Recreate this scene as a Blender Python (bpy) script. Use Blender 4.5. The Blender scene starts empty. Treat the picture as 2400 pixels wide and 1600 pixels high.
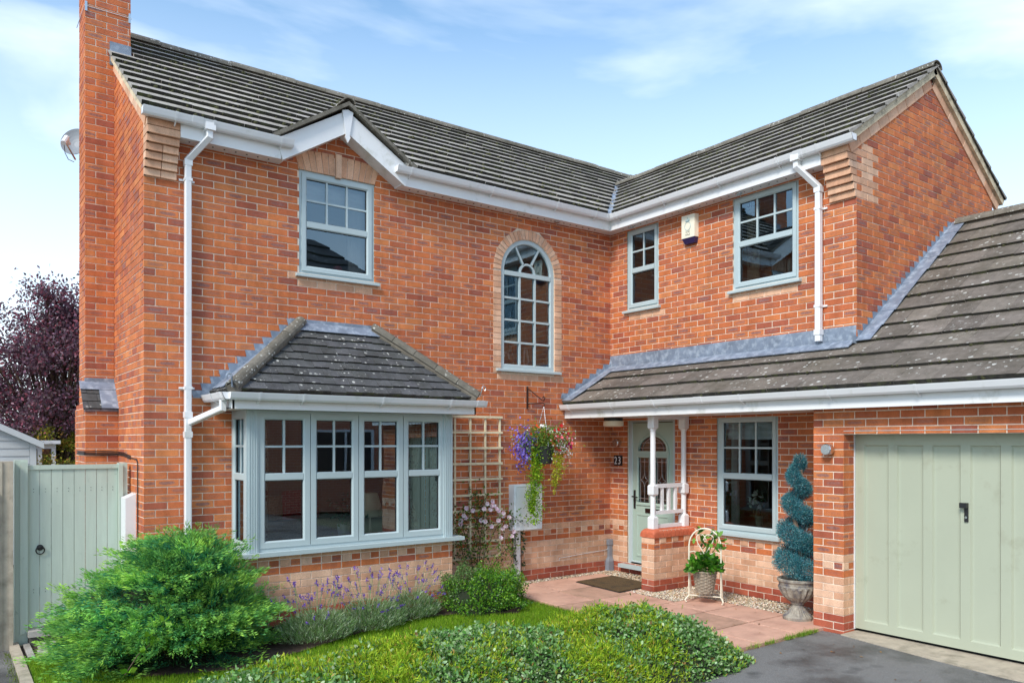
import bpy, math, random
import numpy as np
from mathutils import Vector

random.seed(7)
rng = np.random.default_rng(11)
D = bpy.data
scene = bpy.context.scene
COL = scene.collection

# ------------------------------------------------------------------ camera
CAM = Vector((-7.913, -8.334, 1.88))
FWD = Vector((.592, .806, 0)).normalized()
RGT = Vector((FWD.y, -FWD.x, 0))
cam_data = D.cameras.new('camera')
cam_data.sensor_width = 36.0
cam_data.lens = 1823 / 2400 * 36.0
cam_data.shift_y = 234 / 2400
cam_data.clip_start = .1
cam_data.clip_end = 900
cam = D.objects.new('camera', cam_data)
COL.objects.link(cam)
cam.location = CAM
cam.rotation_euler = (math.pi / 2, 0, -math.atan2(FWD.x, FWD.y))
scene.camera = cam

# ------------------------------------------------------------------ sky, sun, exposure
SUN_DIR = Vector((-.80, -.36, .80)).normalized()          # towards the sun
SUN_EL = math.asin(SUN_DIR.z)
SUN_AZ = math.atan2(SUN_DIR.x, SUN_DIR.y)
world = D.worlds.new('World')
scene.world = world
world.use_nodes = True
wn = world.node_tree.nodes
wl = world.node_tree.links
wn.clear()
w_out = wn.new('ShaderNodeOutputWorld')
w_bg = wn.new('ShaderNodeBackground')
w_bg.inputs['Strength'].default_value = .138
sky = wn.new('ShaderNodeTexSky')
sky.sky_type = 'NISHITA'
sky.sun_disc = False
sky.sun_elevation = SUN_EL
sky.sun_rotation = SUN_AZ
sky.altitude = 60
sky.air_density = 1.3
sky.dust_density = .4
sky.ozone_density = 1.6
tc = wn.new('ShaderNodeTexCoord')
mp = wn.new('ShaderNodeMapping')
mp.inputs['Scale'].default_value = (1.0, 1.0, 3.4)
mp.inputs['Location'].default_value = (.35, .1, .2)
mp.inputs['Rotation'].default_value = (.0, .12, .3)
nz = wn.new('ShaderNodeTexNoise')
nz.inputs['Scale'].default_value = 1.75
nz.inputs['Detail'].default_value = 6.0
nz.inputs['Roughness'].default_value = .52
nz.inputs['Distortion'].default_value = .35
rmp = wn.new('ShaderNodeValToRGB')
rmp.color_ramp.elements[0].position = .40
rmp.color_ramp.elements[0].color = (.04, .04, .04, 1)
rmp.color_ramp.elements[1].position = .70
rmp.color_ramp.elements[1].color = (.80, .80, .80, 1)
# thin cloud gathers towards the horizon all the way round
sep = wn.new('ShaderNodeSeparateXYZ')
hz = wn.new('ShaderNodeMapRange')
hz.inputs['From Min'].default_value = .0
hz.inputs['From Max'].default_value = .53
hz.inputs['To Min'].default_value = .92
hz.inputs['To Max'].default_value = .0
mxm = wn.new('ShaderNodeMath')
mxm.operation = 'MAXIMUM'
mixc = wn.new('ShaderNodeMixRGB')
mixc.inputs[2].default_value = (5.7, 6.15, 6.75, 1)
wl.new(tc.outputs['Generated'], mp.inputs['Vector'])
wl.new(mp.outputs['Vector'], nz.inputs['Vector'])
wl.new(nz.outputs['Fac'], rmp.inputs['Fac'])
wl.new(tc.outputs['Generated'], sep.inputs['Vector'])
wl.new(sep.outputs['Z'], hz.inputs['Value'])
wl.new(rmp.outputs['Color'], mxm.inputs[0])
wl.new(hz.outputs['Result'], mxm.inputs[1])
wl.new(mxm.outputs['Value'], mixc.inputs[0])
clr = wn.new('ShaderNodeMixRGB')
clr.blend_type = 'MULTIPLY'
clr.inputs[0].default_value = 1.0
clr.inputs[2].default_value = (.58, .82, .92, 1)
wl.new(sky.outputs['Color'], clr.inputs[1])
wl.new(clr.outputs['Color'], mixc.inputs[1])
wl.new(mixc.outputs['Color'], w_bg.inputs['Color'])
wl.new(w_bg.outputs['Background'], w_out.inputs['Surface'])

sun_data = D.lights.new('sun', 'SUN')
sun_data.energy = 1.9
sun_data.angle = math.radians(16)
sun_data.color = (1.0, .95, .87)
sun = D.objects.new('sun', sun_data)
COL.objects.link(sun)
sun.rotation_euler = (-SUN_DIR).to_track_quat('-Z', 'Y').to_euler()
sun.location = (0, 0, 30)

scene.render.engine = 'CYCLES'
scene.view_settings.view_transform = 'Standard'
scene.view_settings.look = 'None'
scene.view_settings.gamma = 1
scene.view_settings.exposure = .85
scene.view_settings.use_curve_mapping = False
scene.cycles.use_denoising = True
scene.cycles.max_bounces = 8
scene.cycles.transparent_max_bounces = 16
scene.cycles.sample_clamp_indirect = 6


# ------------------------------------------------------------------ materials
def lin(r, g, b):
    f = lambda c: ((c / 255 + .055) / 1.055) ** 2.4 if c > 10 else c / 255 / 12.92
    return (f(r), f(g), f(b))


def new_mat(name):
    m = D.materials.new(name)
    m.use_nodes = True
    nt = m.node_tree
    return m, nt, nt.nodes['Principled BSDF']


def ramp(nt, src, stops):
    r = nt.nodes.new('ShaderNodeValToRGB')
    el = r.color_ramp.elements
    while len(el) < len(stops):
        el.new(.5)
    for e, (p, c) in zip(el, stops):
        e.position = p
        e.color = (*c, 1) if len(c) == 3 else c
    nt.links.new(src, r.inputs['Fac'])
    return r.outputs['Color']


def noise(nt, scale, detail=4, rough=.55, vec=None, stretch=None):
    n = nt.nodes.new('ShaderNodeTexNoise')
    n.inputs['Scale'].default_value = scale
    n.inputs['Detail'].default_value = detail
    n.inputs['Roughness'].default_value = rough
    if vec is None:
        vec = nt.nodes.new('ShaderNodeNewGeometry').outputs['Position']
    if stretch:
        mpn = nt.nodes.new('ShaderNodeMapping')
        mpn.inputs['Scale'].default_value = stretch
        nt.links.new(vec, mpn.inputs['Vector'])
        vec = mpn.outputs['Vector']
    nt.links.new(vec, n.inputs['Vector'])
    return n.outputs['Fac']


def mix(nt, fac, a, b, mode='MIX'):
    m = nt.nodes.new('ShaderNodeMixRGB')
    m.blend_type = mode
    for i, x in ((0, fac), (1, a), (2, b)):
        if isinstance(x, (int, float)):
            m.inputs[i].default_value = x
        elif isinstance(x, tuple):
            m.inputs[i].default_value = (*x, 1)
        else:
            nt.links.new(x, m.inputs[i])
    return m.outputs[0]


def bump(nt, bsdf, h, strength=.3, dist=.004):
    b = nt.nodes.new('ShaderNodeBump')
    b.inputs['Strength'].default_value = strength
    b.inputs['Distance'].default_value = dist
    nt.links.new(h, b.inputs['Height'])
    nt.links.new(b.outputs['Normal'], bsdf.inputs['Normal'])


def mat_plain(name, col, rough=.5, var=.12, scale=6.0, metal=0.0, bmp=0.0, bscale=60, spec=None, dirt=None, stretch=None):
    m, nt, b = new_mat(name)
    n = noise(nt, scale, 5, .6, stretch=stretch)
    lo = tuple(c * (1 - var) for c in col)
    hi = tuple(min(1, c * (1 + var)) for c in col)
    c = ramp(nt, n, [(.3, lo), (.7, hi)])
    if dirt:
        dcol, lo_, hi_, dsc = dirt
        d = noise(nt, dsc, 6, .65)
        k = ramp(nt, d, [(lo_, (0, 0, 0)), (hi_, (1, 1, 1))])
        c = mix(nt, k, c, dcol)
    nt.links.new(c, b.inputs['Base Color'])
    b.inputs['Roughness'].default_value = rough
    b.inputs['Metallic'].default_value = metal
    if spec is not None:
        b.inputs['Specular IOR Level'].default_value = spec
    if bmp:
        bump(nt, b, noise(nt, bscale, 3), bmp)
    return m


def mat_brick():
    m, nt, b = new_mat('brick_clay')
    at = nt.nodes.new('ShaderNodeVertexColor')
    at.layer_name = 'col'
    uv = nt.nodes.new('ShaderNodeUVMap')
    uv.uv_map = 'uv'
    # fired dark flash in the middle of some bricks (alpha = how strong)
    sx = nt.nodes.new('ShaderNodeSeparateXYZ')
    nt.links.new(uv.outputs['UV'], sx.inputs[0])
    n1 = noise(nt, 30, 4, .7)
    def mth(op, a, b_=None):
        q = nt.nodes.new('ShaderNodeMath')
        q.operation = op
        for i, x in enumerate((a, b_)):
            if x is None:
                continue
            if isinstance(x, (int, float)):
                q.inputs[i].default_value = x
            else:
                nt.links.new(x, q.inputs[i])
        return q.outputs[0]
    du = mth('ABSOLUTE', mth('SUBTRACT', sx.outputs['X'], .5))
    dv = mth('ABSOLUTE', mth('SUBTRACT', sx.outputs['Y'], .5))
    e = mth('ADD', mth('POWER', mth('MULTIPLY', du, 2.5), 4.0), mth('POWER', mth('MULTIPLY', dv, 3.1), 2.0))
    e = mth('ADD', e, mth('MULTIPLY', mth('SUBTRACT', n1, .5), 2.2))
    k = ramp(nt, e, [(.25, (1, 1, 1)), (1.0, (0, 0, 0))])
    kk = mix(nt, 1.0, k, at.outputs['Alpha'], 'MULTIPLY')
    fine = noise(nt, 160, 3, .7)
    sp = ramp(nt, fine, [(.32, (.55, .55, .55)), (.46, (1, 1, 1)), (.72, (1.12, 1.12, 1.12))])
    c = mix(nt, 1.0, at.outputs['Color'], sp, 'MULTIPLY')
    patch = ramp(nt, noise(nt, 9, 4, .6), [(.3, (.86, .86, .86)), (.7, (1.1, 1.1, 1.1))])
    c = mix(nt, 1.0, c, patch, 'MULTIPLY')
    flash = ramp(nt, noise(nt, 55, 4, .75), [(.35, lin(112, 76, 74)), (.62, lin(156, 122, 118))])
    c = mix(nt, kk, c, flash)
    big = ramp(nt, noise(nt, .9, 3, .5), [(.35, (.93, .92, .91)), (.68, (1.08, 1.08, 1.08))])
    c = mix(nt, 1.0, c, big, 'MULTIPLY')
    st = ramp(nt, noise(nt, 5.0, 5, .65, stretch=(1.6, 1.6, .16)), [(.36, (.80, .79, .78)), (.56, (1.0, 1.0, 1.0))])
    c = mix(nt, .8, c, mix(nt, 1.0, c, st, 'MULTIPLY'))
    # pale salts bloom here and there
    s = ramp(nt, noise(nt, 2.3, 6, .75), [(.63, (0, 0, 0)), (.80, (.45, .45, .45))])
    c = mix(nt, s, c, lin(205, 165, 145))
    nt.links.new(c, b.inputs['Base Color'])
    b.inputs['Roughness'].default_value = .78
    b.inputs['Specular IOR Level'].default_value = .3
    bump(nt, b, fine, .12, .003)
    return m


def mat_tile(name, base, lichen, moss_col, spots=26.0, rough=.85, spot_lo=.10, spot_hi=.16):
    m, nt, b = new_mat(name)
    at = nt.nodes.new('ShaderNodeVertexColor')
    at.layer_name = 'col'
    n = noise(nt, 14, 6, .7)
    c = ramp(nt, n, [(.3, tuple(x * .74 for x in base)), (.7, tuple(x * 1.18 for x in base))])
    c = mix(nt, 1.0, c, at.outputs['Color'], 'MULTIPLY')
    dk = ramp(nt, noise(nt, 3.1, 5, .7), [(.40, (1, 1, 1)), (.66, (.66, .66, .62))])
    c = mix(nt, 1.0, c, dk, 'MULTIPLY')
    if lichen:
        v = nt.nodes.new('ShaderNodeTexVoronoi')
        v.inputs['Scale'].default_value = spots
        v.inputs['Randomness'].default_value = 1.0
        g = nt.nodes.new('ShaderNodeNewGeometry')
        mv = nt.nodes.new('ShaderNodeVectorMath')
        mv.operation = 'ADD'
        wob = nt.nodes.new('ShaderNodeTexNoise')
        wob.inputs['Scale'].default_value = 40
        sc = nt.nodes.new('ShaderNodeVectorMath')
        sc.operation = 'SCALE'
        sc.inputs['Scale'].default_value = .02
        nt.links.new(g.outputs['Position'], wob.inputs['Vector'])
        nt.links.new(wob.outputs['Color'], sc.inputs[0])
        nt.links.new(g.outputs['Position'], mv.inputs[0])
        nt.links.new(sc.outputs['Vector'], mv.inputs[1])
        nt.links.new(mv.outputs['Vector'], v.inputs['Vector'])
        # every cell draws its own spot radius from its random colour
        sr = nt.nodes.new('ShaderNodeSeparateColor')
        nt.links.new(v.outputs['Color'], sr.inputs[0])
        mr = nt.nodes.new('ShaderNodeMapRange')
        mr.inputs['From Min'].default_value = .35
        mr.inputs['From Max'].default_value = 1.0
        mr.inputs['To Min'].default_value = .0
        mr.inputs['To Max'].default_value = .40
        nt.links.new(sr.outputs[0], mr.inputs['Value'])
        lt = nt.nodes.new('ShaderNodeMath')
        lt.operation = 'LESS_THAN'
        nt.links.new(v.outputs['Distance'], lt.inputs[0])
        nt.links.new(mr.outputs['Result'], lt.inputs[1])
        reg = ramp(nt, noise(nt, 2.2, 6, .75), [(.44, (0, 0, 0)), (.56, (1, 1, 1))])
        k = mix(nt, 1.0, lt.outputs[0], reg, 'MULTIPLY')
        k = mix(nt, 1.0, k, ramp(nt, noise(nt, 90, 3, .7), [(.3, (.35, .35, .35)), (.55, (.95, .95, .95))]), 'MULTIPLY')
        c = mix(nt, k, c, lin(205, 204, 196))
        fs = ramp(nt, noise(nt, 70, 2, .5), [(.66, (0, 0, 0)), (.72, (.8, .8, .8))])
        fs = mix(nt, 1.0, fs, ramp(nt, noise(nt, 1.1, 5, .7), [(.45, (0, 0, 0)), (.62, (1, 1, 1))]), 'MULTIPLY')
        c = mix(nt, fs, c, lin(190, 188, 178))
    if moss_col:
        mk = ramp(nt, noise(nt, 5.5, 7, .8), [(.60, (0, 0, 0)), (.70, (.85, .85, .85))])
        c = mix(nt, mk, c, moss_col)
    nt.links.new(c, b.inputs['Base Color'])
    b.inputs['Roughness'].default_value = rough
    b.inputs['Specular IOR Level'].default_value = .25
    bump(nt, b, noise(nt, 120, 3, .7), .5, .004)
    return m


def mat_leaf(name, trans=.35, rough=.5, spec=.35):
    m, nt, b = new_mat(name)
    at = nt.nodes.new('ShaderNodeVertexColor')
    at.layer_name = 'col'
    nt.links.new(at.outputs['Color'], b.inputs['Base Color'])
    b.inputs['Roughness'].default_value = rough
    b.inputs['Specular IOR Level'].default_value = spec
    tr = nt.nodes.new('ShaderNodeBsdfTranslucent')
    ms = nt.nodes.new('ShaderNodeMixShader')
    ms.inputs[0].default_value = trans
    out = nt.nodes['Material Output']
    nt.links.new(at.outputs['Color'], tr.inputs['Color'])
    nt.links.new(b.outputs[0], ms.inputs[1])
    nt.links.new(tr.outputs[0], ms.inputs[2])
    nt.links.new(ms.outputs[0], out.inputs['Surface'])
    return m


def mat_glass():
    m, nt, b = new_mat('window_glass')
    nt.nodes.remove(b)
    out = nt.nodes['Material Output']
    t = nt.nodes.new('ShaderNodeBsdfTransparent')
    t.inputs['Color'].default_value = (.90, .94, .93, 1)
    g = nt.nodes.new('ShaderNodeBsdfGlossy')
    g.inputs['Roughness'].default_value = .005
    g.inputs['Color'].default_value = (.64, .85, 1, 1)
    fr = nt.nodes.new('ShaderNodeFresnel')
    fr.inputs['IOR'].default_value = 2.55
    bp = nt.nodes.new('ShaderNodeBump')
    bp.inputs['Strength'].default_value = .06
    bp.inputs['Distance'].default_value = .02
    nt.links.new(noise(nt, 1.7, 1, .4), bp.inputs['Height'])
    nt.links.new(bp.outputs['Normal'], g.inputs['Normal'])
    ms = nt.nodes.new('ShaderNodeMixShader')
    nt.links.new(fr.outputs[0], ms.inputs[0])
    nt.links.new(t.outputs[0], ms.inputs[1])
    nt.links.new(g.outputs[0], ms.inputs[2])
    nt.links.new(ms.outputs[0], out.inputs['Surface'])
    return m


M = {}
M['brick'] = mat_brick()
M['mortar'] = mat_plain('lime_mortar', lin(232, 214, 194), .95, .16, 30, bmp=.4, bscale=200)
M['tile_main'] = mat_tile('weathered_roof_tile', lin(166, 159, 152), True, None, spots=16)
M['tile_garage'] = mat_tile('lichen_roof_tile', lin(120, 111, 103), True, None, spots=17)
M['tile_bay'] = mat_tile('small_plain_tile', lin(88, 88, 90), True, None, spots=20)
M['tile_edge'] = mat_plain('mossy_tile_edge', lin(50, 47, 41), .95, .45, 22, dirt=(lin(70, 74, 42), .5, .68, 9), bmp=.8, bscale=70)
M['ridge'] = mat_tile('ridge_tile_concrete', lin(122, 116, 106), True, lin(88, 84, 52), spots=30)
M['moss'] = mat_plain('moss_cushion', lin(60, 60, 34), 1.0, .5, 18)
M['upvc'] = mat_plain('white_upvc', (.80, .80, .81), .32, .03, 2.0, dirt=(lin(192, 194, 182), .60, .84, 5.0))
M['upvc_dirty'] = mat_plain('weathered_white_board', (.79, .79, .79), .42, .03, 3.0, dirt=(lin(178, 178, 162), .57, .80, 3.4))
M['sage'] = mat_plain('sage_window_frame', lin(180, 194, 196), .38, .03, 3.0)
M['door_sage'] = mat_plain('sage_front_door', lin(166, 186, 174), .40, .03, 3.0)
M['garage'] = mat_plain('sage_garage_steel', lin(174, 179, 158), .36, .035, 1.2, dirt=(lin(156, 156, 134), .58, .80, 3.2))
M['lead'] = mat_plain('lead_sheet', lin(120, 131, 147), .5, .25, 7, dirt=(lin(172, 182, 194), .48, .72, 12), bmp=.35, bscale=22, spec=.6)
M['black'] = mat_plain('black_iron', (.014, .014, .015), .45, .2, 20)
M['rubber'] = mat_plain('dark_seal', (.02, .02, .022), .6, .2, 20)
M['glass'] = mat_glass()
M['chrome'] = mat_plain('brushed_steel', (.62, .63, .64), .25, .05, 20, metal=1.0)
M['conc'] = mat_plain('weathered_concrete', lin(178, 166, 148), .95, .15, 9, dirt=(lin(128, 120, 104), .5, .75, 5), bmp=.5, bscale=120)
M['cream'] = mat_plain('cream_enamel', lin(236, 228, 206), .4, .04, 5)
M['plaster'] = mat_plain('cream_verge_mortar', lin(214, 196, 166), .95, .2, 14, dirt=(lin(140, 130, 110), .48, .7, 8), bmp=.5, bscale=90)


# ------------------------------------------------------------------ mesh helpers
class Frame:
    """A wall plane: u runs left to right seen from outside, z up, d outwards."""
    def __init__(s, o, U, N):
        s.o, s.U, s.N = Vector(o), Vector(U), Vector(N)

    def p(s, u, z, d=0.0):
        return s.o + s.U * u + s.N * d + Vector((0, 0, z))


class MB:
    def __init__(s):
        s.v, s.f, s.m, s.uv, s.c = [], [], [], [], []

    def poly(s, pts, mat=0, col=(1, 1, 1, 0), uvs=None):
        i = len(s.v)
        n = len(pts)
        s.v.extend([tuple(p) for p in pts])
        s.f.append(tuple(range(i, i + n)))
        s.m.append(mat)
        s.c.append(col)
        s.uv.append(uvs or [(0, 0)] * n)

    def loops(s, A, B, mat=0, closed=True, col=(1, 1, 1, 0)):
        n = len(A)
        for i in range(n if closed else n - 1):
            j = (i + 1) % n
            s.poly([A[i], A[j], B[j], B[i]], mat, col)

    def box(s, a, b, mat=0):
        x0, y0, z0 = (min(a[i], b[i]) for i in range(3))
        x1, y1, z1 = (max(a[i], b[i]) for i in range(3))
        P = lambda x, y, z: (x, y, z)
        s.poly([P(x0, y0, z0), P(x1, y0, z0), P(x1, y0, z1), P(x0, y0, z1)], mat)
        s.poly([P(x1, y1, z0), P(x0, y1, z0), P(x0, y1, z1), P(x1, y1, z1)], mat)
        s.poly([P(x0, y1, z0), P(x0, y0, z0), P(x0, y0, z1), P(x0, y1, z1)], mat)
        s.poly([P(x1, y0, z0), P(x1, y1, z0), P(x1, y1, z1), P(x1, y0, z1)], mat)
        s.poly([P(x0, y0, z1), P(x1, y0, z1), P(x1, y1, z1), P(x0, y1, z1)], mat)
        s.poly([P(x0, y1, z0), P(x1, y1, z0), P(x1, y0, z0), P(x0, y0, z0)], mat)

    def fprism(s, fr, pts, d0, d1, mat=0, back=True):
        """extrude a CCW (u,z) polygon from depth d0 out to d1"""
        A = [fr.p(u, z, d0) for u, z in pts]
        B = [fr.p(u, z, d1) for u, z in pts]
        s.poly(B, mat)
        if back:
            s.poly(A[::-1], mat)
        s.loops(A, B, mat)

    def fbox(s, fr, u0, u1, z0, z1, d0, d1, mat=0):
        s.fprism(fr, [(u0, z0), (u1, z0), (u1, z1), (u0, z1)], d0, d1, mat)

    def fring(s, fr, u0, u1, z0, z1, w, d0, d1, ch=.012, mat=0):
        """mitred rectangular frame with a chamfered inner edge"""
        def rect(t, d):
            return [fr.p(u0 + t, z0 + t, d), fr.p(u1 - t, z0 + t, d), fr.p(u1 - t, z1 - t, d), fr.p(u0 + t, z1 - t, d)]
        L = [rect(0, d0), rect(0, d1), rect(w - ch, d1), rect(w, d1 - ch), rect(w, d0)]
        for a, b in zip(L, L[1:]):
            s.loops(a, b, mat)

    def tube(s, pts, r, n=8, mat=0, cap=True, flat=1.0):
        pts = [Vector(p) for p in pts]
        rs = r if isinstance(r, (list, tuple)) else [r] * len(pts)
        prev = None
        rings = []
        for i, p in enumerate(pts):
            t = (pts[min(i + 1, len(pts) - 1)] - pts[max(i - 1, 0)])
            t = t.normalized() if t.length > 1e-9 else Vector((0, 0, 1))
            a = Vector((0, 0, 1)) if abs(t.z) < .95 else Vector((1, 0, 0))
            if prev is not None:
                a = prev
            b1 = (a - t * a.dot(t)).normalized()
            prev = b1
            b2 = t.cross(b1)
            rings.append([p + (b1 * math.cos(q) * flat + b2 * math.sin(q)) * rs[i] for q in (2 * math.pi * k / n for k in range(n))])
        for a, b in zip(rings, rings[1:]):
            s.loops(a, b, mat)
        if cap:
            s.poly(rings[0][::-1], mat)
            s.poly(rings[-1], mat)

    def lathe(s, prof, c=(0, 0, 0), n=24, mat=0, rfun=None):
        c = Vector(c)
        R = []
        for i, (r, z) in enumerate(prof):
            R.append([c + Vector((math.cos(q) * r * (rfun(q, i) if rfun else 1), math.sin(q) * r * (rfun(q, i) if rfun else 1), z)) for q in (2 * math.pi * k / n for k in range(n))])
        for a, b in zip(R, R[1:]):
            s.loops(a, b, mat)
        s.poly(R[0][::-1], mat)
        s.poly(R[-1], mat)

    def extrude(s, prof, A, B, side, mat=0):
        """closed profile of (outwards, up) pairs swept from A to B"""
        A, B, side = Vector(A), Vector(B), Vector(side)
        P = [A + side * x + Vector((0, 0, y)) for x, y in prof]
        Q = [B + side * x + Vector((0, 0, y)) for x, y in prof]
        s.loops(P, Q, mat)
        s.poly(P[::-1], mat)
        s.poly(Q, mat)

    def build(s, name, mats, parent=None, smooth=False, attrs=False, kind=None, fixn=True):
        me = D.meshes.new(name)
        me.from_pydata(s.v, [], s.f)
        for mt in (mats if isinstance(mats, (list, tuple)) else [mats]):
            me.materials.append(mt)
        if any(s.m):
            me.polygons.foreach_set('material_index', s.m)
        if attrs:
            lay = me.uv_layers.new(name='uv')
            lay.data.foreach_set('uv', [x for q in s.uv for p in q for x in p])
            ca = me.color_attributes.new('col', 'FLOAT_COLOR', 'CORNER')
            ca.data.foreach_set('color', [x for q, c in zip(s.f, s.c) for _ in q for x in c])
        if smooth:
            me.polygons.foreach_set('use_smooth', [True] * len(me.polygons))
        me.update()
        o = D.objects.new(name, me)
        COL.objects.link(o)
        if smooth:
            try:
                me.set_sharp_from_angle(angle=math.radians(40))
            except Exception:
                pass
        if parent is not None:
            under(o, parent)
        if kind:
            o['kind'] = kind
        return o


def weld(o, dist=1e-5):
    import bmesh
    bm = bmesh.new()
    bm.from_mesh(o.data)
    bmesh.ops.remove_doubles(bm, verts=bm.verts, dist=dist)
    bmesh.ops.recalc_face_normals(bm, faces=bm.faces)
    bm.to_mesh(o.data)
    bm.free()
    return o


def empty(name, loc=(0, 0, 0), label=None, cat=None, group=None):
    o = D.objects.new(name, None)
    COL.objects.link(o)
    o.location = loc
    o.empty_display_size = .1
    if label:
        tag(o, label, cat, group)
    return o


def tag(o, label=None, cat=None, group=None, kind=None):
    if label:
        o['label'] = label
    if cat:
        o['category'] = cat
    if group:
        o['group'] = group
    if kind:
        o['kind'] = kind
    return o


def under(o, parent):
    """parent without moving (parts are modelled in place)"""
    o.parent = parent
    if parent.parent is None:
        o.matrix_parent_inverse = parent.matrix_basis.inverted()
    return o


def project(p):
    v = Vector(p) - CAM
    d = v.dot(FWD)
    if d < .05:
        return None
    return (1200 + 1823 * v.dot(RGT) / d, 1034 - 1823 * v.z / d)


def area_px(pts):
    q = [project(p) for p in pts]
    if any(x is None for x in q):
        return 0
    cx = sum(x for x, _ in q) / len(q)
    cy = sum(y for _, y in q) / len(q)
    if not (0 < cx < 2400 and 0 < cy < 1600):
        return 0
    a = 0
    for i in range(len(q)):
        x0, y0 = q[i]
        x1, y1 = q[(i + 1) % len(q)]
        a += x0 * y1 - x1 * y0
    return -a / 2           # picture y runs down: faces turned to the camera come out positive


# vectorised leaf / blade clouds
def cloud(name, quads, cols, mat, parent=None, kind=None):
    """quads (n,k,3) corner points, cols (n,3)"""
    q = np.asarray(quads, dtype=np.float32)
    n, k, _ = q.shape
    me = D.meshes.new(name)
    me.vertices.add(n * k)
    me.vertices.foreach_set('co', q.reshape(-1))
    me.loops.add(n * k)
    me.loops.foreach_set('vertex_index', np.arange(n * k, dtype=np.int32))
    me.polygons.add(n)
    me.polygons.foreach_set('loop_start', np.arange(0, n * k, k, dtype=np.int32))
    me.update(calc_edges=True)
    ca = me.color_attributes.new('col', 'FLOAT_COLOR', 'POINT')
    c4 = np.ones((n, k, 4), dtype=np.float32)
    c4[:, :, :3] = np.asarray(cols, dtype=np.float32)[:, None, :]
    ca.data.foreach_set('color', c4.reshape(-1))
    me.materials.append(mat)
    o = D.objects.new(name, me)
    COL.objects.link(o)
    if parent is not None:
        under(o, parent)
    if kind:
        o['kind'] = kind
    return o


def unit(a):
    return a / np.maximum(np.linalg.norm(a, axis=-1, keepdims=True), 1e-9)


def rand_dirs(n, up=0.0):
    a = rng.normal(size=(n, 3))
    a[:, 2] += up
    return unit(a)


def leafs(c, a, L, W, fold=.12, spin=None, oval=False):
    """diamond (or six-sided oval) leaves at c along a"""
    n = len(c)
    a = unit(a)
    r = rand_dirs(n) if spin is None else spin
    b = unit(np.cross(a, r))
    nn = np.cross(a, b)
    L = np.broadcast_to(np.asarray(L, float), (n,))[:, None]
    W = np.broadcast_to(np.asarray(W, float), (n,))[:, None]
    p0 = c
    p1 = c + a * L * .48 + b * W * .5 + nn * W * fold
    p2 = c + a * L
    p3 = c + a * L * .48 - b * W * .5 + nn * W * fold
    if oval:
        s1, s2 = b * W * .44 + nn * W * fold, -b * W * .44 + nn * W * fold
        return np.stack([p0, c + a * L * .30 + s1, c + a * L * .70 + s1 * .92, p2, c + a * L * .70 + s2 * .92, c + a * L * .30 + s2], 1)
    return np.stack([p0, p1, p2, p3], 1)


def jit(col, n, v=.18, hue=.06):
    c = np.array(col)[None, :] * (1 + rng.normal(0, v, (n, 1))) * (1 + rng.normal(0, hue, (n, 3)))
    return np.clip(c, .003, 1)


def pal(cols, n, v=.15, w=None):
    cols = np.array(cols)
    i = rng.choice(len(cols), n, p=w)
    return np.clip(cols[i] * (1 + rng.normal(0, v, (n, 1))) * (1 + rng.normal(0, .05, (n, 3))), .003, 1)

# ================================================================== THE HOUSE
house = empty('brick_house', (0, 0, 0), 'two storey red brick house with L-shaped grey tiled roof, bay window and attached garage', 'house')
FM = Frame((0, 0, 0), (1, 0, 0), (0, -1, 0))              # main front wall, u = X
FR = Frame((0, 0, 0), (0, -1, 0), (-1, 0, 0))             # flank of the right wing, u = -Y
FG = Frame((0, -3.8, 0), (1, 0, 0), (0, -1, 0))           # gable end of the right wing
FL = Frame((-6.3, 0, 0), (0, -1, 0), (-1, 0, 0))          # left gable wall
FB = Frame((0, -.54, 0), (1, 0, 0), (0, -1, 0))           # bay front
FBL = Frame((-5.46, 0, 0), (0, -1, 0), (-1, 0, 0))        # bay left cheek
FBR = Frame((-3.06, 0, 0), (0, 1, 0), (1, 0, 0))          # bay right cheek, u = Y
FGA = Frame((-.70, 0, 0), (0, -1, 0), (-1, 0, 0))         # garage front, u = -Y
CH = .075
RED = [lin(207, 121, 72), lin(203, 116, 70), lin(197, 110, 68), lin(190, 104, 66), lin(211, 129, 78), lin(170, 92, 68)]
REDW = [.20, .24, .22, .16, .08, .10]
CREAM = [lin(226, 180, 148), lin(218, 170, 138), lin(230, 188, 158), lin(212, 162, 130)]
BASE = [lin(178, 92, 68), lin(166, 82, 62), lin(186, 100, 74)]
BRICKS = []
MORTAR = {}


def brick_col(kind):
    if kind == 'red':
        c = random.choices(RED, REDW)[0]
        a = random.choice([0, 0, 0, .2, .35, .5, .8])
    elif kind == 'cream':
        c, a = random.choice(CREAM), 0
    else:
        c, a = random.choice(BASE), random.choice([0, 0, .3])
    k = random.uniform(.94, 1.06)
    return (c[0] * k, c[1] * k, c[2] * k, a)


def add_brick(fr, q, d=0.0, kind='red', key='wall', back=None, col=None):
    """q: four (u,z) corners, bottom-left first, counter-clockwise"""
    d += random.uniform(0, .0022)
    back = -.014 if back is None else back
    F = [fr.p(u, z, d) for u, z in q]
    B = [fr.p(u, z, back) for u, z in q]
    BRICKS.append((F, B, col or brick_col(kind), key, abs(q[1][0] - q[0][0])))


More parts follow.
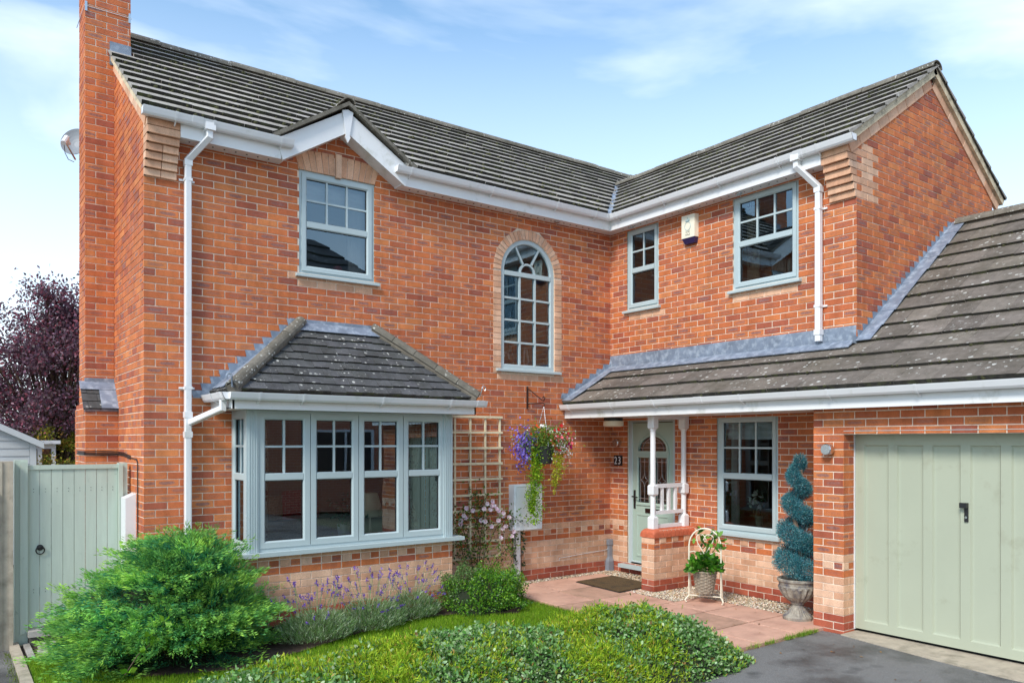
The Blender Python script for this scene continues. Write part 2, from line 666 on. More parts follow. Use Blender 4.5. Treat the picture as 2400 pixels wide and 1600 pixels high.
def spans_at(z0, z1, outline, holes):
    """list of (left(z0), left(z1), right(z0), right(z1))"""
    zm = (z0 + z1) / 2
    o = outline(zm)
    if o is None:
        return []
    o0, o1 = outline(z0) or o, outline(z1) or o
    out = [(o0[0], o1[0], o0[1], o1[1])]
    for h in holes:
        hm = h(zm)
        if hm is None:
            continue
        h0, h1 = h(z0) or hm, h(z1) or hm
        new = []
        for (l0, l1, r0, r1) in out:
            if hm[1] <= min(l0, l1) or hm[0] >= max(r0, r1):
                new.append((l0, l1, r0, r1))
                continue
            if hm[0] > (l0 + l1) / 2:
                new.append((l0, l1, min(r0, h0[0]), min(r1, h1[0])))
            if hm[1] < (r0 + r1) / 2:
                new.append((max(l0, h0[1]), max(l1, h1[1]), r0, r1))
        out = new
    return out


def rect_hole(u0, u1, z0, z1):
    return lambda z: (u0, u1) if z0 <= z <= z1 else None


def band_rule(k, u):
    if k < 2:
        return 'base'
    if k < 7 or k == 9:
        return 'cream'
    if k == 8:
        return 'dent'
    return 'red'


def lay(fr, k0, k1, outline, holes=(), key='wall', rule=None, ref=0.0, cream=(), mort='wall', d=0.0):
    mb = MORTAR.setdefault(mort, MB())
    for k in range(k0, k1):
        za, zb = k * CH, k * CH + CH
        for (l0, l1, r0, r1) in spans_at(za, zb, outline, holes):
            if max(r0 - l0, r1 - l1) < .004:
                continue
            mb.poly([fr.p(l0, za, d - .005), fr.p(max(r0, l0), za, d - .005), fr.p(max(r1, l1), zb, d - .005), fr.p(l1, zb, d - .005)])
            z0, z1 = za + .005, zb - .005
            kind0 = rule(k, 0) if rule else 'red'
            step, ln = (.1125, .1025) if kind0 == 'dent' else (.225, .215)
            ph = ref + (.1125 if k % 2 else 0) * (0 if kind0 == 'dent' else 1)
            lo, hi = min(l0, l1), max(r0, r1)
            i = math.floor((lo - ph) / step) - 1
            while ph + i * step < hi:
                a = ph + i * step
                b = a + ln
                i += 1
                q = [max(a, l0), min(b, r0), min(b, r1), max(a, l1)]
                if q[1] - q[0] < .012 and q[2] - q[3] < .012:
                    continue
                if q[1] < q[0]:
                    q[0] = q[1] = (q[0] + q[1]) / 2
                if q[2] < q[3]:
                    q[2] = q[3] = (q[2] + q[3]) / 2
                kd = kind0
                dd = d
                if kd == 'dent':
                    kd = 'red' if i % 2 else 'cream'
                    dd = d + (-.004 if i % 2 else .004)
                for (cu0, cu1, cz0, cz1) in cream:
                    if cu0 <= (a + b) / 2 <= cu1 and cz0 <= (z0 + z1) / 2 <= cz1:
                        kd = 'cream'
                jz = random.uniform(-.0012, .0012)
                add_brick(fr, [(q[0], z0 + jz), (q[1], z0 + jz), (q[2], z1 + jz), (q[3], z1 + jz)], dd, kd, key)


GC, GP = -4.24, .62                                         # gablet centre, its pitch
EAVE = .25
RW = .652                                                   # the wing is a touch flatter
RT = .68                                                    # main roof slope (rise per run)
roofz = lambda t: 5.10 + RT * (t + EAVE)


def arch_hole(z):
    if z < 2.76 or z > 4.722:
        return None
    h = .58 if z < 4.142 else math.sqrt(max(.58 ** 2 - (z - 4.142) ** 2, 0))
    return (-1.515 - h, -1.515 + h)


def header_hole(z):
    if not 4.9 <= z <= 5.13:
        return None
    h = .46 + (z - 4.9) * .30
    return (-4.257 - h, -4.257 + h)


W1 = (-4.715, -3.80, 3.745, 4.90)
W2 = (.337, .945, 3.745, 4.895)
W3 = (2.185, 3.10, 3.745, 4.895)
W4 = (1.935, 2.83, .755, 2.205)
DOOR = (.345, 1.24, .12, 2.2)
creamM = [(-4.74, -3.78, 3.6, 3.74)]
creamR = [(.30, .98, 3.6, 3.74), (2.15, 3.14, 3.6, 3.74)]


def bay_behind(z):                                          # wall hidden behind the bay and its roof
    if z < 2.30:
        return (-5.40, -3.12)
    if z < 3.10:
        return (-5.44 + (z - 2.30) * 1.1, -3.10 - (z - 2.30) * 1.1)
    return None


# main front wall
lay(FM, 0, 66, lambda z: (-6.3, .012), [rect_hole(*W1), arch_hole, header_hole, bay_behind], rule=band_rule, ref=-6.3, cream=creamM + [(-2.12, -.9, 2.69, 2.77)])
lay(FM, 66, 72, lambda z: (GC - (5.40 - z) / GP, GC + (5.40 - z) / GP), [header_hole], ref=-6.3)
# right wing flank
lay(FR, 0, 66, lambda z: (-.012, 3.8), [rect_hole(*W2), rect_hole(*W3), rect_hole(*W4), rect_hole(*DOOR)], rule=band_rule, ref=-.06, cream=creamR)
# gable end of the wing
gb = lambda z: (0, 3.3) if z < 5.08 else ((z - 5.08) / RW, 3.3 - (z - 5.08) / RW)
patch = [(0, .34, 4.49, 5.0), (0, .40, 4.79, 5.1)]
lay(FG, 37, 84, gb, rule=None, ref=0, cream=patch)
# left gable wall (only its front metres can be seen)
lay(FL, 0, 66, lambda z: (-1.75, 0), [], rule=band_rule, ref=-.0)
lay(FL, 66, 86, lambda z: (-1.75, -max(z - 5.08, 0) / RT), [], ref=0)
# bay plinth
lay(FB, 0, 10, lambda z: (-5.46, -3.06), [], rule=band_rule, ref=-5.46)
lay(FBL, 0, 10, lambda z: (0, .54), [], rule=band_rule, ref=-.12)
lay(FBR, 0, 10, lambda z: (-.54, 0), [], rule=band_rule, ref=-.54)
# garage front: pier, lintel courses, far pier
GD = (4.065, 6.165)
garage_hole = rect_hole(GD[0], GD[1], -1, 1.985)
lay(FGA, -1, 30, lambda z: (3.735, 6.9), [garage_hole], rule=band_rule, ref=3.735)
FGR = Frame((0, -4.065, 0), (1, 0, 0), (0, -1, 0))          # reveal beside the garage door
lay(FGR, -1, 27, lambda z: (-.70, -.50), [], rule=band_rule, ref=-.70 + .1)
FGS = Frame((0, -3.735, 0), (-1, 0, 0), (0, 1, 0))          # return of the pier towards the porch
lay(FGS, 0, 30, lambda z: (0, .70), [], rule=band_rule, ref=0)
# chimney: lower breast, stack
FC1 = Frame((0, 1.36, 0), (1, 0, 0), (0, -1, 0))
FC2 = Frame((0, 1.60, 0), (1, 0, 0), (0, -1, 0))
FC3 = Frame((-6.63, 0, 0), (0, -1, 0), (-1, 0, 0))
FC4 = Frame((-6.60, 0, 0), (0, -1, 0), (-1, 0, 0))
FC5 = Frame((-6.13, 0, 0), (0, 1, 0), (1, 0, 0))
lay(FC1, 0, 30, lambda z: (-6.63, -6.3), [], ref=-6.63, key='chimney', mort='chimney')
lay(FC2, 32, 112, lambda z: (-6.60, -6.13 if z > 5.9 else -6.302), [], ref=-6.60, key='chimney', mort='chimney')
lay(FC3, 0, 30, lambda z: (-2.15, -1.36), [], ref=-1.36, key='chimney', mort='chimney')
lay(FC4, 30, 112, lambda z: (-2.05, -1.60), [], ref=-1.60, key='chimney', mort='chimney')
lay(FC5, 84, 112, lambda z: (1.60, 2.05), [], ref=1.60, key='chimney', mort='chimney')
# porch dwarf wall
PW = (-1.57, -1.355, -.75)
FP1 = Frame((PW[2], 0, 0), (0, -1, 0), (-1, 0, 0))
FP2 = Frame((0, PW[0], 0), (1, 0, 0), (0, -1, 0))
FP3 = Frame((0, PW[1], 0), (-1, 0, 0), (0, 1, 0))
lay(FP1, 0, 9, lambda z: (1.355, 1.57), [], rule=lambda k, u: band_rule(k, u) if k < 8 else 'cream', ref=1.355, key='porch_wall', mort='porch')
lay(FP2, 0, 9, lambda z: (PW[2], 0), [], rule=band_rule, ref=PW[2], key='porch_wall', mort='porch')
lay(FP3, 0, 9, lambda z: (0, .75), [], rule=band_rule, ref=0, key='porch_wall', mort='porch')

# cream headers round the arched window
AC = (-1.515, 4.142)
n = 26
for i in range(n):
    a0, a1 = math.pi * i / n + .012, math.pi * (i + 1) / n - .012
    pt = lambda r, a: (AC[0] + r * math.cos(a), AC[1] + r * math.sin(a))
    add_brick(FM, [pt(.455, a0), pt(.58, a0), pt(.58, a1), pt(.455, a1)], .004, 'cream')
    MORTAR['wall'].poly([FM.p(*pt(.45, a0 - .014), -.006), FM.p(*pt(.583, a0 - .014), -.006), FM.p(*pt(.583, a1 + .014), -.006), FM.p(*pt(.45, a1 + .014), -.006)])
for k in range(37, 56):
    z0, z1 = k * CH + .005, min(k * CH + .07, 4.138)
    if z1 - z0 < .02:
        continue
    for s in (-1, 1):
        a, b = sorted((AC[0] + s * .455, AC[0] + s * .58))
        add_brick(FM, [(a, z0), (b, z0), (b, z1), (a, z1)], .004, 'cream')
        MORTAR['wall'].poly([FM.p(a - .004, k * CH, -.006), FM.p(b + .004, k * CH, -.006), FM.p(b + .004, min(k * CH + CH, 4.142), -.006), FM.p(a - .004, min(k * CH + CH, 4.142), -.006)])
MORTAR['wall'].poly([FM.p(-2.095, 2.70, -.008), FM.p(-.935, 2.70, -.008), FM.p(-.935, 2.80, -.008), FM.p(-2.095, 2.80, -.008)])
for i in range(24):                                         # bedding behind the ring
    a0, a1 = math.pi * i / 24, math.pi * (i + 1) / 24
    MORTAR['wall'].poly([FM.p(*pt(.45, a0), -.009), FM.p(*pt(.68, a0), -.009), FM.p(*pt(.68, a1), -.009), FM.p(*pt(.45, a1), -.009)])
for s in (-1, 1):
    a, b = sorted((AC[0] + s * .45, AC[0] + s * .66))
    MORTAR['wall'].poly([FM.p(a, 2.72, -.009), FM.p(b, 2.72, -.009), FM.p(b, 4.15, -.009), FM.p(a, 4.15, -.009)])
# flat gauged arch with keystone over the gablet window
nv = 13
for i in range(nv):
    key = i == 6
    f0, f1 = i / nv * 2 - 1, (i + 1) / nv * 2 - 1
    b0, b1, t0, t1 = f0 * .46, f1 * .46, f0 * .529, f1 * .529
    e = .004
    zt0, zt1 = 5.105 + .03 * (1 - f0 * f0), 5.105 + .03 * (1 - f1 * f1)
    add_brick(FM, [(-4.257 + b0 + e, 4.895 - (.02 if key else 0)), (-4.257 + b1 - e, 4.895 - (.02 if key else 0)), (-4.257 + t1 - e, zt1 + (.01 if key else 0)), (-4.257 + t0 + e, zt0 + (.01 if key else 0))], .028 if key else .003, 'cream')
MORTAR['wall'].poly([FM.p(-4.72, 4.895, -.005), FM.p(-3.795, 4.895, -.005), FM.p(-3.725, 5.135, -.005), FM.p(-4.79, 5.135, -.005)])
# stepped cream corbels carrying the eaves boxes
for i in range(8):
    z0, z1 = 4.5 + i * CH + .003, 4.5 + i * CH + .072
    p = .03 * (i + 1) if i < 5 else .185
    p = min(p, .185)
    w = .30
    for (ua, ub) in (((-6.3, -6.3 + .15), (-6.3 + .155, -6.3 + w)) if i < 4 else ((-6.3, -6.3 + w),)):
        add_brick(FM, [(ua, z0), (ub, z0), (ub, z1), (ua, z1)], p, 'cream', back=-.02)
    ua, ub = 3.8 - w, 3.8
    add_brick(FR, [(ua, z0), (ub, z0), (ub, z1), (ua, z1)], p, 'cream', back=-.02)
    # the corbel's cheek on the gable face and on the left wall
    add_brick(FG, [(-p, z0), (.002, z0), (.002, z1), (-p, z1)], .002, 'cream', back=-.02)
    add_brick(FL, [(-.002, z0), (p, z0), (p, z1), (-.002, z1)], .002, 'cream', back=-.02)

# cream brick strips up the verges of both gables
for fr, pts in ((FG, [((-.12, 4.945), (1.65, 6.10)), ((1.65, 6.10), (3.42, 4.945))]), (FL, [((.10, 4.96), (-1.62, 6.15))])):
    for (a, b) in pts:
        a, b = Vector((a[0], a[1])), Vector((b[0], b[1]))
        dv = b - a
        L = dv.length
        dv /= L
        nr = Vector((-dv.y, dv.x))
        if nr.y < 0:
            nr = -nr
        nn_ = int(L / .225)
        for j in range(nn_):
            for r_ in range(1):
                s0, s1 = L * j / nn_ + .004, L * (j + 1) / nn_ - .003
                P = [a + dv * s0, a + dv * s1, a + dv * s1 + nr * .13, a + dv * s0 + nr * .13]
                if (P[1] - P[0]).cross(P[2] - P[1]) < 0:
                    P = [P[1], P[0], P[3], P[2]]
                if fr is FL and P[0].x > P[1].x:
                    P = [P[1], P[0], P[3], P[2]]
                    if (P[1] - P[0]).cross(P[2] - P[1]) < 0:
                        P = [P[1], P[0], P[3], P[2]]
                add_brick(fr, [(p.x, p.y) for p in P], .012, 'cream', back=-.02)

wall = MORTAR['wall'].build('wall', M['mortar'], house)
chimney = MORTAR['chimney'].build('chimney', M['mortar'], house)
porch_wall = MORTAR['porch'].build('porch_wall', M['mortar'], house)
owners = {'wall': wall, 'chimney': chimney, 'porch_wall': porch_wall}


def brick_mesh(mb, F, B, col, w):
    lu = max(w / .215, .45)
    # chamfered arrises: inset front face a little
    c = sum(F, Vector()) / 4
    nrm = (F[1] - F[0]).cross(F[3] - F[0])
    if nrm.length < 1e-9:
        nrm = (F[2] - F[1]).cross(F[3] - F[1])
    nrm.normalize()
    I = []
    for p in F:
        v = c - p
        I.append(p + v * min(.0035 / max(v.length, .004), .4))
    E_ = [p - nrm * .003 for p in F]
    u0, u1 = .5 - lu / 2, .5 + lu / 2
    uvF = [(u0, 0), (u1, 0), (u1, 1), (u0, 1)]
    mb.poly(I, 0, col, uvF)
    for i in range(4):
        j = (i + 1) % 4
        mb.poly([E_[i], E_[j], I[j], I[i]], 0, col, [uvF[i], uvF[j], uvF[j], uvF[i]])
        mb.poly([B[i], B[j], E_[j], E_[i]], 0, col, [(0, 0)] * 4)


order = sorted(range(len(BRICKS)), key=lambda i: -area_px(BRICKS[i][0]))


def hidden_brick(b):
    c = sum(b[0], Vector()) / 4
    x, y = project(c) or (0, 0)
    if x < 640 and y > 1240:
        return True                        # behind the juniper
    if 470 < x < 1100 and 1310 > y > 735 and c.y > -.2:
        return True                        # behind the bay
    if c.x < -6.2 and 1060 < y:
        return True                        # behind the gate
    return 640 < x < 1040 and y > 1400


top = [i for i in order if not hidden_brick(BRICKS[i])][:300]
tops = set(top)
for i in top:
    F, B, col, key, w = BRICKS[i]
    mb = MB()
    brick_mesh(mb, F, B, col, w)
    mb.build('brick', M['brick'], owners[key], attrs=True)
mb = MB()
for i in range(len(BRICKS)):
    if i not in tops:
        F, B, col, key, w = BRICKS[i]
        brick_mesh(mb, F, B, col, w)
mb.build('brickwork', M['brick'], wall, attrs=True, kind='stuff')

# closed shells behind the brick skins (so nothing is paper thin from another side)
mb = MB()
mb.poly([(-6.3, 3.4, 0), (-6.3, 1.75, 0), (-6.3, 1.75, 6.4), (-6.3, 2.5, 6.9), (-6.3, 3.4, 5.2)][::-1])
mb.poly([(-6.3, 3.4, 0), (3.3, 3.4, 0), (3.3, 3.4, 5.2), (-6.3, 3.4, 5.2)][::-1])
mb.poly([(3.3, 3.4, 0), (3.3, -3.8, 0), (3.3, -3.8, 5.0), (3.3, 3.4, 5.0)][::-1])
mb.poly([(0, -3.8, 0), (3.3, -3.8, 0), (3.3, -3.8, 2.8), (0, -3.8, 2.8)])
mb.poly([(5.0, -6.9, 0), (5.0, -3.8, 0), (5.0, -3.8, 2.3), (5.0, -6.9, 2.3)][::-1])
mb.poly([(-.693, -6.9, 0), (5.0, -6.9, 0), (5.0, -6.9, 2.3), (2.2, -6.9, 4.4), (-.693, -6.9, 2.3)])
mb.box((-6.59, 1.70, 2.0), (-6.14, 2.045, 8.42))
mb.box((-6.62, 1.5, 0), (-6.3, 2.14, 2.3))
mb.build('rear_wall', mat_plain('rear_brick', lin(178, 92, 62), .9, .2, 12), house)

# ------------------------------------------------------------------ roofs
TILES = []


class Plane:
    def __init__(s, o, U, S, slope):
        s.o, s.U, s.S, s.k = Vector(o), Vector(U), Vector(S), slope
        s.n = s.U.cross(Vector(S) + Vector((0, 0, slope))).normalized()
        if s.n.z < 0:
            s.n = -s.n

    def p(s, u, t, h=0.0):
        return s.o + s.U * u + s.S * t + Vector((0, 0, s.k * t)) + s.n * h


def tile_rows(pl, t0, rows, gauge, wid, spans, thick, key, mat, h0=0.0, lap=.03, stagger=True, tone=.10):
    for r in range(rows):
        ta, tb = t0 + r * gauge, t0 + (r + 1) * gauge
        tb2 = tb + lap
        for (la, lb, ra, rb) in spans(ta, tb):
            lo, hi = min(la, lb), max(ra, rb)
            ph = (wid / 2 if (r % 2 and stagger) else 0)
            i = math.floor((lo - ph) / wid) - 1
            while ph + i * wid < hi:
                a = ph + i * wid + .0015
                b = a + wid - .003
                i += 1
                A0, B0, A1, B1 = max(a, la), min(b, ra), max(a, lb), min(b, rb)
                if B0 - A0 < .01 and B1 - A1 < .01:
                    continue
                if B0 < A0:
                    A0 = B0 = (A0 + B0) / 2
                if B1 < A1:
                    A1 = B1 = (A1 + B1) / 2
                j = random.uniform(-.003, .003)
                dt = random.uniform(-.006, .006)
                F = [pl.p(A0, ta + dt, h0 + thick + j), pl.p(B0, ta + dt, h0 + thick + j), pl.p(B1, tb2, h0 + .006), pl.p(A1, tb2, h0 + .006)]
                G = [pl.p(A0, ta + dt, h0 + j - .004), pl.p(B0, ta + dt, h0 + j - .004), pl.p(B1, tb2, h0 - .006), pl.p(A1, tb2, h0 - .006)]
                g = 1 + random.gauss(0, tone)
                TILES.append((F, G, (g, g * random.uniform(.985, 1.01), g * random.uniform(.96, 1.01), 1), key, mat))


def tile_mesh(mb, F, G, col, mat=0):
    mb.poly(F, mat, col)
    mb.poly([G[0], G[1], F[1], F[0]], 1 if mat == 0 else mat + 1, col)
    mb.poly([G[1], G[2], F[2], F[1]], mat, col)
    mb.poly([G[3], G[0], F[0], F[3]], mat, col)


P_main = Plane((0, -EAVE, 5.10), (1, 0, 0), (0, 1, 0), RT)
P_mainb = Plane((0, 3.5, 5.10), (-1, 0, 0), (0, -1, 0), RT * (2.5 + EAVE))
P_wing = Plane((-EAVE, 0, 5.10), (0, -1, 0), (1, 0, 0), RW)
P_wingb = Plane((3.3 + EAVE, 0, 5.10), (0, 1, 0), (-1, 0, 0), RW)
HM, HW = 2.5 + EAVE, 1.65 + EAVE                            # horizontal runs to the two ridges


def sp_main(ta, tb):
    def L(t):
        return -6.10 if t - EAVE > 1.5 else -6.37
    def R(t):
        y = t - EAVE
        return (t * RT / RW - EAVE) - .055 if y < 1.55 else 3.4
    l, r0, r1 = L((ta + tb) / 2), R(ta), R(tb)
    if abs(r1 - r0) > 1:
        r1 = r0 + .2
    def gh(t):
        return (5.64 - (5.10 + RT * t)) / GP
    g0, g1 = gh(ta), gh(tb)
    if g0 > .02:
        g1 = max(g1, 0)
        return [(l, l, GC - g0, GC - g1), (GC + g0, GC + g1, r0, r1)]
    return [(l, l, r0, r1)]


def sp_wing(ta, tb):
    return [(-(ta * RW / RT - EAVE) + .055, -(tb * RW / RT - EAVE) + .055, 3.875, 3.875)]


tile_rows(P_main, 0, 12, HM / 12, .30, sp_main, .045, 'main', 'tile_main')
tile_rows(P_wing, 0, 8, HW / 8, .30, sp_wing, .042, 'wing', 'tile_main')
tile_rows(P_wingb, 0, 8, HW / 8, .30, lambda a, b: [(-3.875, -3.875, 2.0, 2.0)], .036, 'wing', 'tile_main')
tile_rows(P_mainb, 0, 7, 1.0 / 7, .60, lambda a, b: [(-3.6, -3.6, 6.37, 6.37)], .036, 'main', 'tile_main')
# porch canopy: three rows at the flatter pitch, then the garage slope
P_can = Plane((-.93, 0, 2.395), (0, -1, 0), (1, 0, 0), .57)
tile_rows(P_can, 0, 3, .31, .335, lambda a, b: [(.03, .03, 7.0, 7.0)], .038, 'garage', 'tile_garage')
P_gar = Plane((0, 0, 2.395 + .57 * .93), (0, -1, 0), (1, 0, 0), .738)
tile_rows(P_gar, 0, 9, 2.2 / 9, .335, lambda a, b: [(3.83, 3.83, 7.0, 7.0)], .038, 'garage', 'tile_garage')
P_garb = Plane((5.2, 0, P_gar.p(0, 2.2).z - 3.0 * .738), (0, 1, 0), (-1, 0, 0), .738)
tile_rows(P_garb, 0, 12, .25, .335, lambda a, b: [(-7.0, -7.0, -3.83, -3.83)], .038, 'garage', 'tile_garage')
# bay roof
BX0, BX1, BZ0, BZ1 = -5.66, -2.86, 2.375, 3.17
kf = (BZ1 - BZ0) / .75
P_bf = Plane((BX0, -.75, BZ0), (1, 0, 0), (0, 1, 0), kf)
P_bl = Plane((BX0, 0, BZ0), (0, -1, 0), (1, 0, 0), (BZ1 - BZ0) / .96)
P_br = Plane((BX1, 0, BZ0), (0, 1, 0), (-1, 0, 0), (BZ1 - BZ0) / .97)
tile_rows(P_bf, 0, 9, .75 / 9, .166, lambda a, b: [(.96 * a / .75, .96 * b / .75, 2.80 - .97 * a / .75, 2.80 - .97 * b / .75)], .027, 'bay', 'tile_bay', lap=.02)
tile_rows(P_bl, 0, 9, .96 / 9, .166, lambda a, b: [(0, 0, .75 - .75 * a / .96, .75 - .75 * b / .96)], .027, 'bay', 'tile_bay', lap=.02)
tile_rows(P_br, 0, 9, .97 / 9, .166, lambda a, b: [(-.75 + .75 * a / .97, -.75 + .75 * b / .97, 0, 0)], .027, 'bay', 'tile_bay', lap=.02)
# chimney shoulder
P_sh = Plane((0, 1.33, 2.235), (1, 0, 0), (0, 1, 0), 1.05)
tile_rows(P_sh, 0, 3, .085, .2, lambda a, b: [(-6.65, -6.65, -6.47, -6.47)], .016, 'chimney', 'tile_bay')


def slab(pl, corners, h0, h1, mb, mat=0):
    A = [pl.p(u, t, h0) for u, t in corners]
    B = [pl.p(u, t, h1) for u, t in corners]
    mb.poly(B, mat)
    mb.poly(A[::-1], mat)
    mb.loops(A, B, mat)


roofs = {}
mb = MB()
slab(P_main, [(-6.33, .02), (GC - .80, .02), (GC, .78), (GC + .80, .02), (-.25, .02), (1.62, 1.87), (3.4, 1.87), (3.4, HM), (-6.33, HM)], -.06, -.012, mb)
slab(P_mainb, [(-3.4, .02), (6.33, .02), (6.33, 1.0), (-3.4, 1.0)], -.06, -.012, mb)
roofs['main'] = mb.build('roof', M['tile_edge'], house)
tag(roofs['main'], 'long grey tiled roof over the main block')
mb = MB()
slab(P_wing, [(-1.65, HW), (.25, .02), (3.84, .02), (3.84, HW)], -.06, -.012, mb)
slab(P_wingb, [(-3.84, .02), (2.0, .02), (2.0, HW), (-3.84, HW)], -.06, -.012, mb)
roofs['wing'] = mb.build('roof', M['tile_edge'], house)
tag(roofs['wing'], 'grey tiled roof over the right wing')
mb = MB()
slab(P_can, [(.01, .02), (6.97, .02), (6.97, .93), (.01, .93)], -.05, -.012, mb)
slab(P_gar, [(3.81, 0), (6.97, 0), (6.97, 2.2), (3.81, 2.2)], -.05, -.012, mb)
slab(P_garb, [(-6.97, .02), (-3.81, .02), (-3.81, 3.0), (-6.97, 3.0)], -.05, -.012, mb)
roofs['garage'] = mb.build('roof', M['tile_edge'], house)
tag(roofs['garage'], 'lichen spotted grey tiled roof over garage and porch')
mb = MB()
slab(P_bf, [(.02, .01), (2.78, .01), (1.83, .75), (.96, .75)], -.03, -.008, mb)
slab(P_bl, [(0, .01), (.74, .01), (0, .96)], -.03, -.008, mb)
slab(P_br, [(-.74, .01), (0, .01), (0, .97)], -.03, -.008, mb)
roofs['bay'] = mb.build('roof', M['tile_edge'], house)
tag(roofs['bay'], 'small hipped tiled roof over the bay window')
roofs['chimney'] = chimney
order = sorted(range(len(TILES)), key=lambda i: -area_px(TILES[i][0]))
tops = set(order[:300])
for i in order[:300]:
    F, G, col, key, mt = TILES[i]
    mb = MB()
    tile_mesh(mb, F, G, col)
    mb.build('roof_tile', [M[mt], M['tile_edge']], roofs[key], attrs=True)
mb = MB()
mi = {'tile_main': 0, 'tile_garage': 2, 'tile_bay': 4}
for i in range(len(TILES)):
    if i not in tops:
        F, G, col, key, mt = TILES[i]
        m0 = mi[mt]
        mb.poly(F, m0, col)
        mb.poly([G[0], G[1], F[1], F[0]], m0 + 1, col)
        mb.poly([G[1], G[2], F[2], F[1]], m0, col)
        mb.poly([G[3], G[0], F[0], F[3]], m0, col)
mb.build('tile_rows', [M['tile_main'], M['tile_edge'], M['tile_garage'], M['tile_edge'], M['tile_bay'], M['tile_edge']], roofs['main'], attrs=True, kind='stuff')


# half round ridge and hip tiles
def half_round(A, B, r, name, parent, seg=.45, n=8, drop=.6, squash=.8):
    A, B = Vector(A), Vector(B)
    t = (B - A)
    L = t.length
    t /= L
    side = t.cross(Vector((0, 0, 1))).normalized()
    up = side.cross(t)
    k = max(1, round(L / seg))
    for i in range(k):
        mb = MB()
        s0, s1 = L * i / k + .003, L * (i + 1) / k - .003
        jr = r * random.uniform(.96, 1.04)
        jo = up * random.uniform(-.006, .006)
        rings = []
        for s in (s0, s1):
            c = A + t * s + jo
            outer = [c + side * math.cos(q) * jr + up * (math.sin(q) * jr * squash - jr * drop * .0) for q in (math.pi * j / n for j in range(n + 1))]
            inner = [c + side * math.cos(q) * (jr - .016) + up * (math.sin(q) * (jr - .016) * squash) for q in (math.pi * (n - j) / n for j in range(n + 1))]
            rings.append(outer + inner)
        mb.loops(rings[0], rings[1])
        m_ = n + 1
        for rg, fl in ((rings[0], True), (rings[1], False)):
            for j in range(n):
                q = [rg[j], rg[j + 1], rg[2 * m_ - 2 - j], rg[2 * m_ - 1 - j]]
                mb.poly(q if fl else q[::-1])
        g = random.uniform(.85, 1.12)
        mb.c = [(g, g, g, 1)] * len(mb.f)
        mb.build(name, M['ridge'], parent, attrs=True, smooth=True)


zr = roofz(2.5)
half_round((-6.08, 2.5, zr - .02), (3.3, 2.5, zr - .02), .125, 'ridge_tile', roofs['main'])
zw = 5.10 + RW * HW
half_round((1.65, 1.5, zw - .015), (1.65, -3.88, zw - .015), .115, 'ridge_tile', roofs['wing'])
zg = P_gar.p(0, 2.2).z
half_round((2.2, -3.86, zg - .01), (2.2, -7.0, zg - .01), .12, 'ridge_tile', roofs['garage'])
half_round((BX0 - .01, -.76, BZ0 + .015), (BX0 + .97, .0, BZ1 + .03), .074, 'hip_tile', roofs['bay'], seg=.33, squash=1.0)
half_round((BX1 + .01, -.76, BZ0 + .015), (BX1 - .98, .0, BZ1 + .03), .074, 'hip_tile', roofs['bay'], seg=.33, squash=1.0)
M['bedding'] = mat_plain('grey_bedding_mortar', lin(112, 105, 94), .95, .25, 14, bmp=.5, bscale=90)
# mortar fillets under the hips
for s, x0, x1 in ((1, BX0, BX0 + .96), (-1, BX1, BX1 - .97)):
    mb = MB()
    mb.tube([(x0, -.75, BZ0), (x1, 0, BZ1)], .064, 8)
    mb.build('hip_bedding', M['bedding'], roofs['bay'])
for a, b, r_, own in (((1.65, 1.4, zw - .05), (1.65, -3.84, zw - .05), .09, 'wing'), ((-6.05, 2.5, zr - .06), (3.2, 2.5, zr - .06), .10, 'main'), ((2.2, -3.83, zg - .05), (2.2, -6.97, zg - .05), .09, 'garage')):
    mb = MB()
    mb.tube([a, b], r_, 8)
    mb.build('ridge_bedding', M['bedding'], roofs[own])

# moss cushions caught along the tile edges
mq = MB()
ico = [(0, 0, 1), (.9, 0, .4), (.28, .85, .4), (-.73, .52, .4), (-.73, -.52, .4), (.28, -.85, .4), (.9, .2, -.2), (-.2, .9, -.2), (-.9, 0, -.2), (-.2, -.9, -.2)]


def moss_at(mb, c, n, s):
    t = n.orthogonal().normalized()
    b = n.cross(t)
    a0 = random.random() * 6
    K = 6
    base = [c + (t * math.cos(a0 + q) + b * math.sin(a0 + q)) * s * random.uniform(.8, 1.2) - n * s * .3 for q in (2 * math.pi * k / K for k in range(K))]
    mid = [c + (p - c) * .7 + n * s * random.uniform(.5, .7) for p in base]
    mb.loops(base, mid)
    tp = c + n * s * .75
    for k in range(K):
        mb.poly([mid[k], mid[(k + 1) % K], tp])


for pl, rows, g, urange, cnt, big in ((P_main, 12, HM / 12, (-6.3, 1.2), 420, .020), (P_wing, 8, HW / 8, (-1.2, 3.85), 190, .017), (P_can, 3, .31, (.1, 6.2), 50, .012), (P_gar, 9, 2.2 / 9, (3.9, 6.3), 60, .012)):
    for _ in range(cnt):
        r = random.randrange(rows)
        u = random.uniform(*urange)
        t = r * g
        if pl is P_main and (u > t - EAVE - .1 and t - EAVE < 1.6 or abs(u - GC) < (5.66 - (5.10 + RT * t)) / GP + .05 or (u < -6.05 and t > 1.7)):
            continue
        if pl is P_wing and u < -(t - EAVE) + .12:
            continue
        moss_at(mq, pl.p(u, t - .004, random.uniform(.012, .035)), pl.n, big * random.uniform(.5, 1.5))
mq.build('moss', M['moss'], roofs['main'], kind='stuff', smooth=True)

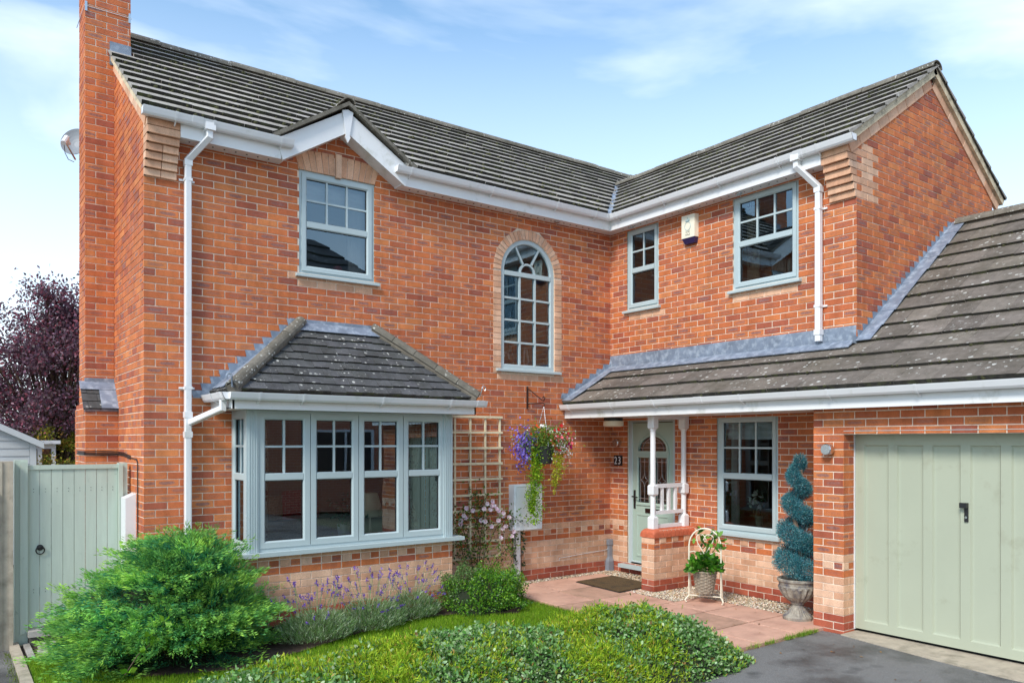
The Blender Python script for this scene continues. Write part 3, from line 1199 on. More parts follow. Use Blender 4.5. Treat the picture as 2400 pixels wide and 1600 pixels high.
# gablet roof: two thick slopes dying into the main roof, verge strip, ridge
GF = -.27
gz0, gzt = 5.06, 5.06 + .88 * GP                            # eave level of the gablet slope, its apex
yb = (gzt - 5.10) / RT - EAVE
mb = MB()
for s in (-1, 1):
    e0 = Vector((GC + s * .86, GF, gz0 + .012))
    ap0 = Vector((GC, GF, gzt + .02))
    ap1 = Vector((GC, yb + .1, gzt + .02))
    e1 = Vector((GC + s * .86, -.1, gz0 + .012))
    up = Vector((0, 0, .045))
    A = [e0, ap0, ap1, e1] if s < 0 else [ap0, e0, e1, ap1]
    B = [p + up for p in A]
    mb.poly(B)
    mb.poly(A[::-1])
    mb.loops(A, B)
gab_roof = mb.build('gablet_roof', M['ridge'], house, attrs=True)
half_round((GC, GF - .005, gzt + .05), (GC, yb + .05, gzt + .05), .085, 'ridge_tile', gab_roof, seg=.42, squash=.7)
for s in (-1, 1):                                           # stepped tile ends along the gablet verge
    for i in range(3):
        mb = MB()
        f0, f1 = i / 3, (i + 1) / 3
        x0, x1 = GC + s * .86 * (1 - f0), GC + s * .86 * (1 - f1)
        za, zb_ = gz0 + .88 * GP * f0 + .05, gz0 + .88 * GP * f1 + .035
        q = [(x0, za), (x1, zb_), (x1, zb_ + .018), (x0, za + .026)]
        if s > 0:
            q = [q[1], q[0], q[3], q[2]]
        mb.fprism(FM, q, .05, .262)
        mb.build('verge_tile', M['tile_edge'], gab_roof)
# verge mortar under the tile ends of the two gables
for pl, u, ta, tb_, sgn, own in ((P_main, -6.34, .0, 1.92, -1, 'main'), (P_wing, 3.85, .0, HW, 1, 'wing'), (P_wingb, -3.85, .0, HW, -1, 'wing')):
    mb = MB()
    a, b = sorted((u, u - sgn * .06))
    slab(pl, [(a, ta), (b, ta), (b, tb_), (a, tb_)], -.085, -.004, mb)
    mb.build('verge_mortar', M['plaster'], roofs[own])

# ------------------------------------------------------------------ lead
def stepped(fr, xline, z0, z1, back, name, lean=.035, tooth=.20, d=.004):
    mb = MB()
    k = math.ceil(z0 / CH)
    while k * CH <= z1:
        zt = k * CH + .003
        zb_ = zt - CH
        xt, xb = xline(zt), xline(max(zb_, z0 - .08))
        q = [(xb - tooth + .075 + lean, zb_), (xb + back, zb_), (xt + back, zt), (xt - tooth, zt)]
        mb.fprism(fr, q, d, d + .005)
        k += 1
    return mb.build(name, M['lead'], house)


stepped(FM, lambda z: BX0 + (z - BZ0) * .96 / (BZ1 - BZ0) + .02, 2.40, 3.23, .04, 'stepped_flashing', tooth=.25)
stepped(FM, lambda z: -.93 + (z - 2.40) / .57 + .0, 2.50, 3.10, .05, 'stepped_flashing', tooth=.27)
stepped(FG, lambda z: (z - 2.925) / .738 + .0, 3.0, 4.58, .05, 'stepped_flashing', tooth=.20)
mb = MB()
mb.fbox(FM, -4.82, -3.75, 3.15, 3.235, .003, .010)
mb.build('apron_flashing', M['lead'], house)
mb = MB()
slab(P_bf, [(.86, .66), (1.94, .66), (1.83, .75), (.96, .75)], .030, .038, mb)
mb.build('apron_flashing', M['lead'], house)
mb = MB()
slab(P_bl, [(.0, .03), (.40, .03), (.06, .90), (.0, .90)], .029, .037, mb)
mb.build('apron_flashing', M['lead'], house)
mb = MB()
slab(P_br, [(-.06, .05), (.0, .05), (.0, .9), (-.06, .9)], .018, .026, mb)
mb.build('apron_flashing', M['lead'], house)
for a, b in ((.0, 1.9), (1.9, 3.8)):                        # upstand over the porch roof, two lapped lengths
    mb = MB()
    mb.fbox(FR, a + .004, b, 2.90, 3.125, .003, .010 + (.004 if a else 0))
    slab(P_can, [(a + .004, .78), (b, .78), (b, .93), (a + .004, .93)], .040, .048 + (.003 if a else 0), mb)
    mb.build('porch_flashing', M['lead'], house)
mb = MB()
slab(P_can, [(.0, .02), (.19, .02), (.19, .93), (.0, .93)], .042, .050, mb)
mb.build('porch_flashing', M['lead'], house)
mb = MB()
e = [(0, 3.80)]
for i in range(9):                                          # soaker dressed over each tile row beside the gable
    t0, t1 = i * 2.2 / 9 - .01, (i + 1) * 2.2 / 9
    slab(P_gar, [(3.80, t0), (3.98 + random.uniform(-.012, .012), t0), (3.97, t1), (3.80, t1)], .042 - .004 * (i % 2), .048 - .004 * (i % 2), mb)
mb.build('garage_flashing', M['lead'], house)
mb = MB()
v0, v1 = Vector((-.27, -.27, 5.10 - .005)), Vector((1.62, 1.55, 5.10 + RW * 1.87 + .012))
for s in (-1, 1):
    off = Vector((s * .075, -s * .075, .035))
    A = [v0, v0 + off, v1 + off, v1] if s > 0 else [v0 + off, v0, v1, v1 + off]
    mb.poly([p + Vector((0, 0, .012)) for p in A])
mb.build('valley_lead', M['lead'], roofs['main'])
mb = MB()
mb.fbox(FC2, -6.606, -6.30, 2.47, 2.60, .002, .008)         # chimney shoulder and roof collar
mb.build('chimney_flashing', M['lead'], chimney)
mb = MB()
slab(P_sh, [(-6.47, 0), (-6.285, 0), (-6.285, .29), (-6.47, .29)], .018, .026, mb)
slab(P_sh, [(-6.66, .20), (-6.285, .20), (-6.285, .29), (-6.66, .29)], .026, .032, mb)
slab(P_sh, [(-6.64, .0), (-6.30, .0), (-6.30, .27), (-6.64, .27)], -.03, -.002, mb)
mb.build('shoulder_lead', M['lead'], chimney)
mb = MB()
mb.fbox(FC2, -6.35, -6.125, 6.20, 6.47, .002, .010)
mb.build('chimney_flashing', M['lead'], chimney)
mb = MB()
for z in (6.80,):                                           # aerial lashing wire round the stack
    mb.tube([(-6.607, 2.2, z), (-6.607, 1.593, z), (-6.123, 1.593, z), (-6.123, 2.2, z)], .004, 5)
    for x in (-6.59, -6.14):
        mb.fbox(FC2, x - .012, x + .012, z - .06, z + .05, .002, .012)
mb.build('lashing_wire', M['chrome'], chimney)

# ------------------------------------------------------------------ eaves joinery
def board(name, fr, u0, u1, z0, z1, d0, d1, mat='upvc_dirty', parent=house):
    mb = MB()
    mb.fbox(fr, u0, u1, z0, z1, d0, d1)
    return mb.build(name, M[mat], parent)


board('fascia', FM, -6.0, GC - .75, 4.885, 5.06, .18, .20)
board('fascia', FM, GC + .75, -.18, 4.885, 5.06, .18, .20)
board('fascia', FR, .202, 3.5, 4.885, 5.06, .18, .20)
board('soffit', FM, -6.0, GC - .70, 4.895, 4.91, .0, .178)
board('soffit', FM, GC + .70, 0, 4.895, 4.91, .0, .178)
board('soffit', FR, .0, 3.5, 4.893, 4.906, .0, .178)
mb = MB()
for fr, a, b in ((FM, -5.9, GC - .8), (FM, GC + .85, -.3), (FR, .35, 3.4)):
    u = a
    while u < b:                                            # small vent holes along the soffit boards
        mb.fbox(fr, u, u + .012, 4.889, 4.8945 if fr is FM else 4.8925, .085, .10)
        u += .115
mb.build('soffit_vent', M['rubber'], house, kind='stuff')
for fr, u in ((FM, -1.10), (FR, .52), (FR, 2.35)):
    mb = MB()
    c = fr.p(u, 4.878, .10)
    mb.lathe([(.036, 0), (.042, .006), (.042, .014)], c, 16)
    o = mb.build('soffit_light', M['chrome'], house, smooth=True)
# gablet barge boards and finial
for s in (-1, 1):
    mb = MB()
    pts = [(GC + s * .735, 4.878), (GC, 4.878 + .735 * GP), (GC, 4.878 + .735 * GP + .25), (GC + s * .80, 4.878 + .215)]
    if s > 0:
        pts = pts[::-1]
    else:
        pts = pts
    if s < 0:
        pts = [pts[0], pts[1], pts[2], pts[3]]
    mb.fprism(FM, pts, .19, .213 + .001 * s)
    mb.build('barge_board', M['upvc_dirty'], house)
    mb = MB()                                               # sloping soffit behind it
    A = [(GC + s * .735, 4.889), (GC, 4.889 + .735 * GP)]
    P0 = [FM.p(*A[0], .0), FM.p(*A[1], .0), FM.p(*A[1], .19), FM.p(*A[0], .19)]
    up = Vector((0, 0, .02))
    mb.poly(P0)
    mb.poly([p + up for p in P0][::-1])
    mb.loops(P0, [p + up for p in P0])
    mb.build('soffit', M['upvc_dirty'], house)
mb = MB()
tz = 4.878 + .735 * GP
mb.fprism(FM, [(GC - .022, tz - .03), (GC - .032, tz - .055), (GC, tz - .115), (GC + .032, tz - .055), (GC + .022, tz - .03), (GC + .066, tz + .235), (GC, tz + .255), (GC - .066, tz + .235)], .214, .232)
mb.build('finial', M['upvc'], house)

GUT = [(0, 0), (0, -.062), (.012, -.072), (.070, -.074), (.086, -.055), (.104, -.012), (.108, 0), (.103, 0), (.098, -.012), (.081, -.052), (.066, -.068), (.014, -.066), (.006, -.058), (.006, 0)]


def gutter(A, B, side, brackets, unions=(), name='gutter', ends=True):
    mb = MB()
    mb.extrude(GUT, A, B, side)
    A, B, side = Vector(A), Vector(B), Vector(side)
    if ends:
        for c in (A, B):
            t = (B - A).normalized()
            poly = [c + side * x + Vector((0, 0, y)) for x, y in GUT[:7]]
            mb.poly(poly)
            mb.poly(poly[::-1])
    g = weld(mb.build(name, M['upvc'], house))
    t = (B - A).normalized()
    big = [(x * 1.03 + (.002 if x > .02 else -.0), y * 1.05 + .002) for x, y in GUT[1:7]]
    for s in brackets:
        b = MB()
        P = [A + t * (s - .012) + side * x + Vector((0, 0, y)) for x, y in big]
        Q = [A + t * (s + .012) + side * x + Vector((0, 0, y)) for x, y in big]
        P2 = [p + Vector((0, 0, -.003)) - side * -.003 for p in P]
        Q2 = [p + Vector((0, 0, -.003)) - side * -.003 for p in Q]
        b.loops(P2, Q2, closed=False)
        b.loops(P, Q, closed=False)
        b.loops(P, P2, closed=False)
        b.loops(Q2, Q, closed=False)
        # the foot that hooks back to the fascia
        b.tube([A + t * s + side * .055 + Vector((0, 0, -.078)), A + t * s + side * .015 + Vector((0, 0, -.10)), A + t * s + Vector((0, 0, -.105))], .007, 6)
        b.build('gutter_bracket', M['upvc'], g)
    for s in unions:
        b = MB()
        P = [A + t * (s - .05) + side * (x * 1.045) + Vector((0, 0, y * 1.07 + .003)) for x, y in GUT[:7]]
        Q = [A + t * (s + .05) + side * (x * 1.045) + Vector((0, 0, y * 1.07 + .003)) for x, y in GUT[:7]]
        b.loops(P, Q)
        b.poly(P[::-1])
        b.poly(Q)
        b.build('gutter_union', M['upvc'], g)
    return g


ZG = 5.085
gutter((-6.36, -.20, ZG), (GC - .64, -.20, ZG), (0, -1, 0), (.30, .66, 1.35), (.50,))
gutter((GC + .60, -.20, ZG), (-.26, -.20, ZG), (0, -1, 0), (.18, 1.35, 2.4, 3.1))
gutter((-.20, -.26, ZG), (-.20, -3.92, ZG), (-1, 0, 0), (.15, 1.0, 1.9, 2.75, 3.25), (3.02,))
mb = MB()                                                   # inside corner piece
for s in range(2):
    A, B = ((-.34, -.20), (-.20, -.20)) if s == 0 else ((-.20, -.20), (-.20, -.34))
    side = (0, -1, 0) if s == 0 else (-1, 0, 0)
    mb.extrude([(x * 1.05, y * 1.06 + .004) for x, y in GUT[:7]], (*A, ZG), (*B, ZG), side)
mb.build('gutter_corner', M['upvc'], house)
ZC = 2.385
gutter((-.885, .02 - .03, ZC), (-.885, -7.0, ZC), (-1, 0, 0), (.17, 1.0, 1.75, 3.02, 4.05, 4.9, 5.9), (2.45,))
board('fascia', FR, .01, 2.22, 2.20, 2.37, .867, .885)
board('fascia', FR, 2.223, 6.98, 2.20, 2.37, .868, .8865)
board('soffit', FR, .0, 3.735, 2.206, 2.22, .0, .866)
board('soffit', FR, 3.735, 6.9, 2.212, 2.225, .70, .866)
ZB = 2.352
gutter((-5.70, -.74, ZB), (-2.76, -.74, ZB), (0, -1, 0), (.28, .72, 1.6, 2.45), (2.85,))
gutter((-5.66, -.02, ZB), (-5.66, -.76, ZB), (-1, 0, 0), (.35,), (.62,))
board('fascia', FB, -5.665, -2.86, 2.195, 2.335, .178, .20)
board('fascia', FBL, .0, .74, 2.195, 2.335, .18, .20)
board('fascia', FBR, -.74, .0, 2.195, 2.335, .18, .20)
mb = MB()
mb.box((-5.66, -.72, 2.198), (-2.86, -.0, 2.21))
mb.build('soffit', M['upvc_dirty'], house)


def sqpipe(mb, pts, w=.066, mat=0):
    pts = [Vector(p) for p in pts]
    rings = []
    for i, p in enumerate(pts):
        t0 = (pts[i] - pts[i - 1]).normalized() if i else None
        t1 = (pts[i + 1] - pts[i]).normalized() if i < len(pts) - 1 else None
        t = ((t0 or t1) + (t1 or t0)).normalized()
        ref = W_REF
        b1 = (ref - t * ref.dot(t)).normalized()
        b2 = t.cross(b1)
        k = 1 / max(.5, (t0 or t1).dot(t)) if t0 and t1 else 1
        h = w / 2
        c = .008
        corners = [(h - c, h), (h, h - c), (h, -h + c), (h - c, -h), (-h + c, -h), (-h, -h + c), (-h, h - c), (-h + c, h)]
        rings.append([p + b1 * x + b2 * y * k for x, y in corners])
    for a, b in zip(rings, rings[1:]):
        mb.loops(a, b, mat)
    mb.poly(rings[0][::-1], mat)
    mb.poly(rings[-1], mat)


def clip(fr, u, z, parent):
    mb = MB()
    mb.fbox(fr, u - .038, u + .038, z - .014, z + .014, .022, .096)
    for s in (-1, 1):
        mb.fbox(fr, u + s * .055 - .02, u + s * .055 + .02, z - .010, z + .010, .0, .018)
    mb.build('pipe_clip', M['upvc'], parent)


W_REF = Vector((1, 0, 0))
mb = MB()
sqpipe(mb, [(-5.74, -.245, 5.03), (-5.74, -.245, 4.93), (-5.90, -.06, 4.72), (-5.90, -.06, -.05)])
mb.box((-5.79, -.30, 4.99), (-5.69, -.20, 5.085))
dp = weld(mb.build('downpipe', M['upvc'], house))
tag(dp, 'white square downpipe on the main front wall')
for z in (4.52, 2.42, .9):
    clip(FM, -5.90, z, dp)
for z in (4.72, 2.18, 1.98):
    mb = MB()
    mb.fbox(FM, -5.938, -5.862, z - .06, z, .022, .098)
    mb.build('pipe_socket', M['upvc'], dp)
mb = MB()
sqpipe(mb, [(-5.71, -.60, 2.30), (-5.71, -.60, 2.20), (-5.88, -.07, 2.07)], .06)
mb.build('branch_pipe', M['upvc'], dp)
W_REF = Vector((0, 1, 0))
mb = MB()
sqpipe(mb, [(-.245, -3.24, 5.03), (-.245, -3.24, 4.93), (-.06, -3.39, 4.70), (-.06, -3.39, 2.99)])
mb.box((-.30, -3.29, 4.99), (-.20, -3.19, 5.085))
dp2 = weld(mb.build('downpipe', M['upvc'], house))
tag(dp2, 'white square downpipe on the right wing ending over the porch roof')
for z in (4.46, 3.38):
    clip(FR, 3.39, z, dp2)
for z in (4.70, 3.12):
    mb = MB()
    mb.fbox(FR, 3.352, 3.428, z - .06, z, .022, .098)
    mb.build('pipe_socket', M['upvc'], dp2)
# ------------------------------------------------------------------ windows
def pane(fr, pts, d, parent):
    mb = MB()
    mb.poly([fr.p(u, z, d) for u, z in pts])
    mb.build('pane', M['glass'], parent)


def bars(fr, u0, u1, z0, z1, nc, nr, parent, w=.022, d0=-.042, d1=-.022, mat='sage'):
    for i in range(1, nc):
        u = u0 + (u1 - u0) * i / nc
        mb = MB()
        mb.fprism(fr, [(u - w / 2, z0), (u + w / 2, z0), (u + w / 2, z1), (u - w / 2, z1)], d0, d1)
        mb.build('glazing_bar', M[mat], parent)
    for j in range(1, nr):
        z = z0 + (z1 - z0) * j / nr
        for i in range(nc):
            a, b = u0 + (u1 - u0) * i / nc + (w / 2 if i else 0), u0 + (u1 - u0) * (i + 1) / nc - (w / 2 if i < nc - 1 else 0)
            mb = MB()
            mb.fbox(fr, a, b, z - w / 2, z + w / 2, d0, d1 - .001)
            mb.build('glazing_bar', M[mat], parent)


def light(fr, u0, u1, z0, z1, nc, nr, parent, split=.52, sw=.058, d=-.004):
    """one casement: sash, rail, glazing bars over a clear lower pane"""
    mb = MB()
    mb.fring(fr, u0, u1, z0, z1, sw, d - .06, d, .014)
    zm = z1 - (z1 - z0) * split
    a, b = u0 + sw, u1 - sw
    mb.fprism(fr, [(a - .002, zm - .030), (b + .002, zm - .030), (b + .002, zm + .030), (a - .002, zm + .030)], d - .055, d - .004)
    mb.fprism(fr, [(a, zm - .038), (b, zm - .038), (b, zm + .038), (a, zm + .038)], d - .055, d - .016)
    s = mb.build('sash', M['sage'], parent)
    g = MB()
    g.fring(fr, a - .001, b + .001, zm + .037, z1 - sw + .001, .007, d - .05, d - .026, .001)
    g.fring(fr, a - .001, b + .001, z0 + sw - .001, zm - .037, .007, d - .05, d - .026, .001)
    g.build('glazing_seal', M['rubber'], parent)
    pane(fr, [(a, zm + .035), (b, zm + .035), (b, z1 - sw), (a, z1 - sw)], d - .036, parent)
    pane(fr, [(a, z0 + sw), (b, z0 + sw), (b, zm - .035), (a, zm - .035)], d - .036, parent)
    bars(fr, a, b, zm + .036, z1 - sw, nc, nr, parent, d0=d - .048, d1=d - .022)


def sill(fr, u0, u1, z, parent, out=.055, ext=.045):
    mb = MB()
    A = [fr.p(u0 - ext, z - .042, -.05), fr.p(u0 - ext, z - .042, out), fr.p(u0 - ext, z - .014, out), fr.p(u0 - ext, z + .004, -.02), fr.p(u0 - ext, z + .004, -.05)]
    B = [fr.p(u1 + ext, z - .042, -.05), fr.p(u1 + ext, z - .042, out), fr.p(u1 + ext, z - .014, out), fr.p(u1 + ext, z + .004, -.02), fr.p(u1 + ext, z + .004, -.05)]
    mb.loops(A, B)
    mb.poly(A[::-1])
    mb.poly(B)
    return weld(mb.build('sill', M['sage'], parent))


def window(fr, w, nc, nr, label, with_sill=True, split=.52):
    u0, u1, z0, z1 = w
    mb = MB()
    mb.fring(fr, u0, u1, z0, z1, .052, -.10, -.018, .008)
    win = mb.build('window', M['sage'], house)
    tag(win, label)
    light(fr, u0 + .034, u1 - .034, z0 + .034, z1 - .034, nc, nr, win, split)
    r = MB()                                                # reveal of the brick opening
    P = lambda d: [fr.p(u0, z0, d), fr.p(u1, z0, d), fr.p(u1, z1, d), fr.p(u0, z1, d)]
    r.loops(P(-.006), P(-.12))
    r.build('reveal', M['mortar'], win)
    if with_sill:
        sill(fr, u0, u1, z0, win)
    return win


win1 = window(FM, W1, 3, 2, 'casement under the small front gablet')
win2 = window(FR, W2, 2, 2, 'narrow casement beside the inner corner')
win3 = window(FR, W3, 3, 2, 'casement under the right wing eaves')
win4 = window(FR, W4, 3, 2, 'casement beside the porch')

# round headed landing window
AU, AZ, AR = AC[0], AC[1], .45
mb = MB()
def arch_loop(r_out, zb_, d, n=24):
    h = r_out
    pts = [(AU - h, zb_), (AU + h, zb_)] + [(AU + h * math.cos(math.pi * i / n), AZ + h * math.sin(math.pi * i / n)) for i in range(n + 1)]
    return [FM.p(u, z, d) for u, z in pts]
Ls = [arch_loop(.45, 2.845, -.10), arch_loop(.45, 2.845, -.015), arch_loop(.398, 2.897, -.015), arch_loop(.388, 2.907, -.027), arch_loop(.388, 2.907, -.10)]
for a, b in zip(Ls, Ls[1:]):
    mb.loops(a, b)
arch = weld(mb.build('arched_window', M['sage'], house))
tag(arch, 'tall round headed landing window')
mb = MB()
mb.fbox(FM, AU - .39, AU + .39, AZ - .055, AZ + .005, -.09, -.012)
mb.build('transom', M['sage'], arch)
sill(FM, AU - .45, AU + .45, 2.845, arch, ext=.09)
bars(FM, AU - .388, AU + .388, 2.907, AZ - .055, 3, 4, arch, w=.026, d0=-.07, d1=-.022)
for q in (math.pi / 3, 2 * math.pi / 3):
    mb = MB()
    c, s_ = math.cos(q), math.sin(q)
    pts = [(AU + c * .13 + s_ * .012, AZ + s_ * .13 - c * .012), (AU + c * .39 + s_ * .012, AZ + s_ * .39 - c * .012), (AU + c * .39 - s_ * .012, AZ + s_ * .39 + c * .012), (AU + c * .13 - s_ * .012, AZ + s_ * .13 + c * .012)]
    mb.fprism(FM, pts, -.07, -.024)
    mb.build('glazing_bar', M['sage'], arch)
mb = MB()
arc = lambda r, n=12: [(AU + r * math.cos(math.pi * i / n), AZ + .004 + r * math.sin(math.pi * i / n)) for i in range(n + 1)]
o_, i_ = arc(.135), arc(.108)
mb.loops([FM.p(u, z, -.024) for u, z in o_], [FM.p(u, z, -.024) for u, z in i_], closed=False)
mb.loops([FM.p(u, z, -.07) for u, z in o_], [FM.p(u, z, -.024) for u, z in o_], closed=False)
mb.loops([FM.p(u, z, -.024) for u, z in i_], [FM.p(u, z, -.07) for u, z in i_], closed=False)
mb.build('glazing_bar', M['sage'], arch)
pane(FM, [(AU - .388, 2.907), (AU + .388, 2.907), (AU + .388, AZ - .05), (AU - .388, AZ - .05)], -.045, arch)
pane(FM, [(AU + .388 * math.cos(math.pi * i / 20), AZ + .388 * math.sin(math.pi * i / 20)) for i in range(21)], -.045, arch)
r = MB()
r.loops(arch_loop(.452, 2.84, -.006), arch_loop(.452, 2.84, -.13))
r.build('reveal', M['mortar'], arch)

# bay window: four front lights, one in each cheek, corner posts, deep sill
mb = MB()
for (fr, u0, u1) in ((FB, -5.46, -3.06), (FBL, 0.0, .54), (FBR, -.54, 0)):
    mb.fring(fr, u0, u1, .765, 2.195, .045, -.07, -.012, .006)
bay = mb.build('bay_window', M['sage'], house)
tag(bay, 'projecting bay of four tall casements')
x0, x1 = -5.46 + .115, -3.06 - .10
for i in range(4):
    a, b = x0 + (x1 - x0) * i / 4 + .004, x0 + (x1 - x0) * (i + 1) / 4 - .004
    light(FB, a, b, .80, 2.17, 2, 2, bay, .475, .070)
light(FBL, .03, .47, .80, 2.17, 2, 2, bay, .475, .062)
light(FBR, -.50, -.03, .80, 2.17, 2, 2, bay, .475, .062)
for x, s in ((-5.46, 1), (-3.06, -1)):                      # reeded corner posts
    mb = MB()
    a, b = sorted((x, x + s * .115))
    mb.box((a - .006, -.548, .76), (b, -.46, 2.196))
    for j in range(4):
        u = x + s * (.022 + j * .024)
        mb.fbox(FB, u - .006, u + .006, .768, 2.19, .008, .014)
    mb.build('corner_post', M['sage'], bay)
mb = MB()
E_ = .075
mb.box((-5.46 - E_, -.54 - E_, .722), (-3.06 + E_ + .05, -.40, .764))
mb.box((-5.46 - E_, -.40, .722), (-5.36, -.0, .7638))
mb.box((-3.16, -.40, .722), (-3.06 + E_ + .05, -.0, .7638))
mb.build('sill', M['sage'], bay)

# ------------------------------------------------------------------ rooms seen through the glass
M['room'] = mat_plain('room_wall', lin(178, 150, 122), .9, .12, 1.2)
M['floor_in'] = mat_plain('room_carpet', lin(84, 70, 58), .95, .1, 20)
M['landing'] = mat_plain('landing_wall', lin(150, 142, 130), .9, .06, 2)


def room(a, b, name, front, mat='room'):
    """inside of a box, open towards the front"""
    (x0, y0, z0), (x1, y1, z1) = a, b
    mb = MB()
    F = {'x': [(x0, y0, z0), (x0, y1, z0), (x0, y1, z1), (x0, y0, z1)], 'X': [(x1, y1, z0), (x1, y0, z0), (x1, y0, z1), (x1, y1, z1)],
         'y': [(x1, y0, z0), (x0, y0, z0), (x0, y0, z1), (x1, y0, z1)], 'Y': [(x0, y1, z0), (x1, y1, z0), (x1, y1, z1), (x0, y1, z1)],
         'z': [(x0, y0, z0), (x1, y0, z0), (x1, y1, z0), (x0, y1, z0)], 'Z': [(x0, y1, z1), (x1, y1, z1), (x1, y0, z1), (x0, y0, z1)]}
    for k, q in F.items():
        if k != front:
            mb.poly(q, 1 if k == 'z' else 0)
    return mb.build('room', [M[mat], M['floor_in']], house)


room((-6.1, .02, .1), (-2.5, 3.25, 2.35), 'lounge', 'y')
mb = MB()                                                   # window board and head lining in the bay
mb.box((-5.40, -.46, .70), (-3.12, .06, .764))
mb.box((-5.44, -.46, 2.199), (-3.08, .06, 2.215))
mb.build('window_board', M['upvc'], bay)
room((-5.3, .125, 2.6), (-3.1, 2.2, 5.0), 'bedroom', 'y', 'landing')
room((-2.3, .135, 2.45), (-.7, 2.2, 5.0), 'landing', 'y', 'landing')
room((.125, -1.5, 2.6), (1.6, -.1, 5.0), 'bathroom', 'x', 'landing')
room((.125, -3.6, 2.6), (2.6, -1.7, 5.0), 'back_bedroom', 'x')
room((.125, -3.6, .1), (2.6, -1.6, 2.35), 'dining', 'x')
room((.115, -1.4, .1), (1.6, -.2, 2.35), 'hall', 'x')

# ------------------------------------------------------------------ front door
FD = FR
mb = MB()
u0, u1, z0, z1 = DOOR
mb.fring(FD, u0, u1, z0, z1 + .02, .068, -.10, -.030, .008)
dframe = MB()
dw0, dw1, dz0, dz1 = u0 + .062, u1 - .062, .165, 2.14
door = MB()


def arch_pts(cu, zb_, r, n=16, squash=.86):
    return [(cu + r * math.cos(math.pi * i / n), zb_ + r * squash * math.sin(math.pi * i / n)) for i in range(n + 1)]


cu = (dw0 + dw1) / 2
# slab with the three glazed openings cut out: built as a grid of boxes round the openings
gl_l = (dw0 + .115, cu - .055, 1.02, 1.655)
gl_r = (cu + .055, dw1 - .115, 1.02, 1.655)
DS0, DS1 = -.085, -.045
door.fbox(FD, dw0, gl_l[0], dz0, dz1, DS0, DS1)
door.fbox(FD, gl_r[1], dw1, dz0, dz1, DS0, DS1)
door.fbox(FD, gl_l[1], gl_r[0], dz0, 1.72, DS0, DS1)
door.fbox(FD, gl_l[0], gl_l[1], dz0, gl_l[2], DS0, DS1)
door.fbox(FD, gl_r[0], gl_r[1], dz0, gl_r[2], DS0, DS1)
door.fbox(FD, gl_l[0], gl_l[1], gl_l[3], 1.72, DS0, DS1)
door.fbox(FD, gl_r[0], gl_r[1], gl_r[3], 1.72, DS0, DS1)
ra = (gl_r[1] - gl_l[0]) / 2
ap = arch_pts(cu, 1.72, ra)
top_ = [(gl_r[1], dz1)] + [(gl_r[1] - 2 * ra * i / 16, dz1) for i in range(1, 17)]
for i in range(16):
    door.fprism(FD, [ap[i + 1], ap[i], top_[i], top_[i + 1]], DS0, DS1)
fdoor = door.build('front_door', M['door_sage'], house)
tag(fdoor, 'pale sage panelled front door with arched leaded light')
f = mb.build('door_frame', M['sage'], fdoor)
mb = MB()
mb.fbox(FD, u0 - .10, u1 + .02, .085, .135, -.10, .09)
mb.fbox(FD, u0 + .05, u1 - .05, .136, .168, -.10, -.03)
mb.build('threshold', M['sage'], fdoor)
r = MB()
P = lambda d: [FD.p(u0, z0, d), FD.p(u1, z0, d), FD.p(u1, z1 + .02, d), FD.p(u0, z1 + .02, d)]
r.loops(P(-.006), P(-.12))
r.build('reveal', M['mortar'], fdoor)
mo = MB()
for g in (gl_l, gl_r):
    mo.fring(FD, g[0] - .035, g[1] + .035, g[2] - .035, g[3] + .035, .038, -.046, -.030, .012)
ao, ai = arch_pts(cu, 1.725, ra + .04), arch_pts(cu, 1.76, ra - .006)
A = [FD.p(u, z, -.031) for u, z in ao + [(cu - ra - .04, 1.70), (cu + ra + .04, 1.70)]]
B = [FD.p(u, z, -.031) for u, z in ai + [(cu - ra + .01, 1.745), (cu + ra - .01, 1.745)]]
mo.loops(A, B)
mo.loops([p + FD.N * -.02 for p in A], A)
mo.loops(B, [p + FD.N * -.02 for p in B])
mo.fring(FD, dw0 + .08, cu - .02, .26, .86, .03, -.046, -.036, .010)
mo.fring(FD, cu + .02, dw1 - .08, .26, .86, .03, -.046, -.036, .010)
mo.build('panel_moulding', M['door_sage'], fdoor)
M['came'] = mat_plain('lead_came', (.55, .55, .54), .35, .05, 30, metal=.7)
for g in (gl_l, gl_r):
    pane(FD, [(g[0], g[2]), (g[1], g[2]), (g[1], g[3]), (g[0], g[3])], -.06, fdoor)
    c = MB()
    gu, w2 = (g[0] + g[1]) / 2, (g[1] - g[0]) / 2
    q = .0035
    for s in (-1, 1):
        c.fbox(FD, gu + s * w2 * .72 - q, gu + s * w2 * .72 + q, g[2] + .01, g[3] - .01, -.058, -.054)
    for z in (g[2] + .06, g[3] - .06):
        c.fbox(FD, g[0], g[1], z - q, z + q, -.0575, -.0545)
    zc = (g[2] + g[3]) / 2
    c.fbox(FD, gu - q, gu + q, zc + .11, g[3] - .01, -.058, -.054)
    c.fbox(FD, gu - q, gu + q, g[2] + .01, zc - .11, -.058, -.054)
    for sx in (-1, 1):
        for sz in (-1, 1):                                  # pointed lozenge with drawn-in sides
            pts = []
            for i in range(7):
                t = i / 6
                pts.append(FD.p(gu + sx * w2 * .72 * (t ** 1.7), zc + sz * .11 * ((1 - t) ** 1.7), -.056))
            c.tube(pts, .004, 5)
    c.build('lead_came', M['came'], fdoor)
pane(FD, arch_pts(cu, 1.745, ra - .004), -.06, fdoor)
c = MB()
c.tube([FD.p(u, z, -.056) for u, z in arch_pts(cu, 1.75, ra * .74)], .004, 5)
for z in (1.79, 1.86):
    hw = ra * math.sqrt(max(.05, 1 - ((z - 1.745) / (ra * .86)) ** 2)) - .01
    c.fbox(FD, cu - hw, cu + hw, z - .003, z + .003, -.058, -.054)
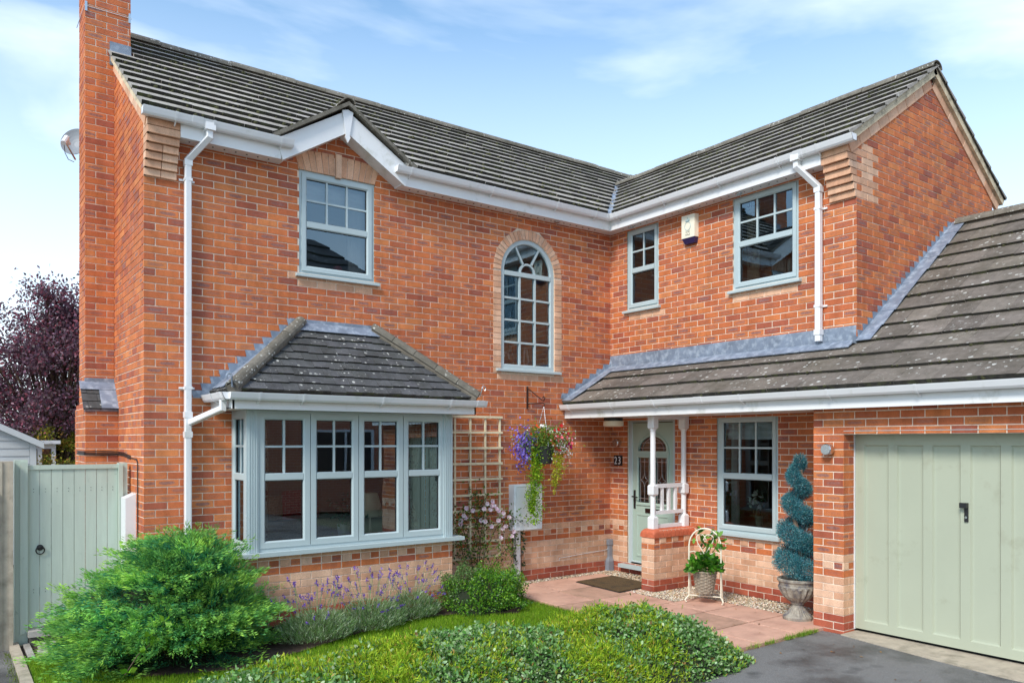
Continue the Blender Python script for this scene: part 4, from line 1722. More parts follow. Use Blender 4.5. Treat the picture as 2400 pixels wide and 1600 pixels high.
for s in (-1, 1):
    for sz in (-1, 1):
        c.tube([FD.p(cu + s * .07 * (i / 5) ** 1.6, 1.86 + sz * .075 * (1 - i / 5) ** 1.6, -.055) for i in range(6)], .0035, 5)
c.build('lead_came', M['came'], fdoor)
M['bronze'] = mat_plain('dark_bronze', lin(64, 44, 40), .35, .1, 20, metal=.6)
mb = MB()
mb.fbox(FD, cu - .13, cu + .13, .885, .945, -.046, -.032)
mb.fbox(FD, cu - .105, cu + .105, .897, .933, -.032, -.027)
mb.build('letter_plate', M['bronze'], fdoor)
mb = MB()
hu = dw0 + .045
mb.fbox(FD, hu - .018, hu + .018, .93, 1.19, -.046, -.036)
mb.tube([FD.p(hu, 1.10, -.036), FD.p(hu, 1.10, .012), FD.p(hu + .02, 1.10, .018), FD.p(hu + .11, 1.092, .018)], .010, 8)
mb.tube([FD.p(hu, .985, -.04), FD.p(hu, .985, -.028)], .012, 10)
mb.build('door_handle', M['black'], fdoor)
mb = MB()
mb.tube([FD.p(cu, 1.53, -.05), FD.p(cu, 1.53, -.03)], .022, 10)
mb.tube([FD.p(cu + .02 * math.sin(q), 1.49 + .035 * math.cos(q), -.024) for q in (i * math.pi / 6 for i in range(13))], .005, 6)
mb.build('door_knocker', M['black'], fdoor)

# ------------------------------------------------------------------ garage door
FGD = Frame((-.50, 0, 0), (0, -1, 0), (-1, 0, 0))
g0, g1, gzb, gzt_ = GD[0] + .012, GD[1] - .012, .01, 1.965
mb = MB()
n_p, pw, st = 6, .247, .086
pit = (g1 - g0 - .09) / n_p
px = [g0 + .088 + i * pit for i in range(n_p)]
pz0, pz1 = .095, 1.845
mb.fbox(FGD, g0, g1, gzb, pz0, -.03, .0)
mb.fbox(FGD, g0, g1, pz1, gzt_, -.03, .0)
edges = [g0] + [x for p_ in px for x in (p_, p_ + pw)] + [g1]
for a, b in zip(edges[::2], edges[1::2]):
    mb.fbox(FGD, a, b, pz0, pz1, -.03, -.0004)
gdoor = mb.build('garage_door', M['garage'], house)
tag(gdoor, 'pale sage up and over garage door with vertical panels')
for p_ in px:
    mb = MB()
    def rc(t, d):
        return [FGD.p(p_ + t, pz0 + t, d), FGD.p(p_ + pw - t, pz0 + t, d), FGD.p(p_ + pw - t, pz1 - t, d), FGD.p(p_ + t, pz1 - t, d)]
    mb.loops(rc(0, 0), rc(.012, -.016))
    mb.loops(rc(.012, -.016), rc(.03, -.018))
    mb.poly(rc(.03, -.018))
    mb.build('panel', M['garage'], gdoor)
mb = MB()
hu = (g0 + g1) / 2 + .012
mb.fbox(FGD, hu - .016, hu + .016, 1.16, 1.33, .0, .012)
mb.fbox(FGD, hu - .045, hu + .016, 1.285, 1.33, .012, .045)
mb.build('handle', M['black'], gdoor)
mb = MB()
mb.tube([FGD.p(hu, 1.20, .012), FGD.p(hu, 1.20, .016)], .011, 10)
mb.build('lock_barrel', M['chrome'], gdoor)
mb = MB()
mb.fbox(FGD, GD[0], g0 - .004, 0, 1.985, -.06, .015)
mb.fbox(FGD, GD[0], GD[1], gzt_ + .004, 1.99, -.06, .006)
mb.fbox(FGD, g1 + .004, GD[1], 0, 1.985, -.06, .015)
mb.build('door_frame', M['upvc'], gdoor)
mb = MB()
mb.fbox(FGD, GD[0], GD[1], -.06, 1.99, -.20, -.10)
mb.build('garage_backing', M['rubber'], house)
mb = MB()                                                   # steel lintel edge and underside
mb.fbox(FGA, GD[0] + .002, GD[1] - .002, 1.981, 1.986, -.20, .004)
mb.build('lintel', M['sage'], house)

# ------------------------------------------------------------------ porch: coping, posts, balustrade
M['bull'] = mat_plain('bullnose_brick', lin(198, 104, 72), .7, .16, 16, bmp=.3, bscale=150)
prof = []
hw_, ht_ = .122, .105
for i in range(7):
    q = math.pi / 2 * i / 6
    prof.append((hw_ - .055 + .055 * math.cos(q), ht_ - .055 + .055 * math.sin(q)))
prof = [(-x, z) for x, z in prof][::-1] + prof[::1][::-1] if False else prof + [(-x, z) for x, z in prof[::-1]]
prof = [(hw_, 0)] + prof + [(-hw_, 0)]
yc = (PW[0] + PW[1]) / 2
mb = MB()
mb.box((PW[2] + .1, yc - .108, .675), (0, yc + .108, .765))
mb.build('coping_joint', M['mortar'], porch_wall)
xs = [PW[2] - .012] + [PW[2] + .17 + i * .0725 for i in range(9)]
for i, x in enumerate(xs):
    x_e = xs[i + 1] if i + 1 < len(xs) else 0.0
    if x >= -.02:
        continue
    mb = MB()
    segs = [(x + .006, 1.0), (x_e - .006, 1.0)]
    if i == 0:                                              # rounded end piece
        segs = [(x + .001, .62), (x + .012, .82), (x + .035, .95), (x + .06, 1.0), (x_e - .006, 1.0)]
    rings = []
    for X, k in segs:
        rings.append([Vector((X, yc + y * (1 if k > .99 else .93 + .07 * k), .675 + z * (k if z > .03 else 1))) for y, z in prof])
    for a, b in zip(rings, rings[1:]):
        mb.loops(a, b)
    mb.poly(rings[0][::-1])
    mb.poly(rings[-1])
    mb.build('coping_brick', M['bull'], porch_wall, smooth=True)


def turned_post(x, y, z0, z1, parent):
    mb = MB()
    w, r = .052, .034
    def blk(za, zb_):
        c = .010
        L0 = [(-w + c, -w), (w - c, -w), (w, -w + c), (w, w - c), (w - c, w), (-w + c, w), (-w, w - c), (-w, -w + c)]
        rows = [(za, .72), (za + .018, 1), (zb_ - .018, 1), (zb_, .72)]
        if za <= z0 + .001:
            rows[0] = (za, 1)
        if zb_ >= z1 - .001:
            rows[-1] = (zb_, 1)
        R = [[Vector((x + a * k, y + b * k, z)) for a, b in L0] for z, k in rows]
        for a, b in zip(R, R[1:]):
            mb.loops(a, b)
        mb.poly(R[0][::-1])
        mb.poly(R[-1])
    H = z1 - z0
    blk(z0, z0 + .16)
    blk(z0 + .42, z0 + .56)
    blk(z1 - .17, z1)
    mb.lathe([(r + .004, z0 + .155), (r, z0 + .18), (r, z0 + .40), (r + .004, z0 + .425)], (x, y, 0), 16)
    mb.lathe([(r + .004, z0 + .555), (r, z0 + .58), (r, z1 - .20), (r + .006, z1 - .185), (r + .006, z1 - .165)], (x, y, 0), 16)
    return mb.build('porch_post', M['upvc'], parent, smooth=True)


turned_post(-.65, -1.458, .775, 2.205, house)
turned_post(-.075, -1.458, .775, 2.205, house)
for z, h in ((1.29, .05), (.955, .045), (.782, .045)):
    mb = MB()
    mb.box((-.61, -1.482, z), (-.115, -1.434, z + h))
    mb.build('handrail' if z > 1.2 else 'rail', M['upvc'], house)
for i in range(3):
    x = -.61 + .495 * (i + 1) / 4
    mb = MB()
    mb.box((x - .018, -1.476, 1.0), (x + .018, -1.44, 1.29))
    mb.build('baluster', M['upvc'], house)
mb = MB()
mb.box((-.70, -1.50, 2.165), (-.03, -1.415, 2.2045))
mb.build('porch_beam', M['upvc'], house)
# ================================================================== FIXTURES ON THE WALLS
def fixture(name, loc, label, cat, group=None):
    return empty(name, loc, label, cat, group)


# round ceiling light in the porch
t = fixture('ceiling_light', (-.44, -.52, 2.205), 'round white ceiling light under the porch roof by the front door', 'light')
mb = MB()
mb.lathe([(.13, 2.16), (.13, 2.205)], (-.44, -.52, 0), 28)
mb.build('base', M['black'], t, smooth=True)
mb = MB()
mb.lathe([(.10, 2.083), (.135, 2.092), (.14, 2.105), (.14, 2.16)], (-.44, -.52, 0), 28)
mb.build('diffuser', M['cream'], t, smooth=True)


def wall_lamp(fr, u, z, label):
    t = fixture('wall_lamp', fr.p(u, z, 0), label, 'lamp', 'round steel wall lamps')
    mb = MB()
    A = fr.p(u, z, .0)
    def ring(d, r):
        return [fr.p(u + r * math.cos(q), z + r * math.sin(q), d) for q in (2 * math.pi * k / 20 for k in range(20))]
    R = [ring(0, .04), ring(.012, .04), ring(.014, .03)]
    for a, b in zip(R, R[1:]):
        mb.loops(a, b)
    mb.poly(R[-1])
    mb.build('backplate', M['chrome'], t, smooth=True)
    mb = MB()
    R = [ring(.022, .052), ring(.03, .058), ring(.085, .058), ring(.095, .05)]
    for a, b in zip(R, R[1:]):
        mb.loops(a, b)
    mb.poly(R[-1])
    mb.poly(R[0][::-1])
    mb.build('lamp_body', M['chrome'], t, smooth=True)
    mb = MB()
    R = [ring(.0145, .025), ring(.0215, .025)]
    mb.loops(R[0], R[1])
    mb.build('stem', M['black'], t, smooth=True)


wall_lamp(FGA, 3.925, 1.80, 'round steel wall lamp on the brick pier beside the garage door')
wall_lamp(FR, .19, 1.86, 'round steel wall lamp above the number plate by the front door')

# number plate 23
t = fixture('number_plate', FR.p(.165, 1.535, 0), 'black house number plate reading 23 beside the front door', 'sign')
mb = MB()
mb.fbox(FR, .082, .25, 1.53, 1.68, .001, .012)
mb.build('plate', M['black'], t)
for ch, u in (('2', .092), ('3', .168)):
    cu_ = D.curves.new('digit', 'FONT')
    cu_.body = ch
    cu_.size = .155
    cu_.extrude = .0015
    cu_.space_character = 1
    tmp = D.objects.new('digit_curve', cu_)
    COL.objects.link(tmp)
    dg = bpy.context.evaluated_depsgraph_get()
    me = D.meshes.new_from_object(tmp.evaluated_get(dg))
    D.objects.remove(tmp)
    for v in me.vertices:
        v.co = fixture and FR.p(u + v.co.x * .80, 1.553 + v.co.y, .0145 + v.co.z)
    me.materials.clear()
    me.materials.append(M['upvc'])
    o = D.objects.new('digit', me)
    COL.objects.link(o)
    under(o, t)

# alarm box with its crest
t = fixture('alarm_box', FR.p(1.53, 4.43, 0), 'cream burglar alarm box with dark blue base under the eaves', 'alarm box')
mb = MB()
A = [(1.42, 4.53), (1.645, 4.53), (1.645, 4.83), (1.42, 4.83)]
back = [FR.p(u, z, .002) for u, z in A]
front = [FR.p(1.42 + (u - 1.42) * .98 + .002, z if z < 4.7 else z - .004, .075) for u, z in A]
front[1] = FR.p(1.635, 4.53, .07)
front[2] = FR.p(1.635, 4.825, .07)
mb.loops(back, front)
mb.poly(front)
mb.build('cover', M['cream'], t)
mb = MB()
B = [FR.p(1.425, 4.528, .072), FR.p(1.636, 4.528, .068), FR.p(1.64, 4.528, .004), FR.p(1.425, 4.528, .004)]
C = [FR.p(1.46, 4.455, .05), FR.p(1.62, 4.455, .05), FR.p(1.63, 4.455, .004), FR.p(1.45, 4.455, .004)]
mb.loops(C, B)
mb.poly(C[::-1])
mb.build('strobe_base', mat_plain('dark_blue_lens', lin(44, 34, 74), .3, .1, 20), t)
M['crest'] = mat_plain('pale_blue_print', lin(158, 190, 200), .5, .05, 20)
mb = MB()
cu_ = 1.525
d_ = .0765
mb.tube([FR.p(cu_ + .048 * math.cos(q), 4.68 + .055 * math.sin(q), d_) for q in (i * math.pi / 10 for i in range(21))], .003, 4)
for dx in (-.03, -.015, 0, .015, .03):
    mb.tube([FR.p(cu_ + dx, 4.745, d_), FR.p(cu_ + dx * 1.1, 4.775 - abs(dx) * .3, d_)], .004, 4)
mb.tube([FR.p(cu_ - .035, 4.745, d_), FR.p(cu_ + .035, 4.745, d_)], .004, 4)
mb.tube([FR.p(cu_, 4.775, d_), FR.p(cu_, 4.795, d_)], .003, 4)
mb.build('crest', M['crest'], t)
mb = MB()
for k, (a, b, z) in enumerate(((-.03, -.006, 4.60), (.008, .03, 4.60), (-.036, -.01, 4.565), (.0, .036, 4.565))):
    mb.fbox(FR, cu_ + a, cu_ + b, z, z + .004, .074, .0775)
    mb.fbox(FR, cu_ + a, cu_ + a + .004, z, z + .02, .074, .0775)
    mb.fbox(FR, cu_ + b - .004, cu_ + b, z, z + .02, .074, .0775)
mb.build('lettering', mat_plain('worn_grey_print', lin(168, 166, 150), .5, .05, 20), t)

# meter cabinet with its duct
t = fixture('meter_box', FM.p(-1.6, .72, 0), 'white gas meter cabinet on the front wall below the hanging basket', 'meter box')
M['grp'] = mat_plain('grey_white_cabinet', lin(222, 229, 234), .45, .04, 4)
mb = MB()
mb.fbox(FM, -1.845, -1.38, .70, 1.31, .0, .12)
mb.build('cabinet', M['grp'], t)
mb = MB()
mb.fring(FM, -1.83, -1.385, .71, 1.295, .02, .12, .132, .006)
mb.fbox(FM, -1.812, -1.403, .728, 1.277, .119, .1285)
mb.build('cabinet_door', M['grp'], t)
mb = MB()
mb.fbox(FM, -1.77, -1.70, -.02, .70, .005, .065)
mb.build('duct', M['upvc'], t)

# grey cable cover in the inner corner
t = fixture('cable_cover', (-.05, -.05, 0), 'grey plastic cable cover standing in the inner corner by the door', 'cable cover')
M['pgrey'] = mat_plain('grey_plastic', lin(142, 150, 160), .5, .05, 10)
mb = MB()
A = [(-.14, -.10), (-.01, -.10), (-.01, -.0), (-.14, -.0)]
rows = [(-.02, 1.1), (.24, 1.0), (.34, .62), (.62, .62), (.63, .78), (.74, .78), (.76, .7)]
R = [[Vector((-.012 + (x + .012) * k * .72, -.012 + (y + .012) * k * .72, z * .60)) for x, y in A] for z, k in rows]
for a, b in zip(R, R[1:]):
    mb.loops(a, b)
mb.poly(R[-1])
mb.build('cover', M['pgrey'], t)
mb = MB()
mb.tube([(-.06, -.02, .36), (-.07, -.012, .315), (-.12, -.010, .30), (-.5, -.009, .285), (-.98, -.009, .26), (-.985, -.008, .22)], .004, 6)
mb.build('cable', M['upvc'], t)

# hanging basket bracket on the wall
M['brown_iron'] = mat_plain('brown_iron', lin(58, 34, 28), .5, .1, 20)
BK = Vector((-1.54, -.36, 0))
t = fixture('basket_bracket', FM.p(-1.54, 2.33, 0), 'black iron hanging basket bracket screwed to the front wall', 'bracket')
mb = MB()
mb.fbox(FM, -1.552, -1.528, 2.32, 2.62, .002, .012)
mb.tube([FM.p(-1.54, 2.60, .01), FM.p(-1.54, 2.425, .32), FM.p(-1.54, 2.41, .36), FM.p(-1.54, 2.445, .385), FM.p(-1.54, 2.47, .36), FM.p(-1.54, 2.45, .34)], .008, 6)
mb.tube([FM.p(-1.54, 2.385, .01), FM.p(-1.54, 2.385, .34), FM.p(-1.54, 2.37, .38), FM.p(-1.54, 2.34, .37), FM.p(-1.54, 2.335, .345)], .007, 6)
mb.build('bracket', M['brown_iron'], t)

# two iron curls left from old hip hooks on the bay roof
for nm, x, s, lab in (('hip_iron', BX0, -1, 'grey hip iron curling up at the bay roof corner near the downpipe'), ('hip_iron', BX1, 1, 'thin hip iron curling up at the bay roof corner near the trellis')):
    mb = MB()
    pts = [(x + s * -.04, -.74, BZ0 + .03), (x + s * .02, -.80, BZ0 + .03), (x + s * .03, -.82, BZ0 + .10)]
    for i in range(8):
        q = i * math.pi * 1.3 / 7
        pts.append((x + s * (.055 - .025 * math.cos(q)), -.825, BZ0 + .12 + .03 * math.sin(q)))
    mb.tube(pts, .009 if s < 0 else .006, 6)
    tag(mb.build(nm, M['lead'] if s < 0 else M['chrome'], None), lab, 'hip iron')

# satellite dish behind the chimney stack
t = fixture('satellite_dish', (-6.60, 2.3, 5.36), 'round grey satellite dish fixed behind the chimney stack', 'satellite dish')
M['dish'] = mat_plain('dish_mesh_grey', lin(136, 142, 148), .5, .06, 60)
mb = MB()
C_ = Vector((-6.60, 2.22, 5.42))
ax = Vector((-.50, -.80, .32)).normalized()
e1 = ax.cross(Vector((0, 0, 1))).normalized()
e2 = e1.cross(ax)
R = []
for i in range(6):
    r_ = .165 * i / 5
    R.append([C_ + (e1 * math.cos(q) + e2 * math.sin(q) * 1.12) * r_ + ax * (.055 * (i / 5) ** 2) for q in (2 * math.pi * k / 28 for k in range(28))])
for a, b in zip(R[1:], R[2:]):
    mb.loops(a, b)
    mb.loops([p - ax * .006 for p in b], [p - ax * .006 for p in a])
mb.poly(R[1])
mb.loops(R[-1], [p - ax * .006 for p in R[-1]])
mb.build('dish', M['dish'], t, smooth=True)
mb = MB()
foc = C_ + ax * .26 - e2 * .16
mb.tube([C_ - e2 * .20 - ax * .02, foc], .010, 6)
mb.tube([C_ - ax * .02, C_ - ax * .10, Vector((-6.60, 2.32, 5.36))], .016, 8)
mb.build('arm', M['chrome'], t)
mb = MB()
mb.tube([foc - e2 * .05 + ax * .02, foc + e2 * .07 - ax * .03], .03, 10)
mb.tube([foc + e2 * .05 - ax * .01, foc + e2 * .02 - ax * .09], .026, 10)
mb.build('receiver', M['grp'], t, smooth=True)
mb = MB()
mb.tube([foc - e2 * .05, foc - e2 * .13 - ax * .05, foc - e2 * .15 - ax * .14, C_ - e2 * .25], .004, 5)
mb.build('cable', M['black'], t)

# black cables along the chimney breast and down the corner
mb = MB()
for dz in (0, .018, -.012):
    pts = [(-6.64, 1.9, 1.75 + dz), (-6.64, 1.35, 1.75 + dz), (-6.45, 1.347, 1.745 + dz * 1.4), (-6.31, 1.347, 1.745 + dz), (-6.31, 1.0, 1.74 + dz), (-6.31, .62, 1.71 + dz)]
    if dz == 0:
        pts += [(-6.31, .30, 1.70), (-6.31, .24, 1.66), (-6.31, .235, .6)]
    mb.tube(pts, .006, 5)
tag(mb.build('cable', M['black'], None), 'black cables running round the chimney breast and down the left wall', 'cable')
t = fixture('meter_cover', (-6.35, .48, .9), 'tall white plastic meter cover on the left wall beside the gate', 'meter cover')
mb = MB()
mb.box((-6.40, .36, .55), (-6.30, .60, 1.30))
mb.poly([(-6.40, .36, 1.30), (-6.30, .36, 1.345), (-6.30, .60, 1.345), (-6.40, .60, 1.30)])
mb.poly([(-6.40, .36, 1.30), (-6.30, .36, 1.30), (-6.30, .36, 1.345)])
mb.build('cover', M['upvc'], t)

# ================================================================== BEHIND THE GLASS
M['curtain'] = mat_plain('patterned_curtain', lin(222, 208, 184), .9, .12, 8, dirt=(lin(150, 104, 86), .54, .60, 13))
M['redc'] = mat_plain('red_tassel', lin(176, 46, 46), .8, .2, 40)
M['shade'] = mat_plain('cream_lamp_shade', lin(250, 242, 206), .8, .05, 10)
M['wood'] = mat_plain('golden_pine', lin(176, 118, 48), .45, .2, 6, stretch=(8, 8, .8))
M['darkwood'] = mat_plain('dark_furniture', lin(52, 40, 34), .5, .2, 8)
M['sofa'] = mat_plain('brown_weave', lin(170, 146, 116), .95, .35, 60)
M['blind'] = mat_plain('white_blind', lin(226, 228, 228), .8, .03, 5)


def curtain(fr, u0, u1, z0, z1, d, label, gather=None, mat='curtain', amp=.025, waves=7):
    mb = MB()
    n, k = waves * 8, 10
    g = []
    for j in range(k + 1):
        z = z0 + (z1 - z0) * j / k
        sq = 1.0 if gather is None else 1 - .45 * math.exp(-((z - gather) / .28) ** 2)
        g.append([fr.p(u0 + (u1 - u0) * (i / n) * sq, z, d + amp * math.sin(i / n * waves * 2 * math.pi)) for i in range(n + 1)])
    for a, b in zip(g, g[1:]):
        mb.loops(a, b, closed=False)
    o = mb.build('curtain', M[mat], None, smooth=True)
    tag(o, label, 'curtain', 'curtains behind the windows')
    return o


curtain(FM, -3.40, -3.10, .78, 2.19, -.14, 'patterned cream curtain tied back at the trellis end of the bay window', gather=1.25)
curtain(FM, -5.02, -5.34, .78, 2.19, -.14, 'patterned cream curtain gathered at the juniper end of the bay window', gather=1.25)
curtain(FM, -4.06, -3.84, 3.8, 4.88, -.17, 'pale sheer curtain inside the gablet window', mat='blind')
curtain(FR, 2.26, 2.42, 3.8, 4.88, -.20, 'patterned curtain inside the window under the right wing eaves')
curtain(FR, 2.02, 2.12, .8, 2.19, -.20, 'pale sheer curtain inside the window beside the porch', mat='blind')
for fr, a, b, lab in ((FM, -4.66, -3.86, 'white pleated blind drawn a little down inside the gablet window'), (FR, 2.0, 2.77, 'white pleated blind drawn a little down inside the window beside the porch'), ):
    mb = MB()
    zt = 4.86 if fr is FM else 2.15
    for i in range(7):
        z = zt - i * .035
        mb.poly([fr.p(a, z - .035, -.125 - .012 * (i % 2)), fr.p(b, z - .035, -.125 - .012 * (i % 2)), fr.p(b, z, -.125 - .012 * ((i + 1) % 2)), fr.p(a, z, -.125 - .012 * ((i + 1) % 2))])
    tag(mb.build('window_blind', M['blind'], None), lab, 'blind')
mb = MB()
mb.lathe([(.0, 0), (.022, .03), (.024, .16), (.016, .20), (.012, .24), (.0, .245)], (-3.31, .07, .98), 10)
tag(mb.build('curtain_tassel', M['redc'], None, smooth=True), 'red tassel tying back the curtain in the bay window', 'tassel')
# table lamp on a side table
mb = MB()
mb.lathe([(.28, .66), (.28, .69)], (-3.76, .30, 0), 24)
mb.lathe([(.02, .12), (.02, .66)], (-3.76, .30, 0), 8)
mb.lathe([(.16, .10), (.16, .12)], (-3.76, .30, 0), 16)
tag(mb.build('side_table', M['darkwood'], None), 'dark round side table behind the bay window', 'table')
t = empty('table_lamp', (-3.76, .20, .69), 'table lamp with cream pleated shade in the bay window', 'lamp')
mb = MB()
mb.lathe([(.06, .69), (.055, .71), (.015, .73), (.012, 1.0)], (-3.76, .20, 0), 14)
mb.build('stem', M['cream'], t, smooth=True)
mb = MB()
mb.lathe([(.165, .985), (.09, 1.265)], (-3.76, .20, 0), 40, rfun=lambda q, i: 1 + .012 * math.sin(q * 20))
mb.build('lamp_shade', M['shade'], t, smooth=True)
# sofa and cushions in the gloom
t = empty('sofa', (-4.7, .9, .1), 'beige woven sofa just inside the bay window', 'sofa')
mb = MB()
mb.box((-5.55, .62, .12), (-4.05, 1.45, .52))
mb.build('seat', M['sofa'], t)
mb = MB()
mb.box((-5.55, .45, .12), (-4.05, .615, .96))
mb.build('backrest', M['sofa'], t)
for x in (-5.75, -4.045):
    mb = MB()
    mb.box((x, .46, .12), (x + .195, 1.45, .74))
    mb.build('armrest', M['sofa'], t)


def cushion(c, s, name, mat, lab):
    mb = MB()
    n = 10
    g = []
    for i in range(n + 1):
        row = []
        for j in range(n + 1):
            a, b = i / n * 2 - 1, j / n * 2 - 1
            h = (1 - a * a) * (1 - b * b)
            row.append((a, b, h))
        g.append(row)
    for sg in (-1, 1):
        P = [[Vector(c) + Vector((a * s * (1 - .06 * b * b), sg * h ** .6 * s * .32, b * s * (1 - .06 * a * a))) for a, b, h in r_] for r_ in g]
        for r0, r1 in zip(P, P[1:]):
            mb.loops(r0, r1, closed=False)
    tag(mb.build(name, M[mat], None, smooth=True), lab, 'cushion', 'cushions on the sofa')


cushion((-4.42, .74, 1.06), .24, 'cushion', 'redc', 'red cushion propped on the beige sofa')
cushion((-4.86, .72, 1.02), .22, 'cushion', 'sofa', 'beige knitted cushion beside the red one')
# pot plant on the bay sill
t = empty('pot_plant', (-4.25, -.14, .765), 'leafy house plant in a white pot on the bay window sill', 'plant')
mb = MB()
mb.lathe([(.055, .765), (.075, .95), (.068, .95), (.06, .90)], (-4.25, -.14, 0), 20)
mb.build('pot', M['upvc'], t, smooth=True)
M['leaf'] = mat_leaf('green_leaf')
n = 70
c = np.array([-4.25, -.14, .95]) + rng.normal(0, 1, (n, 3)) * np.array([.10, .07, .10]) + np.array([0, 0, .13])
cloud('foliage', leafs(c, rand_dirs(n), rng.uniform(.05, .085, n), rng.uniform(.03, .05, n)), pal([lin(92, 124, 80), lin(120, 150, 110), lin(64, 96, 60)], n), M['leaf'], t)
# lilies in a glass vase, wooden dresser behind
mb = MB()
mb.box((.9, -3.2, .1), (1.3, -2.35, 2.0))
for z in (.4, .75):
    mb.fbox(Frame((.9, 0, 0), (0, -1, 0), (-1, 0, 0)), 2.42, 3.12, z, z + .28, 0, .02)
tag(mb.build('wooden_dresser', M['wood'], None), 'golden pine dresser inside the window beside the porch', 'dresser')
t = empty('lily_vase', (.155, -2.46, .75), 'glass vase of white lilies on the window sill beside the porch', 'vase')
mb = MB()
mb.box((.115, -2.80, .735), (.30, -1.96, .752))
mb.build('window_board', M['upvc'], win4)
mb = MB()
mb.lathe([(.045, .752), (.04, .80), (.05, .93), (.06, .98)], (.155, -2.46, 0), 18)
M['vglass'] = mat_plain('green_glass', lin(120, 140, 120), .1, .05, 5)
mb.build('glass_body', M['vglass'], t, smooth=True)
M['petal'] = mat_leaf('petal', .25, .6, .2)
Q, Cc = [], []
for hx, hy, hz in ((.14, -2.38, 1.17), (.14, -2.48, 1.12), (.14, -2.54, 1.20), (.14, -2.44, 1.22), (.14, -2.33, 1.12)):
    h = np.array([hx, hy, hz])
    a = rand_dirs(6, .3)
    a[:, 0] -= .5
    Q.append(leafs(np.repeat(h[None], 6, 0), a, .085, .034))
    Cc.append(pal([lin(240, 240, 226), lin(226, 230, 210)], 6, .05))
    st_ = np.array([.155, -2.46, .9])
    m_ = 6
    tt = np.linspace(0, 1, m_)[:, None]
    Q.append(leafs(st_ + (h - st_) * tt * .8 + rng.normal(0, .01, (m_, 3)), np.repeat((h - st_)[None], m_, 0) + rng.normal(0, .12, (m_, 3)), .10, .018))
    Cc.append(pal([lin(70, 100, 56), lin(96, 120, 70)], m_, .1))
cloud('lilies', np.concatenate(Q), np.concatenate(Cc), M['petal'], t)
# ornaments on the landing and upstairs sills
mb = MB()
mb.box((-1.95, .02, 2.86), (-1.08, .30, 2.885))
mb.build('window_board', M['upvc'], arch)
for x, s, lab in ((-1.80, 1, 'white swan-neck ornament on the landing sill nearest the trellis side'), (-1.46, -1, 'white looped ornament on the middle of the landing sill')):
    mb = MB()
    pts = [(x - s * .04, .14, 2.89), (x - s * .05, .14, 2.98), (x - s * .01, .14, 3.07), (x + s * .05, .14, 3.06), (x + s * .06, .14, 2.99)]
    if s < 0:
        pts = [(x, .14, 2.89), (x + .05, .14, 2.97), (x + .02, .14, 3.14), (x - .02, .14, 3.14), (x - .03, .14, 2.97), (x - .005, .14, 2.89)]
    mb.tube(pts, [.016, .018, .017, .015, .012] if s > 0 else .013, 8)
    tag(mb.build('ornament', M['upvc'], None, smooth=True), lab, 'ornament')
t = empty('blossom_branch', (-1.62, .16, 2.885), 'branch of pale blossom standing in a dark vase on the landing sill', 'vase')
mb = MB()
mb.lathe([(.03, 2.886), (.045, 2.95), (.02, 3.08), (.025, 3.10)], (-1.68, .18, 0), 14)
mb.build('vase_body', M['darkwood'], t, smooth=True)
Q, Cc = [], []
mb = MB()
for (dx, dz) in ((-.15, .62), (.05, .75), (.22, .70), (-.02, .5), (.30, .5)):
    a, b = Vector((-1.68, .18, 3.08)), Vector((-1.68 + dx, .16, 3.08 + dz))
    m1 = a.lerp(b, .5) + Vector((-.04, 0, .05))
    mb.tube([a, m1, b], [.005, .004, .002], 5)
    for i in range(7):
        p = m1.lerp(b, i / 6)
        Q.append(leafs(np.array(p)[None] + rng.normal(0, .012, (4, 3)), rand_dirs(4), .028, .02))
        Cc.append(pal([lin(232, 226, 212), lin(200, 188, 172)], 4, .08))
mb.build('twig', M['darkwood'], t)
cloud('blossom', np.concatenate(Q), np.concatenate(Cc), M['petal'], t)
t = empty('orchid', (.19, -.72, 3.75), 'white orchid in the narrow window beside the inner corner', 'plant')
mb = MB()
mb.box((.115, -.94, 3.735), (.28, -.34, 3.752))
mb.build('window_board', M['upvc'], win2)
mb = MB()
mb.lathe([(.035, 3.752), (.05, 3.84), (.045, 3.84)], (.19, -.74, 0), 14)
mb.tube([(.19, -.74, 3.84), (.185, -.745, 4.05), (.18, -.72, 4.22), (.17, -.66, 4.30)], .004, 5)
mb.build('pot', M['cream'], t, smooth=True)
Q = [leafs(np.repeat(np.array([[.17, -.76 + .03 * i, 4.14 + .045 * i]]), 5, 0), rand_dirs(5), .05, .035) for i in range(4)]
cloud('flowers', np.concatenate(Q), pal([lin(236, 232, 222)], 20, .05), M['petal'], t)
mb = MB()
mb.lathe([(.02, 3.80), (.05, 3.83), (.055, 3.88), (.03, 3.9)], (-4.22, .10, 0), 12)
tag(mb.build('flower_pot', M['redc'], None, smooth=True), 'small pink flower pot on the gablet window sill', 'pot')
# ================================================================== GROUND
M['asphalt'] = None
m, nt, b = new_mat('asphalt')
g1_ = noise(nt, 220, 3, .7)
c = ramp(nt, g1_, [(.30, (.09, .088, .085)), (.52, (.19, .185, .178)), (.72, (.36, .35, .34))])
damp = ramp(nt, noise(nt, 1.3, 6, .65), [(.36, (.40, .40, .41)), (.54, (1, 1, 1))])
c = mix(nt, 1.0, c, damp, 'MULTIPLY')
grit = ramp(nt, noise(nt, 75, 2, .5), [(.66, (0, 0, 0)), (.74, (1, 1, 1))])
oil = ramp(nt, noise(nt, 2.6, 3, .4), [(.66, (0, 0, 0)), (.74, (.6, .6, .6))])
c = mix(nt, oil, c, (.03, .03, .03))
c = mix(nt, grit, c, (.36, .35, .33))
nt.links.new(c, b.inputs['Base Color'])
rg = ramp(nt, noise(nt, 1.3, 6, .65), [(.38, (.5, .5, .5)), (.60, (.9, .9, .9))])
nt.links.new(rg, b.inputs['Roughness'])
bump(nt, b, g1_, .7, .006)
M['asphalt'] = m
